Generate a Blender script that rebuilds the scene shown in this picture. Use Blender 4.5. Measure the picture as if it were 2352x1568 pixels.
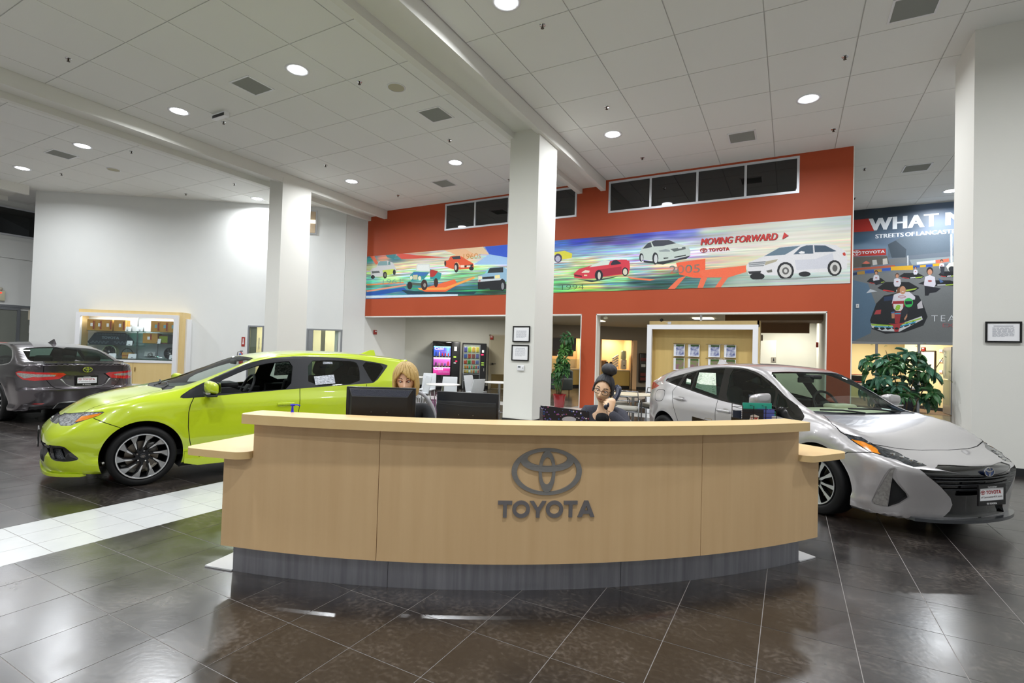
import bpy, bmesh, math, random
import numpy as np
from mathutils import Vector, Matrix

for o in list(bpy.data.objects): bpy.data.objects.remove(o)
SC = bpy.context.scene
COL = SC.collection
PI = math.pi
random.seed(7); RNG = np.random.default_rng(7)

# ---------------------------------------------------------------- camera, world, exposure
EYE = 1.5039
def look_axes(yaw, pitch, roll):
    f = Vector((-math.sin(yaw)*math.cos(pitch), math.cos(yaw)*math.cos(pitch), math.sin(pitch)))
    r = Vector((math.cos(yaw), math.sin(yaw), 0)); u = r.cross(f)
    c, s = math.cos(roll), math.sin(roll)
    return c*r+s*u, -s*r+c*u, f
cr, cu, cf = look_axes(.497947512, .0212997723, .0292461455)
cam_d = bpy.data.cameras.new('camera'); cam = bpy.data.objects.new('camera', cam_d); COL.objects.link(cam)
mw = Matrix.Identity(4)
for i in range(3):
    mw[i][0] = cr[i]; mw[i][1] = cu[i]; mw[i][2] = -cf[i]
mw[2][3] = EYE
cam.matrix_world = mw
cam_d.sensor_width = 36; cam_d.lens = 1178.1381/2352*36; cam_d.clip_end = 200
SC.camera = cam
wd = bpy.data.worlds.new('world'); SC.world = wd; wd.use_nodes = True
wd.node_tree.nodes['Background'].inputs[0].default_value = (.86, .92, 1, 1)
wd.node_tree.nodes['Background'].inputs[1].default_value = .4
SC.view_settings.view_transform = 'Standard'; SC.view_settings.look = 'None'
SC.view_settings.gamma = 1; SC.view_settings.exposure = 0.62
SC.view_settings.use_curve_mapping = False

HC = 6.384          # ceiling height
WY = 13.70          # plane of the orange wall

# ---------------------------------------------------------------- materials
def lin(c):
    if isinstance(c, str):
        c = c.lstrip('#'); c = [int(c[i:i+2], 16)/255 for i in (0, 2, 4)]
    return tuple((v/12.92 if v <= .04045 else ((v+.055)/1.055)**2.4) for v in c)+(1,)
MATS = {}
def mat(name, color='#808080', rough=.5, metal=0., coat=0., spec=.5, emit=None, estr=0., alpha=1, trans=0., noise=None, bump=None, stretch=(1, 1, 1), flake=0, sub=0.):
    """principled material; noise=(scale, amount, second colour) mixes in a procedural variation, bump=(scale, strength)"""
    if name in MATS: return MATS[name]
    m = bpy.data.materials.new(name); m.use_nodes = True
    nt = m.node_tree; b = nt.nodes['Principled BSDF']
    b.inputs['Base Color'].default_value = lin(color); b.inputs['Roughness'].default_value = rough
    b.inputs['Metallic'].default_value = metal; b.inputs['Coat Weight'].default_value = coat
    b.inputs['Coat Roughness'].default_value = .03
    b.inputs['Specular IOR Level'].default_value = spec
    b.inputs['Transmission Weight'].default_value = trans
    if emit: b.inputs['Emission Color'].default_value = lin(emit); b.inputs['Emission Strength'].default_value = estr
    b.inputs['Alpha'].default_value = alpha
    if noise or bump:
        tc = nt.nodes.new('ShaderNodeTexCoord'); mp = nt.nodes.new('ShaderNodeMapping'); mp.inputs['Scale'].default_value = stretch
        nt.links.new(tc.outputs['Object'], mp.inputs[0])
    if noise:
        n = nt.nodes.new('ShaderNodeTexNoise'); n.inputs['Scale'].default_value = noise[0]; n.inputs['Detail'].default_value = 5
        nt.links.new(mp.outputs[0], n.inputs['Vector'])
        r = nt.nodes.new('ShaderNodeValToRGB'); r.color_ramp.elements[0].position = .5-noise[1]*.5; r.color_ramp.elements[1].position = .5+noise[1]*.5
        r.color_ramp.elements[0].color = lin(color); r.color_ramp.elements[1].color = lin(noise[2])
        nt.links.new(n.outputs[0], r.inputs[0]); nt.links.new(r.outputs[0], b.inputs['Base Color'])
    if bump:
        n = nt.nodes.new('ShaderNodeTexNoise'); n.inputs['Scale'].default_value = bump[0]; n.inputs['Detail'].default_value = 4
        nt.links.new(mp.outputs[0], n.inputs['Vector'])
        bp = nt.nodes.new('ShaderNodeBump'); bp.inputs['Strength'].default_value = bump[1]; bp.inputs['Distance'].default_value = .01
        nt.links.new(n.outputs[0], bp.inputs['Height']); nt.links.new(bp.outputs[0], b.inputs['Normal'])
    MATS[name] = m
    return m
def glass(name, tint='#ffffff', amount=.1, rough=.0, dark=0.):
    """thin pane: clear or tinted see-through with a fresnel reflection"""
    if name in MATS: return MATS[name]
    m = bpy.data.materials.new(name); m.use_nodes = True; nt = m.node_tree; nt.nodes.clear()
    out = nt.nodes.new('ShaderNodeOutputMaterial'); tr = nt.nodes.new('ShaderNodeBsdfTransparent'); gl = nt.nodes.new('ShaderNodeBsdfGlossy')
    tr.inputs[0].default_value = lin(tint); gl.inputs['Roughness'].default_value = rough; gl.inputs[0].default_value = (1, 1, 1, 1)
    fr = nt.nodes.new('ShaderNodeLayerWeight'); fr.inputs[0].default_value = .12+amount
    mx = nt.nodes.new('ShaderNodeMixShader'); mul = nt.nodes.new('ShaderNodeMath'); mul.operation = 'MULTIPLY_ADD'
    mul.inputs[1].default_value = .75; mul.inputs[2].default_value = .045+amount*.3; mul.use_clamp = True
    nt.links.new(fr.outputs['Facing'], mul.inputs[0])
    pw = nt.nodes.new('ShaderNodeMath'); pw.operation = 'POWER'; pw.inputs[1].default_value = 3.
    nt.links.new(fr.outputs['Facing'], pw.inputs[0]); nt.links.new(pw.outputs[0], mul.inputs[0])
    nt.links.new(mul.outputs[0], mx.inputs[0]); nt.links.new(tr.outputs[0], mx.inputs[1]); nt.links.new(gl.outputs[0], mx.inputs[2])
    nt.links.new(mx.outputs[0], out.inputs[0])
    MATS[name] = m
    return m
def emis(name, color, strength):
    return mat(name, '#000000', emit=color, estr=strength)

WALL = mat('wall_paint', '#dcdedc', .75, noise=(3., .8, '#e0e1de'), bump=(180, .06))
WALLC = mat('column_paint', '#e2e1da', .7, bump=(160, .08))
ORANGE = mat('orange_paint', '#a8421a', .6, noise=(1.2, .9, '#ad461c'))
BLACK = mat('black_plastic', '#0c0c0e', .35)
DARK = mat('dark_matte', '#17181a', .7)
WHITE = mat('white_satin', '#e8e8ea', .35)
CHROME = mat('chrome', '#d8d9da', .08, 1.)
STEEL = mat('brushed_steel', '#9b9ba0', .28, 1., noise=(6, .8, '#c0c0c4'), stretch=(1, 1, 40))
ALU = mat('aluminium', '#a5a8ad', .35, .9)
MAPLE = mat('maple_laminate', '#e4c293', .38, noise=(2.2, .9, '#d5b081'), stretch=(7, 7, .35))
MAPLEP = mat('pale_maple', '#e2c88e', .45, noise=(2.2, .9, '#d8bb7c'), stretch=(5, 5, .35))
PAPER = mat('paper', '#f1f1f3', .7)

# ---------------------------------------------------------------- object helpers
def tag(o, label=None, cat=None, group=None, kind=None):
    if label: o['label'] = label
    if cat: o['category'] = cat
    if group: o['group'] = group
    if kind: o['kind'] = kind
    return o
def thing(name, label, cat, loc=(0, 0, 0), rotz=0, group=None):
    o = bpy.data.objects.new(name, None); COL.objects.link(o); o.empty_display_size = .1
    o.location = loc; o.rotation_euler = (0, 0, rotz)
    return tag(o, label, cat, group)
def dup(root, loc=None, rotz=None, label=None, group=None):
    r = root.copy(); COL.objects.link(r)
    if loc is not None: r.location = loc
    if rotz is not None: r.rotation_euler = (0, 0, rotz)
    if label: r['label'] = label
    if group: r['group'] = group
    def rec(a, b):
        for ch in KIDS.get(a.name, []):
            c = ch.copy(); COL.objects.link(c); c.parent = b
            c.matrix_parent_inverse = ch.matrix_parent_inverse.copy()
            KIDS.setdefault(b.name, []).append(c)
            rec(ch, c)
    rec(root, r)
    return r
KIDS = {}
def adopt(o, parent):
    if parent is not None:
        o.parent = parent; KIDS.setdefault(parent.name, []).append(o)
    return o
def rbox_data(sx, sy, sz, r, n=2):
    """rounded box centred on the origin, as verts and faces"""
    bm = bmesh.new(); bmesh.ops.create_cube(bm, size=1)
    for v in bm.verts: v.co = Vector((v.co.x*sx, v.co.y*sy, v.co.z*sz))
    if r > 0: bmesh.ops.bevel(bm, geom=bm.edges[:], offset=min(r, .499*min(sx, sy, sz)), segments=n, profile=.5, affect='EDGES')
    V = [v.co.copy() for v in bm.verts]; F = [[l.vert.index for l in f.loops] for f in bm.faces]
    bm.verts.index_update(); F = [[v.index for v in f.verts] for f in bm.faces]
    bm.free(); return V, F
class MB:
    """collects geometry, then links it as one mesh object"""
    def __init__(s): s.V = []; s.F = []; s.M = []
    def add(s, V, F, mi=0, mx=None):
        b = len(s.V)
        s.V += [(mx @ Vector(v)) if mx is not None else Vector(v) for v in V]
        s.F += [tuple(b+i for i in f) for f in F]; s.M += [mi]*len(F)
        return s
    def box(s, x0, x1, y0, y1, z0, z1, mi=0, mx=None):
        V = [(x0,y0,z0),(x1,y0,z0),(x1,y1,z0),(x0,y1,z0),(x0,y0,z1),(x1,y0,z1),(x1,y1,z1),(x0,y1,z1)]
        return s.add(V, [(0,3,2,1),(4,5,6,7),(0,1,5,4),(1,2,6,5),(2,3,7,6),(3,0,4,7)], mi, mx)
    def rbox(s, c, size, r=.01, n=2, mi=0, mx=None):
        V, F = rbox_data(*size, r, n)
        V = [v+Vector(c) for v in V]
        return s.add(V, F, mi, mx)
    def prism(s, poly, z0, z1, mi=0, mx=None, axis='z'):
        n = len(poly)
        def P(a, b, h): return {'z': (a, b, h), 'y': (a, h, b), 'x': (h, a, b)}[axis]
        V = [P(a, b, z0) for a, b in poly]+[P(a, b, z1) for a, b in poly]
        ar = sum(poly[i][0]*poly[(i+1) % n][1]-poly[(i+1) % n][0]*poly[i][1] for i in range(n))
        top = tuple(range(n, 2*n)); bot = tuple(reversed(range(n)))
        sd = [(i, (i+1) % n, n+(i+1) % n, n+i) for i in range(n)]
        F = [bot, top]+sd
        if (ar < 0) != (axis == 'y'): F = [tuple(reversed(f)) for f in F]
        return s.add(V, F, mi, mx)
    def lathe(s, prof, seg=24, mi=0, mx=None, axis='z', closed=False, a0=0, a1=2*PI):
        """prof = [(radius, height)]"""
        full = abs(a1-a0-2*PI) < 1e-6; ns = seg if full else seg+1
        V = []
        for k in range(ns):
            a = a0+(a1-a0)*k/seg; c, q = math.cos(a), math.sin(a)
            for r, h in prof: V.append({'z': (r*c, r*q, h), 'y': (r*c, h, r*q), 'x': (h, r*c, r*q)}[axis])
        n = len(prof); F = []
        for k in range(seg):
            k2 = (k+1) % ns
            for i in range(n if closed else n-1):
                j = (i+1) % n
                F.append((k*n+i, k2*n+i, k2*n+j, k*n+j))
        if axis == 'y': F = [tuple(reversed(f)) for f in F]
        return s.add(V, F, mi, mx)
    def cyl(s, p0, p1, r0, r1=None, seg=16, mi=0, cap=True):
        r1 = r0 if r1 is None else r1
        return s.tube([p0, p1], [r0, r1], seg, mi, cap)
    def tube(s, pts, r, seg=8, mi=0, cap=True, closed=False):
        pts = [Vector(p) for p in pts]; n = len(pts)
        R = r if isinstance(r, (list, tuple)) else [r]*n
        V = []; F = []; up = None
        for i, p in enumerate(pts):
            a = pts[i-1] if (i > 0 or closed) else p; b = pts[(i+1) % n] if (i < n-1 or closed) else p
            t = (b-a).normalized()
            if up is None: up = t.orthogonal().normalized()
            up = (up-t*up.dot(t)).normalized(); w = t.cross(up)
            for k in range(seg):
                an = 2*PI*k/seg; V.append(p+(up*math.cos(an)+w*math.sin(an))*R[i])
        m = n if closed else n-1
        for i in range(m):
            j = (i+1) % n
            for k in range(seg): F.append((i*seg+k, i*seg+(k+1) % seg, j*seg+(k+1) % seg, j*seg+k))
        if cap and not closed:
            F.append(tuple(reversed(range(seg)))); F.append(tuple((n-1)*seg+k for k in range(seg)))
        return s.add(V, F, mi)
    def sphere(s, c, r, seg=16, rings=10, mi=0, sc=(1, 1, 1)):
        prof = [(max(1e-4, math.sin(PI*i/rings))*r, -math.cos(PI*i/rings)*r) for i in range(rings+1)]
        return s.lathe(prof, seg, mi, Matrix.Translation(c) @ Matrix.Diagonal((*sc, 1)))
    def quad(s, a, b, c, d, mi=0): return s.add([a, b, c, d], [(0, 1, 2, 3)], mi)
    def build(s, name, mats, parent=None, smooth=False, loc=None, rot=None, auto=None):
        me = bpy.data.meshes.new(name); me.from_pydata([tuple(v) for v in s.V], [], s.F)
        mats = mats if isinstance(mats, (list, tuple)) else [mats]
        for m in mats: me.materials.append(m)
        if len(mats) > 1: me.polygons.foreach_set('material_index', s.M)
        if smooth or auto:
            me.polygons.foreach_set('use_smooth', [True]*len(me.polygons))
            if auto:
                try: me.set_sharp_from_angle(angle=math.radians(auto))
                except Exception: pass
        me.update()
        o = bpy.data.objects.new(name, me); COL.objects.link(o)
        if loc is not None: o.location = loc
        if rot is not None: o.rotation_euler = rot
        return adopt(o, parent)
def struct(name, mb, m, parent=None, **k):
    o = mb.build(name, m, parent, **k)
    if parent is None: o['kind'] = 'structure'
    return o
def place(o, loc, rotz=0):
    o.location = loc; o.rotation_euler = (0, 0, rotz); return o

# ---------------------------------------------------------------- lettering
def text_bm(txt, height, width=None, bold=.0, shear=0., depth=.0, spacing=1.0):
    """flat (or extruded) lettering in the XY plane, lower left at the origin; capital height = height"""
    cu_ = bpy.data.curves.new('lettering', 'FONT'); cu_.body = txt; cu_.offset = bold; cu_.shear = shear
    cu_.extrude = 0; cu_.resolution_u = 3; cu_.space_character = spacing; cu_.size = 1
    ob = bpy.data.objects.new('lettering', cu_); COL.objects.link(ob)
    dg = bpy.context.evaluated_depsgraph_get(); me = bpy.data.meshes.new_from_object(ob.evaluated_get(dg))
    V = [v.co.copy() for v in me.vertices]; F = [tuple(p.vertices) for p in me.polygons]
    bpy.data.objects.remove(ob); bpy.data.curves.remove(cu_); bpy.data.meshes.remove(me)
    if not V: return [], []
    x0 = min(v.x for v in V); x1 = max(v.x for v in V)
    sy = height/.70; sx = sy if width is None else width/(x1-x0)
    V = [Vector(((v.x-x0)*sx, v.y*sy, 0)) for v in V]
    # weld and extrude
    if depth > 0:
        bm = bmesh.new(); vs = [bm.verts.new(v) for v in V]
        for f in F:
            try: bm.faces.new([vs[i] for i in f])
            except ValueError: pass
        bmesh.ops.remove_doubles(bm, verts=bm.verts[:], dist=1e-5)
        g = bmesh.ops.extrude_face_region(bm, geom=bm.faces[:])
        for e in g['geom']:
            if isinstance(e, bmesh.types.BMVert): e.co.z += depth
        bmesh.ops.recalc_face_normals(bm, faces=bm.faces[:])
        bm.verts.index_update()
        V = [v.co.copy() for v in bm.verts]; F = [tuple(v.index for v in f.verts) for f in bm.faces]; bm.free()
    return V, F
def ellipse(cx, cy, a, b, n=40, rot=0):
    return [(cx+a*math.cos(2*PI*k/n+rot), cy+b*math.sin(2*PI*k/n+rot)) for k in range(n)]
def logo_letters(h):
    """the six bold letters of the desk sign as 2-D outlines [(outer, hole or None)], total width ~ 6.1 h"""
    t = .22*h; L = []; x = 0
    def T(x): return [(x, h), (x, h-t), (x+.31*h, h-t), (x+.31*h, 0), (x+.31*h+t, 0), (x+.31*h+t, h-t), (x+.84*h, h-t), (x+.84*h, h)]
    def O(x): return [(x+.53*h+(.53*h)*math.cos(a), .5*h+.52*h*math.sin(a)) for a in [2*PI*k/28 for k in range(28)]]
    def Oi(x): return [(x+.53*h+(.31*h)*math.cos(a), .5*h+.30*h*math.sin(a)) for a in [2*PI*k/28 for k in range(28)]]
    def Y(x): return [(x, h), (x+.25*h, h), (x+.5*h, .58*h), (x+.75*h, h), (x+h, h), (x+.5*h+t/2, .38*h), (x+.5*h+t/2, 0), (x+.5*h-t/2, 0), (x+.5*h-t/2, .38*h)]
    L.append((T(x), None)); x += .86*h
    L.append((O(x), Oi(x))); x += 1.04*h
    L.append((Y(x), None)); x += .98*h
    L.append((O(x), Oi(x))); x += 1.10*h
    L.append((T(x), None)); x += .86*h
    A = [(x, 0), (x+.41*h, h), (x+.65*h, h), (x+1.06*h, 0), (x+.80*h, 0), (x+.72*h, .20*h), (x+.34*h, .20*h), (x+.26*h, 0)]
    Ah = [(x+.42*h, .40*h), (x+.53*h, .70*h), (x+.64*h, .40*h)]
    L.append((A, Ah))
    return L, x+1.06*h
def tess(outer, hole=None):
    from mathutils.geometry import tessellate_polygon
    loops = [[Vector((a, b, 0)) for a, b in outer]]
    if hole: loops.append([Vector((a, b, 0)) for a, b in hole])
    tris = tessellate_polygon(loops); V = [v for l in loops for v in l]
    out = []
    for t in tris:
        a, b, c = (V[i] for i in t)
        if (b-a).cross(c-a).z < 0: t = (t[0], t[2], t[1])
        out.append(tuple(t))
    return V, out, [len(l) for l in loops]
def solid2d(mb, outer, hole, z0, z1, mi=0, mx=None):
    V, T, n = tess(outer, hole); k = len(V)
    VV = [Vector((v.x, v.y, z0)) for v in V]+[Vector((v.x, v.y, z1)) for v in V]
    F = [tuple(reversed(t)) for t in T]+[tuple(i+k for i in t) for t in T]
    b = 0
    for L in n:
        for i in range(L):
            j = (i+1) % L; F.append((b+i, b+j, k+b+j, k+b+i))
        b += L
    mb.add(VV, F, mi, mx)
def sign_letters(mb, h, width, z1, mi=0, mx=None):
    L, w = logo_letters(h); s = width/w
    for o, hl in L:
        solid2d(mb, [(a*s, b) for a, b in o], [(a*s, b) for a, b in hl] if hl else None, 0, z1, mi, mx)
def oval_emblem(mb, w, z1, mi=0, mx=None, n=48):
    """three overlapping oval bands"""
    h = w*.655
    zz = [z1]
    def band(o, i): solid2d(mb, o, i, 0, zz[0], mi, mx); zz[0] += z1*.06
    band(ellipse(0, 0, w/2, h/2, n), ellipse(0, 0, w*.424, h*.43, n))
    band(ellipse(0, 0, w*.118, h*.445, n), ellipse(0, .015*h, w*.076, h*.29, n))
    band(ellipse(0, .22*h, w*.375, h*.228, n), ellipse(0, .275*h, w*.283, h*.156, n))
# ================================================================ room shell
TS = .45; GX = .32737; GY = .12111
def inview(x, y, z=0., mg=0):
    d = Vector((x, y, z-EYE)); zc = d.dot(cf)
    if zc < .4: return None
    u = 1176+1178.14*d.dot(cr)/zc; v = 784-1178.14*d.dot(cu)/zc
    if -mg < u < 2352+mg and -mg < v < 1568+mg: return u, v, zc
    return None
def tile_mat():
    m = bpy.data.materials.new('dark_tile'); m.use_nodes = True; nt = m.node_tree; b = nt.nodes['Principled BSDF']
    g = nt.nodes.new('ShaderNodeNewGeometry'); oi = nt.nodes.new('ShaderNodeObjectInfo')
    n1 = nt.nodes.new('ShaderNodeTexNoise'); n1.inputs['Scale'].default_value = 2.6; n1.inputs['Detail'].default_value = 8; n1.inputs['Roughness'].default_value = .65
    n2 = nt.nodes.new('ShaderNodeTexNoise'); n2.inputs['Scale'].default_value = 38; n2.inputs['Detail'].default_value = 6
    nt.links.new(g.outputs['Position'], n1.inputs['Vector']); nt.links.new(g.outputs['Position'], n2.inputs['Vector'])
    mu = nt.nodes.new('ShaderNodeMath'); mu.operation = 'MULTIPLY'; nt.links.new(n1.outputs[0], mu.inputs[0]); nt.links.new(n2.outputs[0], mu.inputs[1])
    r = nt.nodes.new('ShaderNodeValToRGB'); e = r.color_ramp.elements
    e[0].position = .18; e[0].color = lin('#1e1a1a'); e[1].position = .40; e[1].color = lin('#4d4641')
    k = e.new(.27); k.color = lin('#2c2724')
    nt.links.new(mu.outputs[0], r.inputs[0])
    hs = nt.nodes.new('ShaderNodeHueSaturation'); mr = nt.nodes.new('ShaderNodeMapRange'); mr.inputs[3].default_value = .8; mr.inputs[4].default_value = 1.2
    nt.links.new(oi.outputs['Random'], mr.inputs[0]); nt.links.new(mr.outputs[0], hs.inputs['Value']); nt.links.new(r.outputs[0], hs.inputs['Color'])
    nt.links.new(hs.outputs[0], b.inputs['Base Color'])
    rr = nt.nodes.new('ShaderNodeMapRange'); rr.inputs[3].default_value = .14; rr.inputs[4].default_value = .34
    nt.links.new(n1.outputs[0], rr.inputs[0]); nt.links.new(rr.outputs[0], b.inputs['Roughness'])
    b.inputs['Specular IOR Level'].default_value = .5; b.inputs['IOR'].default_value = 2.1
    bp = nt.nodes.new('ShaderNodeBump'); bp.inputs['Strength'].default_value = .04; bp.inputs['Distance'].default_value = .01
    nt.links.new(n2.outputs[0], bp.inputs['Height']); nt.links.new(bp.outputs[0], b.inputs['Normal'])
    return m
DTILE = tile_mat()
WTILE = mat('white_tile', '#cbccca', .22, noise=(5, .8, '#bcbebf'))
GROUT = mat('tile_grout', '#8c8784', .6)
floor = struct('floor', MB().box(-30, 11, -7, 27, -.05, -.0015), GROUT)
me_t = {}
def tile_mesh(w, d, m):
    key = (round(w, 3), round(d, 3), m.name)
    if key not in me_t:
        mb = MB().box(-w/2, w/2, -d/2, d/2, -.012, 0)
        o = mb.build('floor_tile', m); me_t[key] = o.data; bpy.data.objects.remove(o)
    return me_t[key]
tiles = []
g = .0045
def add_tile(x0, x1, y0, y1, m):
    tiles.append(((x0+x1)/2, (y0+y1)/2, x1-x0-g, y1-y0-g, m))
# white band running away from the camera
SX0, SX1 = -5.44, -4.54
XR = [SX1]+[GX-TS*k for k in range(10, -28, -1)]      # right of the band
XL = [GX-TS*k for k in range(74, 13, -1)]; XL = [x-.0 for x in XL if x < SX0-.05]+[SX0]
YS = [GY+TS*k for k in range(-8, 60)]
BY0, BY1 = 12.72, 13.62       # white band along the orange wall
def inband(y0, y1): return y0 < BY1 and y1 > BY0
for ya, yb in zip(YS, YS[1:]):
    for XS in (XR, XL):
        for xa, xb in zip(XS, XS[1:]):
            if xb-xa < .06: continue
            a, b2 = ya, yb
            if inband(ya, yb) and xa > -14:
                if ya < BY0: b2 = BY0
                elif yb > BY1: a = BY1
                else: continue
            if b2-a > .03: add_tile(xa, xb, a, b2, DTILE)
for k in range(-14, 44):
    ya = .184+.3*k-.001*k*0
    if ya+.3 > BY0: break
    for j in range(3): add_tile(SX0+.3*j, SX0+.3*(j+1), ya, ya+.3, WTILE)
for j in range(3):
    for k in range(50): add_tile(-14+.3*k, -14+.3*(k+1), BY0+.3*j, BY0+.3*(j+1), WTILE)
vis = []; rest = []
for t in tiles:
    p = inview(t[0], t[1], 0, 60)
    if p is None and abs(t[0]) > 9: continue
    if p is None:
        if t[1] < 9 and t[0] > -12: rest.append(t)
        continue
    (vis if p[2] < 30 else rest).append(t+(t[2]*t[3]/p[2]**3,))
vis.sort(key=lambda t: -t[5])
for t in vis[:300]:
    o = bpy.data.objects.new('floor_tile', tile_mesh(t[2], t[3], t[4])); COL.objects.link(o)
    o.location = (t[0], t[1], 0); adopt(o, floor)
for m in (DTILE, WTILE):
    mb = MB()
    for t in vis[300:]+rest:
        if t[4] == m: mb.box(t[0]-t[2]/2, t[0]+t[2]/2, t[1]-t[3]/2, t[1]+t[3]/2, -.012, 0)
    if mb.V: tag(mb.build('floor_tiles', m, floor), kind='stuff')

# ---------------------------------------------------------------- ceiling
CEILP = mat('ceiling_panel', '#e9e9e5', .85, bump=(60, .05))
CGRID = mat('ceiling_grid', '#d0d0cc', .6)
ceiling = struct('ceiling', MB().box(-30, 9, -7, 20, HC+.012, HC+.1), CGRID)
U = 1.22; g2 = .016
cp = {}
def panel_mesh(w, d):
    key = (round(w, 2), round(d, 2))
    if key not in cp:
        o = MB().box(-w/2, w/2, -d/2, d/2, 0, .014).build('ceiling_panel', CEILP); cp[key] = o.data; bpy.data.objects.remove(o)
    return cp[key]
cy = [4.197+U*k for k in range(-9, 14)]
zones = [([-4.6]+[.817+U*k for k in range(-4, 8)]), ([-12.62]+[-10.86+U*k for k in range(-1, 5)]+[-5.44]), ([-10.86-U*k for k in range(16, 1, -1)]+[-13.55])]
pan = []
for zi, XS in enumerate(zones):
    for xa, xb in zip(XS, XS[1:]):
        if xb-xa < .05: continue
        for ya, yb in zip(cy, cy[1:]):
            if ya > WY and not (zi == 0 and xa > .8): continue
            if ya > 19.4: continue
            pan.append((xa, xb, ya, min(yb, WY+.05) if not (zi == 0 and xa > .8) else min(yb, 19.5)))
rest = MB(); cnt = 0
pan.sort(key=lambda q: (q[0]+q[1])**2/4+(q[2]+q[3])**2/4)
for xa, xb, ya, yb in pan:
    p = inview((xa+xb)/2, (ya+yb)/2, HC, 150)
    if p and cnt < 300 and xb-xa > .08:
        o = bpy.data.objects.new('ceiling_panel', panel_mesh(xb-xa-g2, yb-ya-g2)); COL.objects.link(o)
        o.location = ((xa+xb)/2, (ya+yb)/2, HC); adopt(o, ceiling); cnt += 1
    else: rest.box(xa+g2/2, xb-g2/2, ya+g2/2, yb-g2/2, HC, HC+.014)
tag(rest.build('ceiling_panels', CEILP, ceiling), kind='stuff')

# beams: soffit with a rib down each side
def beam(name, x0, x1, y0, y1):
    mb = MB().box(x0, x1, y0, y1, 6.24, HC+.01)
    mb.box(x0, x0+.14, y0, y1, 6.10, 6.24); mb.box(x1-.14, x1, y0, y1, 6.10, 6.24)
    return struct(name, mb, WALLC)
beam('trim_1', -5.44, -4.61, -6, WY)
beam('trim_2', -13.52, -12.62, -6, WY)
beam('trim_3', -23.3, -21.5, -4, 6.9)
# columns with black bases
def column(name, x0, x1, y0, y1, top):
    o = struct(name, MB().box(x0, x1, y0, y1, 0, top), WALLC)
    MB().box(x0-.012, x1+.012, y0-.012, y1+.012, 0, .11).build('column_base', DARK, o)
    return o
column('trim_4', -5.385, -4.69, 9.58, 10.5, 6.24)
column('trim_5', -13.17, -12.61, 9.45, 10.42, 6.24)
column('trim_6', 2.285, 3.6, 9.62, 10.62, HC)

# ---------------------------------------------------------------- orange wall
D = .30
ow = MB()
def ob(x0, x1, z0, z1): ow.box(x0, x1, WY, WY+D, z0, z1)
ob(-5.23, -4.79, 0, 2.65); ob(.72, 1.18, 0, 2.65)
ob(-13.52, 1.18, 2.65, 5.45); ob(-13.52, 1.18, 6.33, HC)
ob(-13.52, -10.1, 5.45, 6.33); ob(-5.46, -4.52, 5.45, 6.33); ob(.12, 1.18, 5.45, 6.33)
struct('wall_back', ow, ORANGE)
rv = MB()
for x0, x1 in ((-13.5, -5.23), (-4.79, .72)):
    rv.box(x0, x1, WY-.004, WY+D+.01, 2.615, 2.652)
for x in (-5.24, -4.79, .70): rv.box(x-.006+(.006 if x > -5 else 0), x+.02, WY-.004, WY+D+.01, 0, 2.64)
rv.box(-5.22, -4.80, WY+D, WY+D+.03, 0, 2.65); rv.box(.73, 1.2, WY+D, WY+D+.03, 0, 2.65)
rv.box(1.18, 1.20, WY, 19.5, 0, HC)
rv.box(-13.5, 1.18, WY+D, WY+D+.02, 2.65, 2.9)
struct('trim_7', rv, WALLC)
FR = mat('window_frame_metal', '#cfd1d6', .4, .3)
NIGHT = mat('night_glass', '#0b0e0f', .02, spec=.9)
def window(name, x0, x1, z0, z1, mull, y=WY):
    f = MB(); t = .055
    f.box(x0, x1, y-.012, y+.06, z1-t, z1); f.box(x0, x1, y-.012, y+.06, z0, z0+t)
    for x in (x0, x1-t): f.box(x, x+t, y-.012, y+.06, z0+t, z1-t)
    for x in mull: f.box(x-t/2, x+t/2, y-.012, y+.06, z0+t, z1-t)
    o = struct(name, f, FR)
    xs = [x0+t]+list(mull)+[x1-t]
    for a, b in zip(xs, xs[1:]): MB().box(a, b, y+.015, y+.03, z0+t, z1-t).build('window_pane', NIGHT, o)
    return o
window('window_1', -10.1, -5.46, 5.45, 6.33, (-8.93, -7.70, -6.55))
window('window_2', -4.52, .12, 5.45, 6.33, (-3.36, -2.17, -1.04))

# ---------------------------------------------------------------- diagonal white wall on the left
DV = Vector((.8148, .5797, 0)); DN = Vector((-.5797, .8148, 0))
ANG = math.atan2(DV.y, DV.x)
def diag(origin): return Matrix.Translation((origin[0], origin[1], 0)) @ Matrix.Rotation(ANG, 4, 'Z')
ML = diag((-21.94, 7.21))     # local x along the wall, local y behind it
w = MB(); T = .25
for a, b, z0, z1 in ((0, 6.80, 0, HC), (6.80, 7.32, 2.17, HC), (7.32, 8.74, 0, HC), (8.74, 9.94, 2.13, HC)): w.box(a, b, 0, T, z0, z1, mx=ML)
struct('wall_left', w, WALL)
w = MB()
P1 = ML @ Vector((9.86, 0, 0))
for (xa, ya), (xb, yb), z0, z1 in (((P1.x, P1.y), (-13.52, WY), 0, HC), ((-13.52, WY), (-13.55, 15.97), 0, 2.85)):
    w.add([(xa, ya, z0), (xb, yb, z0), (xb, yb, z1), (xa, ya, z1), (xa-.25, ya, z0), (xb-.25, yb, z0), (xb-.25, yb, z1), (xa-.25, ya, z1)],
          [(0, 1, 2, 3), (4, 7, 6, 5), (3, 2, 6, 7), (0, 3, 7, 4), (1, 5, 6, 2)])
struct('wall_corner', w, WALL)
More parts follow.
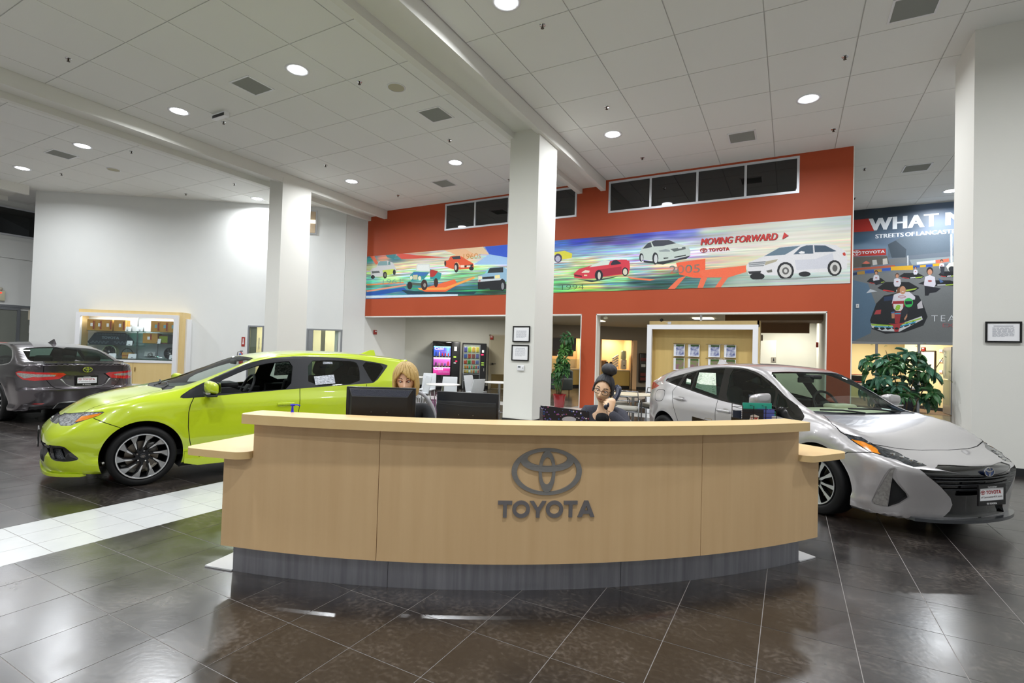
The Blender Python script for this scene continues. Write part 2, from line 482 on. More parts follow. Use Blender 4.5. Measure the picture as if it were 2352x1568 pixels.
# corridor seen through the two left doors
TAN = mat('corridor_tan', '#cfc4a2', .7); TAND = mat('corridor_taupe', '#968f7c', .7)
w = MB().box(5.8, 10.2, 2.2, 2.3, 0, 3, mx=ML).box(5.8, 5.9, .25, 2.2, 0, 3, mx=ML).box(5.8, 9.9, .26, 2.3, 2.6, 2.7, mx=ML)
struct('wall_corridor', w, TAN)
GLS = glass('clear_glass', '#e9f0ee', .02)
def left_door(name, s0, s1, zt, side=None):
    f = MB(); t = .05
    f.box(s0, s1, -.02, .1, zt-t, zt, mx=ML)
    for s in (s0, s1-t): f.box(s, s+t, -.02, .1, 0, zt-t, mx=ML)
    if side: f.box(s0+t, side, .0, .06, 0, zt-t, mx=ML)
    o = struct(name, f, ALU)
    a = (side or s0+t)
    MB().box(a, s1-t, .04, .05, 0, zt-t, mx=ML).build('door_glass', GLS, o)
    MB().cyl(ML @ Vector((s1-.14, -.03, 1.35)), ML @ Vector((s1-.14, -.03, 1.75)), .012).build('door_handle', ALU, o)
    return o
left_door('door_1', 6.80, 7.32, 2.17)
MB().box(6.86, 7.06, .06, .09, 0, 2.12, mx=ML).build('door_leaf', TAND, bpy.data.objects['door_1'])
left_door('door_2', 8.74, 9.94, 2.13, 8.95)
MB().box(9.10, 9.24, .5, .55, 0, 2.1, mx=ML).build('door_leaf', TAND, bpy.data.objects['door_2'])
# high window beside the left column
wf = MB().box(8.30, 8.95, -.03, 0, 5.43, 6.27, mx=ML)
o = struct('window_3', wf, FR)
MB().box(8.35, 8.90, -.045, -.03, 5.47, 6.22, mx=ML).build('window_pane', mat('blind_beige', '#cdb799', .5), o)
MB().box(8.35, 8.90, -.06, -.045, 5.80, 5.92, mx=ML).build('reflection_strip', emis('reflection_glow', '#fff3d8', 2.2), o)  # glowing band put in for the light reflected in this pane

# recess with storefront doors at the far left
w = MB()
WX = -24.6
w.box(WX-.25, WX, 2, 9.5, 2.66, 5.0); w.box(WX-.25, WX, 2, 9.5, 6.2, HC); w.box(WX-.25, WX, 7.0, 9.5, 0, 2.66)
w.box(WX-.25, WX, 2, 9.5, 5.0, 6.2)
w.box(WX-.01, WX+.05, 2, 9.5, 4.35, 5.0)
w.box(WX, -21.6, 8.9, 9.2, 0, HC)
struct('wall_far_left', w, WALL)
def pane_window(name, y0, y1, z0, z1):
    f = MB(); t = .06
    f.box(WX, WX+.05, y0, y1, z0, z0+t); f.box(WX, WX+.05, y0, y1, z1-t, z1)
    f.box(WX, WX+.05, y0, y0+t, z0, z1); f.box(WX, WX+.05, y1-t, y1, z0, z1)
    o = struct(name, f, FR)
    MB().box(WX+.02, WX+.03, y0+t, y1-t, z0+t, z1-t).build('window_pane', NIGHT, o)
pane_window('window_4', 7.03, 8.75, 5.15, 6.18); pane_window('window_5', 4.9, 6.83, 5.15, 6.18)
f = MB(); t = .09
for y0, y1 in ((5.55, 6.65), (6.70, 7.80)):
    f.box(WX+.0, WX+.06, y0, y0+t, 0, 2.60); f.box(WX, WX+.06, y1-t, y1, 0, 2.60); f.box(WX, WX+.06, y0+t, y1-t, 2.50, 2.60); f.box(WX, WX+.06, y0+t, y1-t, 0, .2)
f.box(WX, WX+.08, 4.4, 8.9, 2.60, 2.68)
o = struct('door_3', f, ALU)
for y0, y1 in ((5.64, 6.56), (6.79, 7.71), (7.80, 8.85)): MB().box(WX+.02, WX+.03, y0, y1, .05, 2.5).build('door_glass', mat('dim_glass', '#7d8078', .1, spec=.6), o)

# ---------------------------------------------------------------- lounge behind the orange wall
LG = mat('lounge_paint', '#cfcfc6', .75, noise=(2, .8, '#c9c9bf')); TP = mat('taupe_paint', '#8d8478', .75); LC = mat('lounge_ceiling', '#b3ac98', .8)
LC2 = mat('brown_soffit', '#7a6048', .7)
MA = diag((-13.55, 15.97)); MBW = diag((-7.4, 22.3))
struct('wall_lounge_left', MB().box(-.3, 6.0, 0, .2, 0, 2.9, mx=MA), LG)
w = MB()
for a, b, z0, z1 in ((-3.2, -2.42, 0, 2.9), (-2.42, -1.0, 2.22, 2.9), (-1.05, -.14, 0, 2.9), (-.14, 1.36, 2.21, 2.9), (1.36, 1.42, 0, 2.9), (1.42, 6, 0, 2.9)): w.box(a, b, 0, .2, z0, z1, mx=MBW)
struct('wall_lounge_back', w, TP)
struct('trim_8', MB().box(1.36, 1.55, -.02, .2, 0, 2.21, mx=MBW).box(-.16, -.1, -.012, .2, 0, 2.21, mx=MBW), mat('peach_jamb', '#d9b48c', .6))
struct('ceiling_lounge', MB().box(-14, 1.2, 14.0, 27, 2.80, 2.9), LC)
struct('trim_9', MB().box(-1.6, 1.18, 15.2, 16.4, 2.55, 2.79).box(-1.2, .45, 16.4, 16.6, 2.28, 2.79), LC2)
struct('wall_lounge_right', MB().box(-1.4, 1.18, 19.5, 19.7, 0, 2.8).box(-1.35, -.42, 19.1, 19.5, 0, 2.16).box(.72, .80, 14.2, 19.5, 0, 2.79), LG)
struct('baseboard_lounge', MB().box(-.3, 6, -.02, 0, 0, .11, mx=MA).box(1.56, 6, -.02, 0, 0, .11, mx=MBW), DARK)
# grey door with brass kick plate in the lounge's left wall
dd = struct('door_4', MB().box(3.37, 3.43, -.03, .01, 0, 2.21, mx=MA).box(4.37, 4.43, -.03, .01, 0, 2.21, mx=MA).box(3.37, 4.43, -.03, .01, 2.15, 2.21, mx=MA), mat('door_frame_sand', '#b9b29c', .6))
MB().box(3.43, 4.37, -.02, .01, 0, 2.15, mx=MA).build('door_leaf', mat('door_sand', '#aca58e', .6), dd)
MB().box(3.50, 4.30, -.026, -.018, .03, .60, mx=MA).build('kick_plate', mat('brass_plate', '#8d7c52', .25, .9), dd)
mb = MB().cyl(MA @ Vector((3.53, -.02, 1.02)), MA @ Vector((3.53, -.08, 1.02)), .035); mb.cyl(MA @ Vector((3.53, -.07, 1.02)), MA @ Vector((3.66, -.07, 1.02)), .012)
mb.build('door_handle', DARK, dd)
# kitchenette niches in the back wall
NW = mat('niche_cream', '#ecd2a4', .7)
w = MB()
for a, b in ((-.14, 1.36), (-2.42, -1.0)):
    w.box(a-.02, b+.02, 1.3, 1.4, 0, 2.4, mx=MBW); w.box(a-.12, a, .2, 1.3, 0, 2.4, mx=MBW); w.box(b, b+.1, .2, 1.3, 0, 2.4, mx=MBW); w.box(a-.1, b+.1, .2, 1.4, 2.4, 2.5, mx=MBW)
struct('wall_niche', w, NW)

# ---------------------------------------------------------------- poster wall and office beyond
struct('wall_poster', MB().box(1.20, 9, 19.5, 19.7, 2.15, HC).box(4.35, 9, 19.5, 19.7, 0, 2.15), WALL)
struct('trim_10', MB().box(1.2, 4.4, 19.44, 19.72, 2.10, 2.16).box(4.28, 4.36, 19.44, 19.72, 0, 2.16).box(2.33, 2.39, 19.5, 19.6, 0, 2.1).box(3.38, 3.44, 19.5, 19.6, 0, 2.1), ALU)
OF = mat('office_cream', '#e8d5a0', .7)
struct('wall_office', MB().box(-1.5, 9, 26.4, 26.6, 0, 3.0).add([(3.55, 22.6, 0), (4.75, 20.6, 0), (4.75, 20.6, 2.7), (3.55, 22.6, 2.7), (3.65, 22.8, 0), (4.95, 20.8, 0), (4.95, 20.8, 2.7), (3.65, 22.8, 2.7)], [(0, 1, 2, 3), (4, 7, 6, 5), (3, 2, 6, 7), (0, 3, 7, 4), (1, 5, 6, 2)]).box(4.9, 5.0, 19.7, 26.5, 0, 3), OF)
struct('ceiling_office', MB().box(-1.5, 9, 19.7, 26.6, 2.7, 2.8), LG)
struct('floor_office', MB().box(1.2, 5, 19.7, 26.5, -.001, .004), mat('office_carpet', '#6b5339', .95, noise=(90, .9, '#5c4630')))
struct('baseboard_office', MB().add([(3.53, 22.58, 0), (4.73, 20.58, 0), (4.73, 20.58, .12), (3.53, 22.58, .12)], [(0, 1, 2, 3)]), DARK)
dd = struct('door_5', MB().box(4.22, 4.27, 19.75, 20.65, .02, 2.05), ALU)
MB().box(4.205, 4.285, 19.85, 20.5, .3, 1.95).build('door_glass', GLS, dd)
mb = MB().cyl((4.17, 19.8, 1.07), (4.17, 20.6, 1.07), .016); mb.build('push_bar', CHROME, dd)

# wall on the right and the wall behind the far floor
struct('wall_right', MB().box(7.5, 7.7, -7, 19.5, 0, HC), WALL)
struct('wall_front', MB().box(-30, 7.7, -7.2, -7, 0, HC), WALL)
struct('wall_west', MB().box(-30, -29.8, -7, 9, 0, HC), WALL)

# ---------------------------------------------------------------- ceiling fittings
LENS = emis('lamp_lens', '#f4f7ff', 14)
def make_light():
    t = thing('ceiling_light', '', 'light')
    MB().lathe([(.150, .004), (.152, -.006), (.205, -.008), (.208, .0)], 32).build('trim_ring', WHITE, t, smooth=True)
    MB().lathe([(.0005, -.028), (.08, -.024), (.152, -.004)], 32).build('lamp_lens', LENS, t, smooth=True)
    ld = bpy.data.lights.new('lamp', 'AREA'); ld.shape = 'DISK'; ld.size = .30; ld.energy = LAMP_W; ld.color = (.94, .97, 1.0); ld.spread = math.radians(165)
    lo = bpy.data.objects.new('lamp', ld); COL.objects.link(lo); lo.location = (0, 0, -.035); adopt(lo, t)
    return t
LAMP_W = 78
lights = [(-7.74, 6.0, 'bright round ceiling light beside the square vent, nearest in the bay between the beams'),
 (-11.42, 6.0, 'round ceiling light left of the smoke detector and close to the left beam'),
 (-15.75, 6.03, 'round ceiling light left of the left beam, beside the far grey vent'),
 (-19.5, 6.08, 'leftmost round ceiling light, small and near the left edge'),
 (-15.72, 10.83, 'small round ceiling light above the long white wall, left of the far column'),
 (-11.4, 10.83, 'round ceiling light right of the far column, beyond the left beam'),
 (-7.72, 10.84, 'round ceiling light left of the near column, close to the orange wall'),
 (-3.53, 10.87, 'round ceiling light right of the near column, above the clerestory glass'),
 (.22, 10.88, 'large bright round ceiling light above the orange wall windows at right'),
 (-3.56, 6.09, 'round ceiling light cut off by the top edge of the photo'),
 (3.88, 18.34, 'round ceiling light in front of the race poster, beside the right column')]
L0 = make_light(); LDONE = []
for i, (x, y, lb) in enumerate(lights):
    o = L0 if i == 0 else dup(L0)
    o.location = (x, y, HC); o['label'] = lb; o['group'] = 'round ceiling lights'
for x, y in ((.22, 6.05), (4.0, 10.9), (4.0, 6.0), (-3.55, 1.2), (.22, 1.2), (-7.74, 1.2), (-11.42, 1.2), (-15.75, 1.2), (-19.5, 1.2), (-3.55, -3.6), (-11.4, -3.6), (2.0, -3.6)):
    o = dup(L0); o.location = (x, y, HC); o['label'] = 'round ceiling light outside the frame of the photo'; o['group'] = 'round ceiling lights out of view'
VG = mat('vent_grey', '#c4c6c0', .5)
def make_vent(s=.56):
    t = thing('ceiling_vent', '', 'vent')
    f = MB()
    for a, b, c, d in ((-s/2, s/2, -s/2, -s/2+.03), (-s/2, s/2, s/2-.03, s/2), (-s/2, -s/2+.03, -s/2, s/2), (s/2-.03, s/2, -s/2, s/2)): f.box(a, b, c, d, -.012, 0)
    f.build('vent_frame', WHITE, t)
    MB().box(-s/2+.03, s/2-.03, -s/2+.03, s/2-.03, -.003, -.001).build('vent_backing', mat('vent_dark', '#b9bbb4', .8), t)
    sl = MB()
    for k in range(16):
        y = -s/2+.045+k*(s-.09)/15; sl.add([(-s/2+.03, y-.011, -.003), (s/2-.03, y-.011, -.003), (s/2-.03, y+.009, -.010), (-s/2+.03, y+.009, -.010)], [(0, 1, 2, 3), (3, 2, 1, 0)])
    tag(sl.build('vent_slats', VG, t), kind='stuff')
    return t
vents = [(-9.0, 6.0, 'grey square ceiling vent left of the brightest light'), (-6.54, 8.43, 'grey square ceiling vent between the two beams, below the round speaker'),
 (-17.0, 6.06, 'grey square ceiling vent at the far left between two lights'), (-8.98, 12.08, 'small grey ceiling vent close to the orange wall, left of the near column'),
 (-1.01, 12.16, 'grey ceiling vent above the clerestory glass, right of the near column'), (2.68, 15.85, 'grey ceiling vent in front of the race poster'),
 (1.42, 8.63, 'grey ceiling vent cut off by the top edge, near the right column')]
V0 = make_vent()
for i, (x, y, lb) in enumerate(vents):
    o = V0 if i == 0 else dup(V0); o.location = (x, y, HC); o['label'] = lb; o['group'] = 'grey ceiling vents'
for i, (x, y, lb) in enumerate([(-6.54, 7.22, 'round beige ceiling speaker between the beams, above the square vent'), (-17.04, 7.27, 'small round beige ceiling speaker over the white wall at far left')]):
    t = thing('ceiling_speaker', lb, 'speaker', (x, y, HC), group='round ceiling speakers')
    MB().lathe([(.17, 0), (.17, -.012), (.15, -.014)], 28).build('speaker_rim', WHITE, t, smooth=True)
    MB().lathe([(.0005, -.011), (.15, -.011)], 28).build('speaker_grille', mat('speaker_beige', '#b9b49c', .8), t)
spr = [(-11.12, 4.0), (-7.03, 6.78), (-7.02, 9.6), (-7.06, 12.55), (-3.32, 6.77), (-3.25, 9.6), (-3.28, 12.47), (.69, 9.59), (.72, 12.54), (-11.05, 9.56), (-11.02, 12.42),
       (-14.99, 6.77), (-18.99, 6.8), (-14.96, 9.53), (-17.49, 9.51), (-11.04, 6.73), (1.56, 15.42), (1.59, 18.11), (-22.8, 6.8)]
sprn = ['at the upper left corner of the photo', 'between the brightest light and the round speaker', 'between the vent and the light left of the near column', 'against the near column, close to the orange wall',
        'below the light at the top edge', 'above the light right of the near column', 'just above the left end of the clerestory glass', 'above the brightest light on the right', 'between the brightest right light and the orange wall corner',
        'right of the far column, above a round light', 'above the left end of the orange wall', 'left of the left beam, beside a grey tile joint', 'in front of the small round speaker at far left', 'above the small light near the far column', 'close to the top of the long white wall',
        'beside the slotted smoke detector', 'above the corner of the orange wall at right', 'just above the race poster corner', 'at the far left, beyond the last beam']
t0 = thing('sprinkler', '', 'sprinkler')
MB().lathe([(.0005, -.006), (.045, -.006), (.05, 0)], 16).build('escutcheon', CHROME, t0, smooth=True)
MB().lathe([(.012, -.005), (.012, -.04), (.026, -.046), (.026, -.05), (.0005, -.05)], 10).build('sprinkler_head', mat('sprinkler_brass', '#3f3427', .4, .7), t0)
for i, (x, y) in enumerate(spr):
    o = t0 if i == 0 else dup(t0); o.location = (x, y, HC); o['label'] = 'small chrome fire sprinkler head '+sprn[i]; o['group'] = 'fire sprinkler heads'
t = thing('smoke_detector', 'slotted white ceiling projector bar left of the vent', 'detector', (-10.70, 6.45, HC))
MB().box(-.22, .22, -.05, .05, -.10, 0).build('housing', WHITE, t); MB().box(-.2, .2, -.055, -.05, -.09, -.03).build('slot', BLACK, t)

# lamps of the lounge, niches, office and corridor
def room_light(x, y, z, w, col, size=.6):
    t = thing('ceiling_light', 'recessed ceiling panel light in the room beyond, hidden from the camera', 'light', (x, y, z), group='lights of the rooms beyond')
    MB().box(-size/2, size/2, -size/2, size/2, -.01, 0).build('lamp_lens', emis('soft_lens', '#fff2dc', 3), t)
    ld = bpy.data.lights.new('lamp', 'AREA'); ld.size = size; ld.energy = w; ld.color = col
    lo = bpy.data.objects.new('lamp', ld); COL.objects.link(lo); lo.location = (0, 0, -.02); adopt(lo, t)
room_light(-10.4, 15.4, 2.78, 60, (1, .97, .90)); room_light(-6.5, 18.5, 2.78, 60, (1, .93, .82)); room_light(-2.5, 17.5, 2.78, 40, (1, .93, .8))
room_light(.0, 18.2, 2.78, 40, (1, .97, .88)); room_light(2.6, 21.5, 2.69, 100, (1, .95, .82)); room_light(2.6, 24.5, 2.69, 60, (1, .95, .82))
for s in (.6, -1.7):
    p = MBW @ Vector((s, .7, 2.38)); room_light(p.x, p.y, p.z, 20, (1, .80, .55), .35)
for s in (7.0, 9.2):
    p = ML @ Vector((s, 1.2, 2.58)); room_light(p.x, p.y, p.z, 40, (1, .96, .84), .5)
# ================================================================ reception desk, curved about DC
DC = Vector((-4.63, 7.707, 0)); RK = 5.7206
def pol(r, deg, z=0): a = math.radians(deg); return Vector((DC.x+r*math.cos(a), DC.y+r*math.sin(a), z))
def arc_slab(mb, r0, r1, a0, a1, z0, z1, n=40, mi=0, round_=0.):
    """ring sector slab; round_ rounds the outer corners"""
    outer = []; inner = []
    for k in range(n+1):
        a = a0+(a1-a0)*k/n; d0 = math.radians(a-a0)*r1; d1 = math.radians(a1-a)*r1; rr = r1
        for d in (d0, d1):
            if round_ and d < round_: rr = min(rr, r1-round_+math.sqrt(max(0, round_**2-(round_-d)**2)))
        outer.append(pol(rr, a)); inner.append(pol(r0, a))
    P = [(p.x, p.y) for p in outer]+[(p.x, p.y) for p in inner[::-1]]
    V, T, _ = tess(P); m = len(P)
    VV = [Vector((x, y, z0)) for x, y in P]+[Vector((x, y, z1)) for x, y in P]
    F = [t[::-1] for t in T]+[tuple(i+m for i in t) for t in T]+[(i, (i+1) % m, m+(i+1) % m, m+i) for i in range(m)]
    mb.add(VV, F, mi)
def angs(a0, a1, rnd, r, n): return n
desk = thing('reception_desk', 'long curved maple reception desk with steel kick plate and oval emblem', 'desk', (DC.x, DC.y, 0))
desk.location = (0, 0, 0)
KICK = mat('kick_steel', '#b9b9c0', .36, .7, noise=(3.2, .7, '#85848c'), stretch=(8, 8, .4), bump=(30, .12))
for a0, a1, z1 in ((-76.3, -65.6, 1.0), (-65.6, -44.6, 1.0), (-44.6, -33.5, 1.0)):
    mb = MB(); e = .02
    lo = max(a0, -76.3); hi = a1
    ua0 = -74.1 if a0 < -70 else a0; ua1 = -35.85 if a1 > -40 else a1
    arc_slab(mb, RK+.045, RK+.07, lo+e, hi-e, .19, .775, 30); arc_slab(mb, RK+.045, RK+.07, ua0+e, ua1-e, .775, 1.005, 30)
    mb.build('front_panel', MAPLE, desk, auto=30)
for a0, a1 in ((-75.9, -65.05), (-65.02, -50.0), (-49.97, -34.65)):
    mb = MB(); arc_slab(mb, RK-.02, RK, a0, a1, 0, .195, 24); mb.build('kick_plate', KICK, desk, auto=30)
mb = MB(); arc_slab(mb, 5.655, 5.88, -74.6, -35.6, 1.005, 1.065, 160, 0, .05); mb.build('counter', mat('counter_maple', '#e3c48f', .35, noise=(1.6, .9, '#dab980'), stretch=(6, 6, 6)), desk, auto=30)
WM = MATS['counter_maple']
for a0, a1 in ((-79.0, -74.12), (-35.84, -30.75)):
    mb = MB(); arc_slab(mb, 5.05, 5.865, a0, a1, .772, .818, 60, 0, .09); mb.build('wing_top', WM, desk, auto=30)
mb = MB(); arc_slab(mb, 4.95, 5.70, -74.1, -35.86, .772, .812, 60); mb.build('work_surface', WM, desk, auto=30)
for r0, r1, a0, a1, z0, z1, nm, m in ((5.02, 5.76, -76.3, -76.0, .19, .772, 'end_panel', MAPLE), (5.02, 5.76, -33.8, -33.5, .19, .772, 'end_panel', MAPLE), (5.60, 5.765, -74.15, -73.9, .80, 1.005, 'end_panel', MAPLE), (5.60, 5.765, -36.1, -35.85, .80, 1.005, 'end_panel', MAPLE),
    (5.06, 5.73, -78.1, -75.9, .001, .010, 'base_plate', WHITE), (5.06, 5.73, -34.6, -32.7, .001, .010, 'base_plate', WHITE), (5.06, 5.66, -76.25, -75.95, .01, .19, 'base_upright', WHITE), (5.06, 5.66, -34.6, -34.3, .01, .19, 'base_upright', WHITE)):
    mb = MB(); arc_slab(mb, r0, r1, a0, a1, z0, z1, 4); mb.build(nm, m, desk)
mb = MB()
for a0 in (-70, -57, -52, -40): arc_slab(mb, 4.98, 5.40, a0, a0+4.2, .02, .772, 4)
mb.build('drawer_unit', MAPLEP, desk)
def bend(mb, name, m, a_mid, z0, r):
    """lay flat sign geometry (x right, y up, z out) onto the curved front"""
    for v in mb.V:
        a = math.radians(a_mid)+v.x/(RK+.07); rr = r+v.z; x = DC.x+rr*math.cos(a); y = DC.y+rr*math.sin(a); z = z0+v.y; v.x, v.y, v.z = x, y, z
    return mb.build(name, m, desk)
SGN = mat('sign_steel', '#93908c', .45, .25, noise=(30, .8, '#83807c'), stretch=(1, 1, 12))
e = MB(); oval_emblem(e, .445, .012, n=72); bend(e, 'emblem', SGN, -55.24, .768, RK+.07)
e = MB(); sign_letters(e, .102, .612, .012, 0, Matrix.Translation((-.306, 0, 0))); bend(e, 'sign_letters', mat('sign_letter_grey', '#7c7879', .5, .3), -55.18, .483, RK+.07)

# ---------------------------------------------------------------- things on the work surface
def on_desk(r, a): p = pol(r, a); return p
NAVY = mat('monitor_shell', '#101116', .32); NAVY2 = mat('monitor_vent', '#1c2030', .6, bump=(200, .8))
def monitor(label, x, y, rz, w, h, top, style):
    """screen faces local -y ... its back (seen from the camera) faces +y"""
    t = thing('monitor', label, 'monitor', (x, y, .812), rz, 'monitors on the desk')
    zc = top-.812-h/2
    MB().rbox((0, 0, zc), (w, .028, h), .006, 2).build('screen_case', NAVY, t, auto=40)
    MB().box(-w/2+.015, w/2-.015, -.0155, -.0142, zc-h/2+.02, zc+h/2-.015).build('screen', emis('screen_glow', '#9fb3cc', .35), t)
    b = MB()
    if style == 0:
        iw, ih = w*.86, h*.86
        V = [(-w/2+.02, .014, zc-h/2+.01), (w/2-.02, .014, zc-h/2+.01), (w/2-.02, .014, zc+h/2-.012), (-w/2+.02, .014, zc+h/2-.012),
             (-w/2+.05, .050, zc-h/2+.04), (w/2-.05, .050, zc-h/2+.04), (w/2-.05, .050, zc+h/2-.065), (-w/2+.05, .050, zc+h/2-.065)]
        b.add(V, [(0, 4, 5, 1), (1, 5, 6, 2), (3, 2, 6, 7), (0, 3, 7, 4), (4, 7, 6, 5)]); bb = b.build('back_shell', NAVY, t)
        v = MB(); a = .012
        v.add([(-w/2+.032, .019, zc+h/2-.018), (w/2-.032, .019, zc+h/2-.018), (w/2-.052, .0475, zc+h/2-.060), (-w/2+.052, .0475, zc+h/2-.060)], [(0, 3, 2, 1)])
        v.build('vent_panel', NAVY2, bb)
    else:
        b.rbox((0, .022, zc-h*.10), (w*.96, .02, h*.74), .008, 2)
        bb = b.build('back_shell', mat('monitor_shell_grey', '#191a1b', .4), t, auto=40)
        MB().tube([(-w*.46, .034, zc+h*.17), (-w*.2, .035, zc+h*.155), (w*.2, .035, zc+h*.175), (w*.46, .034, zc+h*.20)], .0012, 5).build('back_rib', mat('rib_grey', '#3a3c3e', .4), bb)
    for sx in (-1, 1): MB().sphere((sx*.055, .052 if style == 0 else .033, zc-.02), .003, 8, 6).build('screw', CHROME, t)
    MB().rbox((0, .03, (zc-h/2)/2+.03), (.07, .02, zc-h/2+.08), .006, 2).build('stand', NAVY, t)
    MB().rbox((0, .01, .008), (.24, .17, .014), .006, 2).build('stand_foot', NAVY, t)
    return t
monitor('large black monitor with angled vent strip, in front of the blonde woman', -2.535, 2.755, math.radians(28-180+2), .485, .30, 1.232, 0)
monitor('flat black monitor right of the blonde woman and her mesh chair', -2.10, 3.20, math.radians(28-180-12), .475, .29, 1.198, 1)
# patterned tote standing on the work surface
tt = thing('tote', 'dark floral fabric tote with oval hand hole, standing behind the counter', 'tote bag', (-1.43, 3.47, .812), math.radians(28+4))
def tote_mat():
    m = mat('floral_fabric', '#15151f', .8); nt = m.node_tree; b = nt.nodes['Principled BSDF']
    tc = nt.nodes.new('ShaderNodeTexCoord'); v = nt.nodes.new('ShaderNodeTexVoronoi'); v.inputs['Scale'].default_value = 75
    nt.links.new(tc.outputs['Object'], v.inputs['Vector'])
    r = nt.nodes.new('ShaderNodeValToRGB'); r.color_ramp.interpolation = 'CONSTANT'; e = r.color_ramp.elements
    e[0].position = 0; e[0].color = lin('#15151f'); e[1].position = .45; e[1].color = lin('#6f55a8')
    for p, c in ((.58, '#15151f'), (.68, '#c9c6d8'), (.76, '#15151f'), (.82, '#2f4f8f'), (.90, '#8f4468'), (.96, '#15151f')): k = e.new(p); k.color = lin(c)
    sp = nt.nodes.new('ShaderNodeSeparateColor'); nt.links.new(v.outputs['Color'], sp.inputs[0]); nt.links.new(sp.outputs[0], r.inputs[0])
    lt = nt.nodes.new('ShaderNodeMath'); lt.operation = 'LESS_THAN'; lt.inputs[1].default_value = .42; nt.links.new(v.outputs['Distance'], lt.inputs[0])
    mx = nt.nodes.new('ShaderNodeMix'); mx.data_type = 'RGBA'; mx.inputs[6].default_value = lin('#15151f')
    nt.links.new(lt.outputs[0], mx.inputs[0]); nt.links.new(r.outputs[0], mx.inputs[7]); nt.links.new(mx.outputs[2], b.inputs['Base Color'])
    return m
TM = tote_mat(); mb = MB(); R90 = Matrix.Rotation(PI/2, 4, 'X')
solid2d(mb, [(-.17, 0), (.17, 0), (.165, .285), (.13, .29), (-.155, .318), (-.17, .312)], ellipse(.02, .225, .052, .021, 20, -.08), .0, .006, 0, Matrix.Translation((0, -.05, 0)) @ R90)
mb.build('front_side', TM, tt)
mb = MB(); solid2d(mb, [(-.165, 0), (.165, 0), (.16, .27), (-.165, .30)], None, .0, .006, 0, Matrix.Translation((0, .14, 0)) @ R90); mb.build('back_side', TM, tt)
MB().box(-.17, -.164, -.05, .14, 0, .29).box(.160, .166, -.05, .14, 0, .27).box(-.165, .165, -.05, .14, 0, .006).build('gusset', TM, tt)
MB().box(-.15, .15, .0, .10, .01, .24).build('papers', PAPER, tt)
# low black document trays peeking over the counter
for (x, y, rz, w, lb) in ((-.59, 4.13, 32, .22, 'black sloping tray lid, the one nearer the woman on the phone'), (-.30, 4.33, 30, .30, 'black sloping tray lid in front of the wire file rack')):
    t = thing('desk_tray', lb, 'tray', (x, y, .812), math.radians(rz), 'black tray lids behind the counter')
    mb = MB(); mb.prism([(-w/2, 0), (w/2, 0), (w/2, .205), (-w/2, .258)], -.10, -.09, axis='y'); mb.build('lid', BLACK, t)
    MB().rbox((0, .02, .07), (w, .2, .14), .01, 2).build('tray_body', BLACK, t)
    mb = MB(); mb.tube([(-.02, -.105, .22), (-.02, -.112, .25), (.03, -.112, .243), (.03, -.105, .213)], .0022, 6); mb.build('wire_bail', CHROME, t)
# wire rack with folders
t = thing('file_rack', 'dark wire file rack holding folders at the right end of the counter', 'file rack', (-.24, 4.72, .812), math.radians(30))
mb = MB()
for z in (.03, .07, .11, .15, .19, .225, .26, .29): mb.tube([(-.16, -.09, z), (.12, -.09, z), (.12, .10, z), (-.16, .10, z)], .0022, 5, closed=True)
for x in (-.16, -.07, .03, .12): mb.tube([(x, -.09, .0), (x, -.09, .315), (x, .10, .315), (x, .10, 0)], .003, 5)
mb.build('wire_basket', mat('rack_wire', '#2a1f1c', .4, .6), t)
for k, (x0, x1, y, h, c, nm) in enumerate(((-.15, .02, -.075, .285, '#1a1b22', 'black_booklet'), (-.13, .11, -.03, .335, '#2fa58c', 'teal_folder'), (-.02, .12, -.055, .290, '#5560b0', 'blue_folder'), (.03, .135, -.045, .27, '#1c8a72', 'green_folder'), (.085, .115, -.085, .235, '#cfcdd8', 'spiral_pad'), (-.22, -.15, -.05, .27, '#232a3c', 'navy_folder'))):
    o = thing('folder', {'black_booklet': 'black booklet with a red and white badge in the wire rack', 'teal_folder': 'teal folder standing tallest in the wire rack', 'blue_folder': 'blue folder in the middle of the wire rack', 'green_folder': 'green folder at the right of the wire rack', 'spiral_pad': 'narrow white pad at the right edge of the wire rack', 'navy_folder': 'navy folder leaning left of the wire rack'}[nm], 'folder', t.location, t.rotation_euler[2], 'folders in the wire rack')
    MB().box(x0, x1, y, y+.008, .004, h).build('cover', mat(nm, c, .5), o)
    if nm == 'black_booklet':
        V, F = text_bm('CBM', .022, .055, .03, .2); mb = MB(); solid2d(mb, [(-.095, .20), (-.03, .19), (-.018, .232), (-.055, .245), (-.088, .238)], None, 0, .001, 0, Matrix.Translation((0, y-.001, 0)) @ R90); mb.build('badge', mat('badge_cream', '#e4d9cf', .6), o)
        mb = MB(); mb.add([Matrix.Translation((-.085, y-.0025, .203)) @ R90 @ v for v in V], F); mb.build('badge_print', mat('badge_red', '#c23a30', .6), o)
# sanitiser pump: only the blue pump shows above the counter
t = thing('pump_bottle', 'bright blue pump of a hand sanitiser bottle behind the counter', 'bottle', (-2.905, 2.315, .812), 0)
MB().lathe([(.0005, 0), (.034, 0), (.036, .01), (.036, .19), (.028, .215), (.014, .225), (.014, .235)], 20).build('bottle', mat('clear_gel', '#bcd6e6', .15, alpha=.8), t, smooth=True)
mb = MB().lathe([(.0005, .228), (.019, .228), (.019, .246), (.008, .258), (.006, .292), (.014, .294), (.014, .306), (.0005, .308)], 16); mb.tube([(0, 0, .300), (.03, .012, .303), (.048, .02, .298)], .0045, 8)
mb.build('pump', mat('pump_blue', '#1a17c9', .35), t, smooth=True)
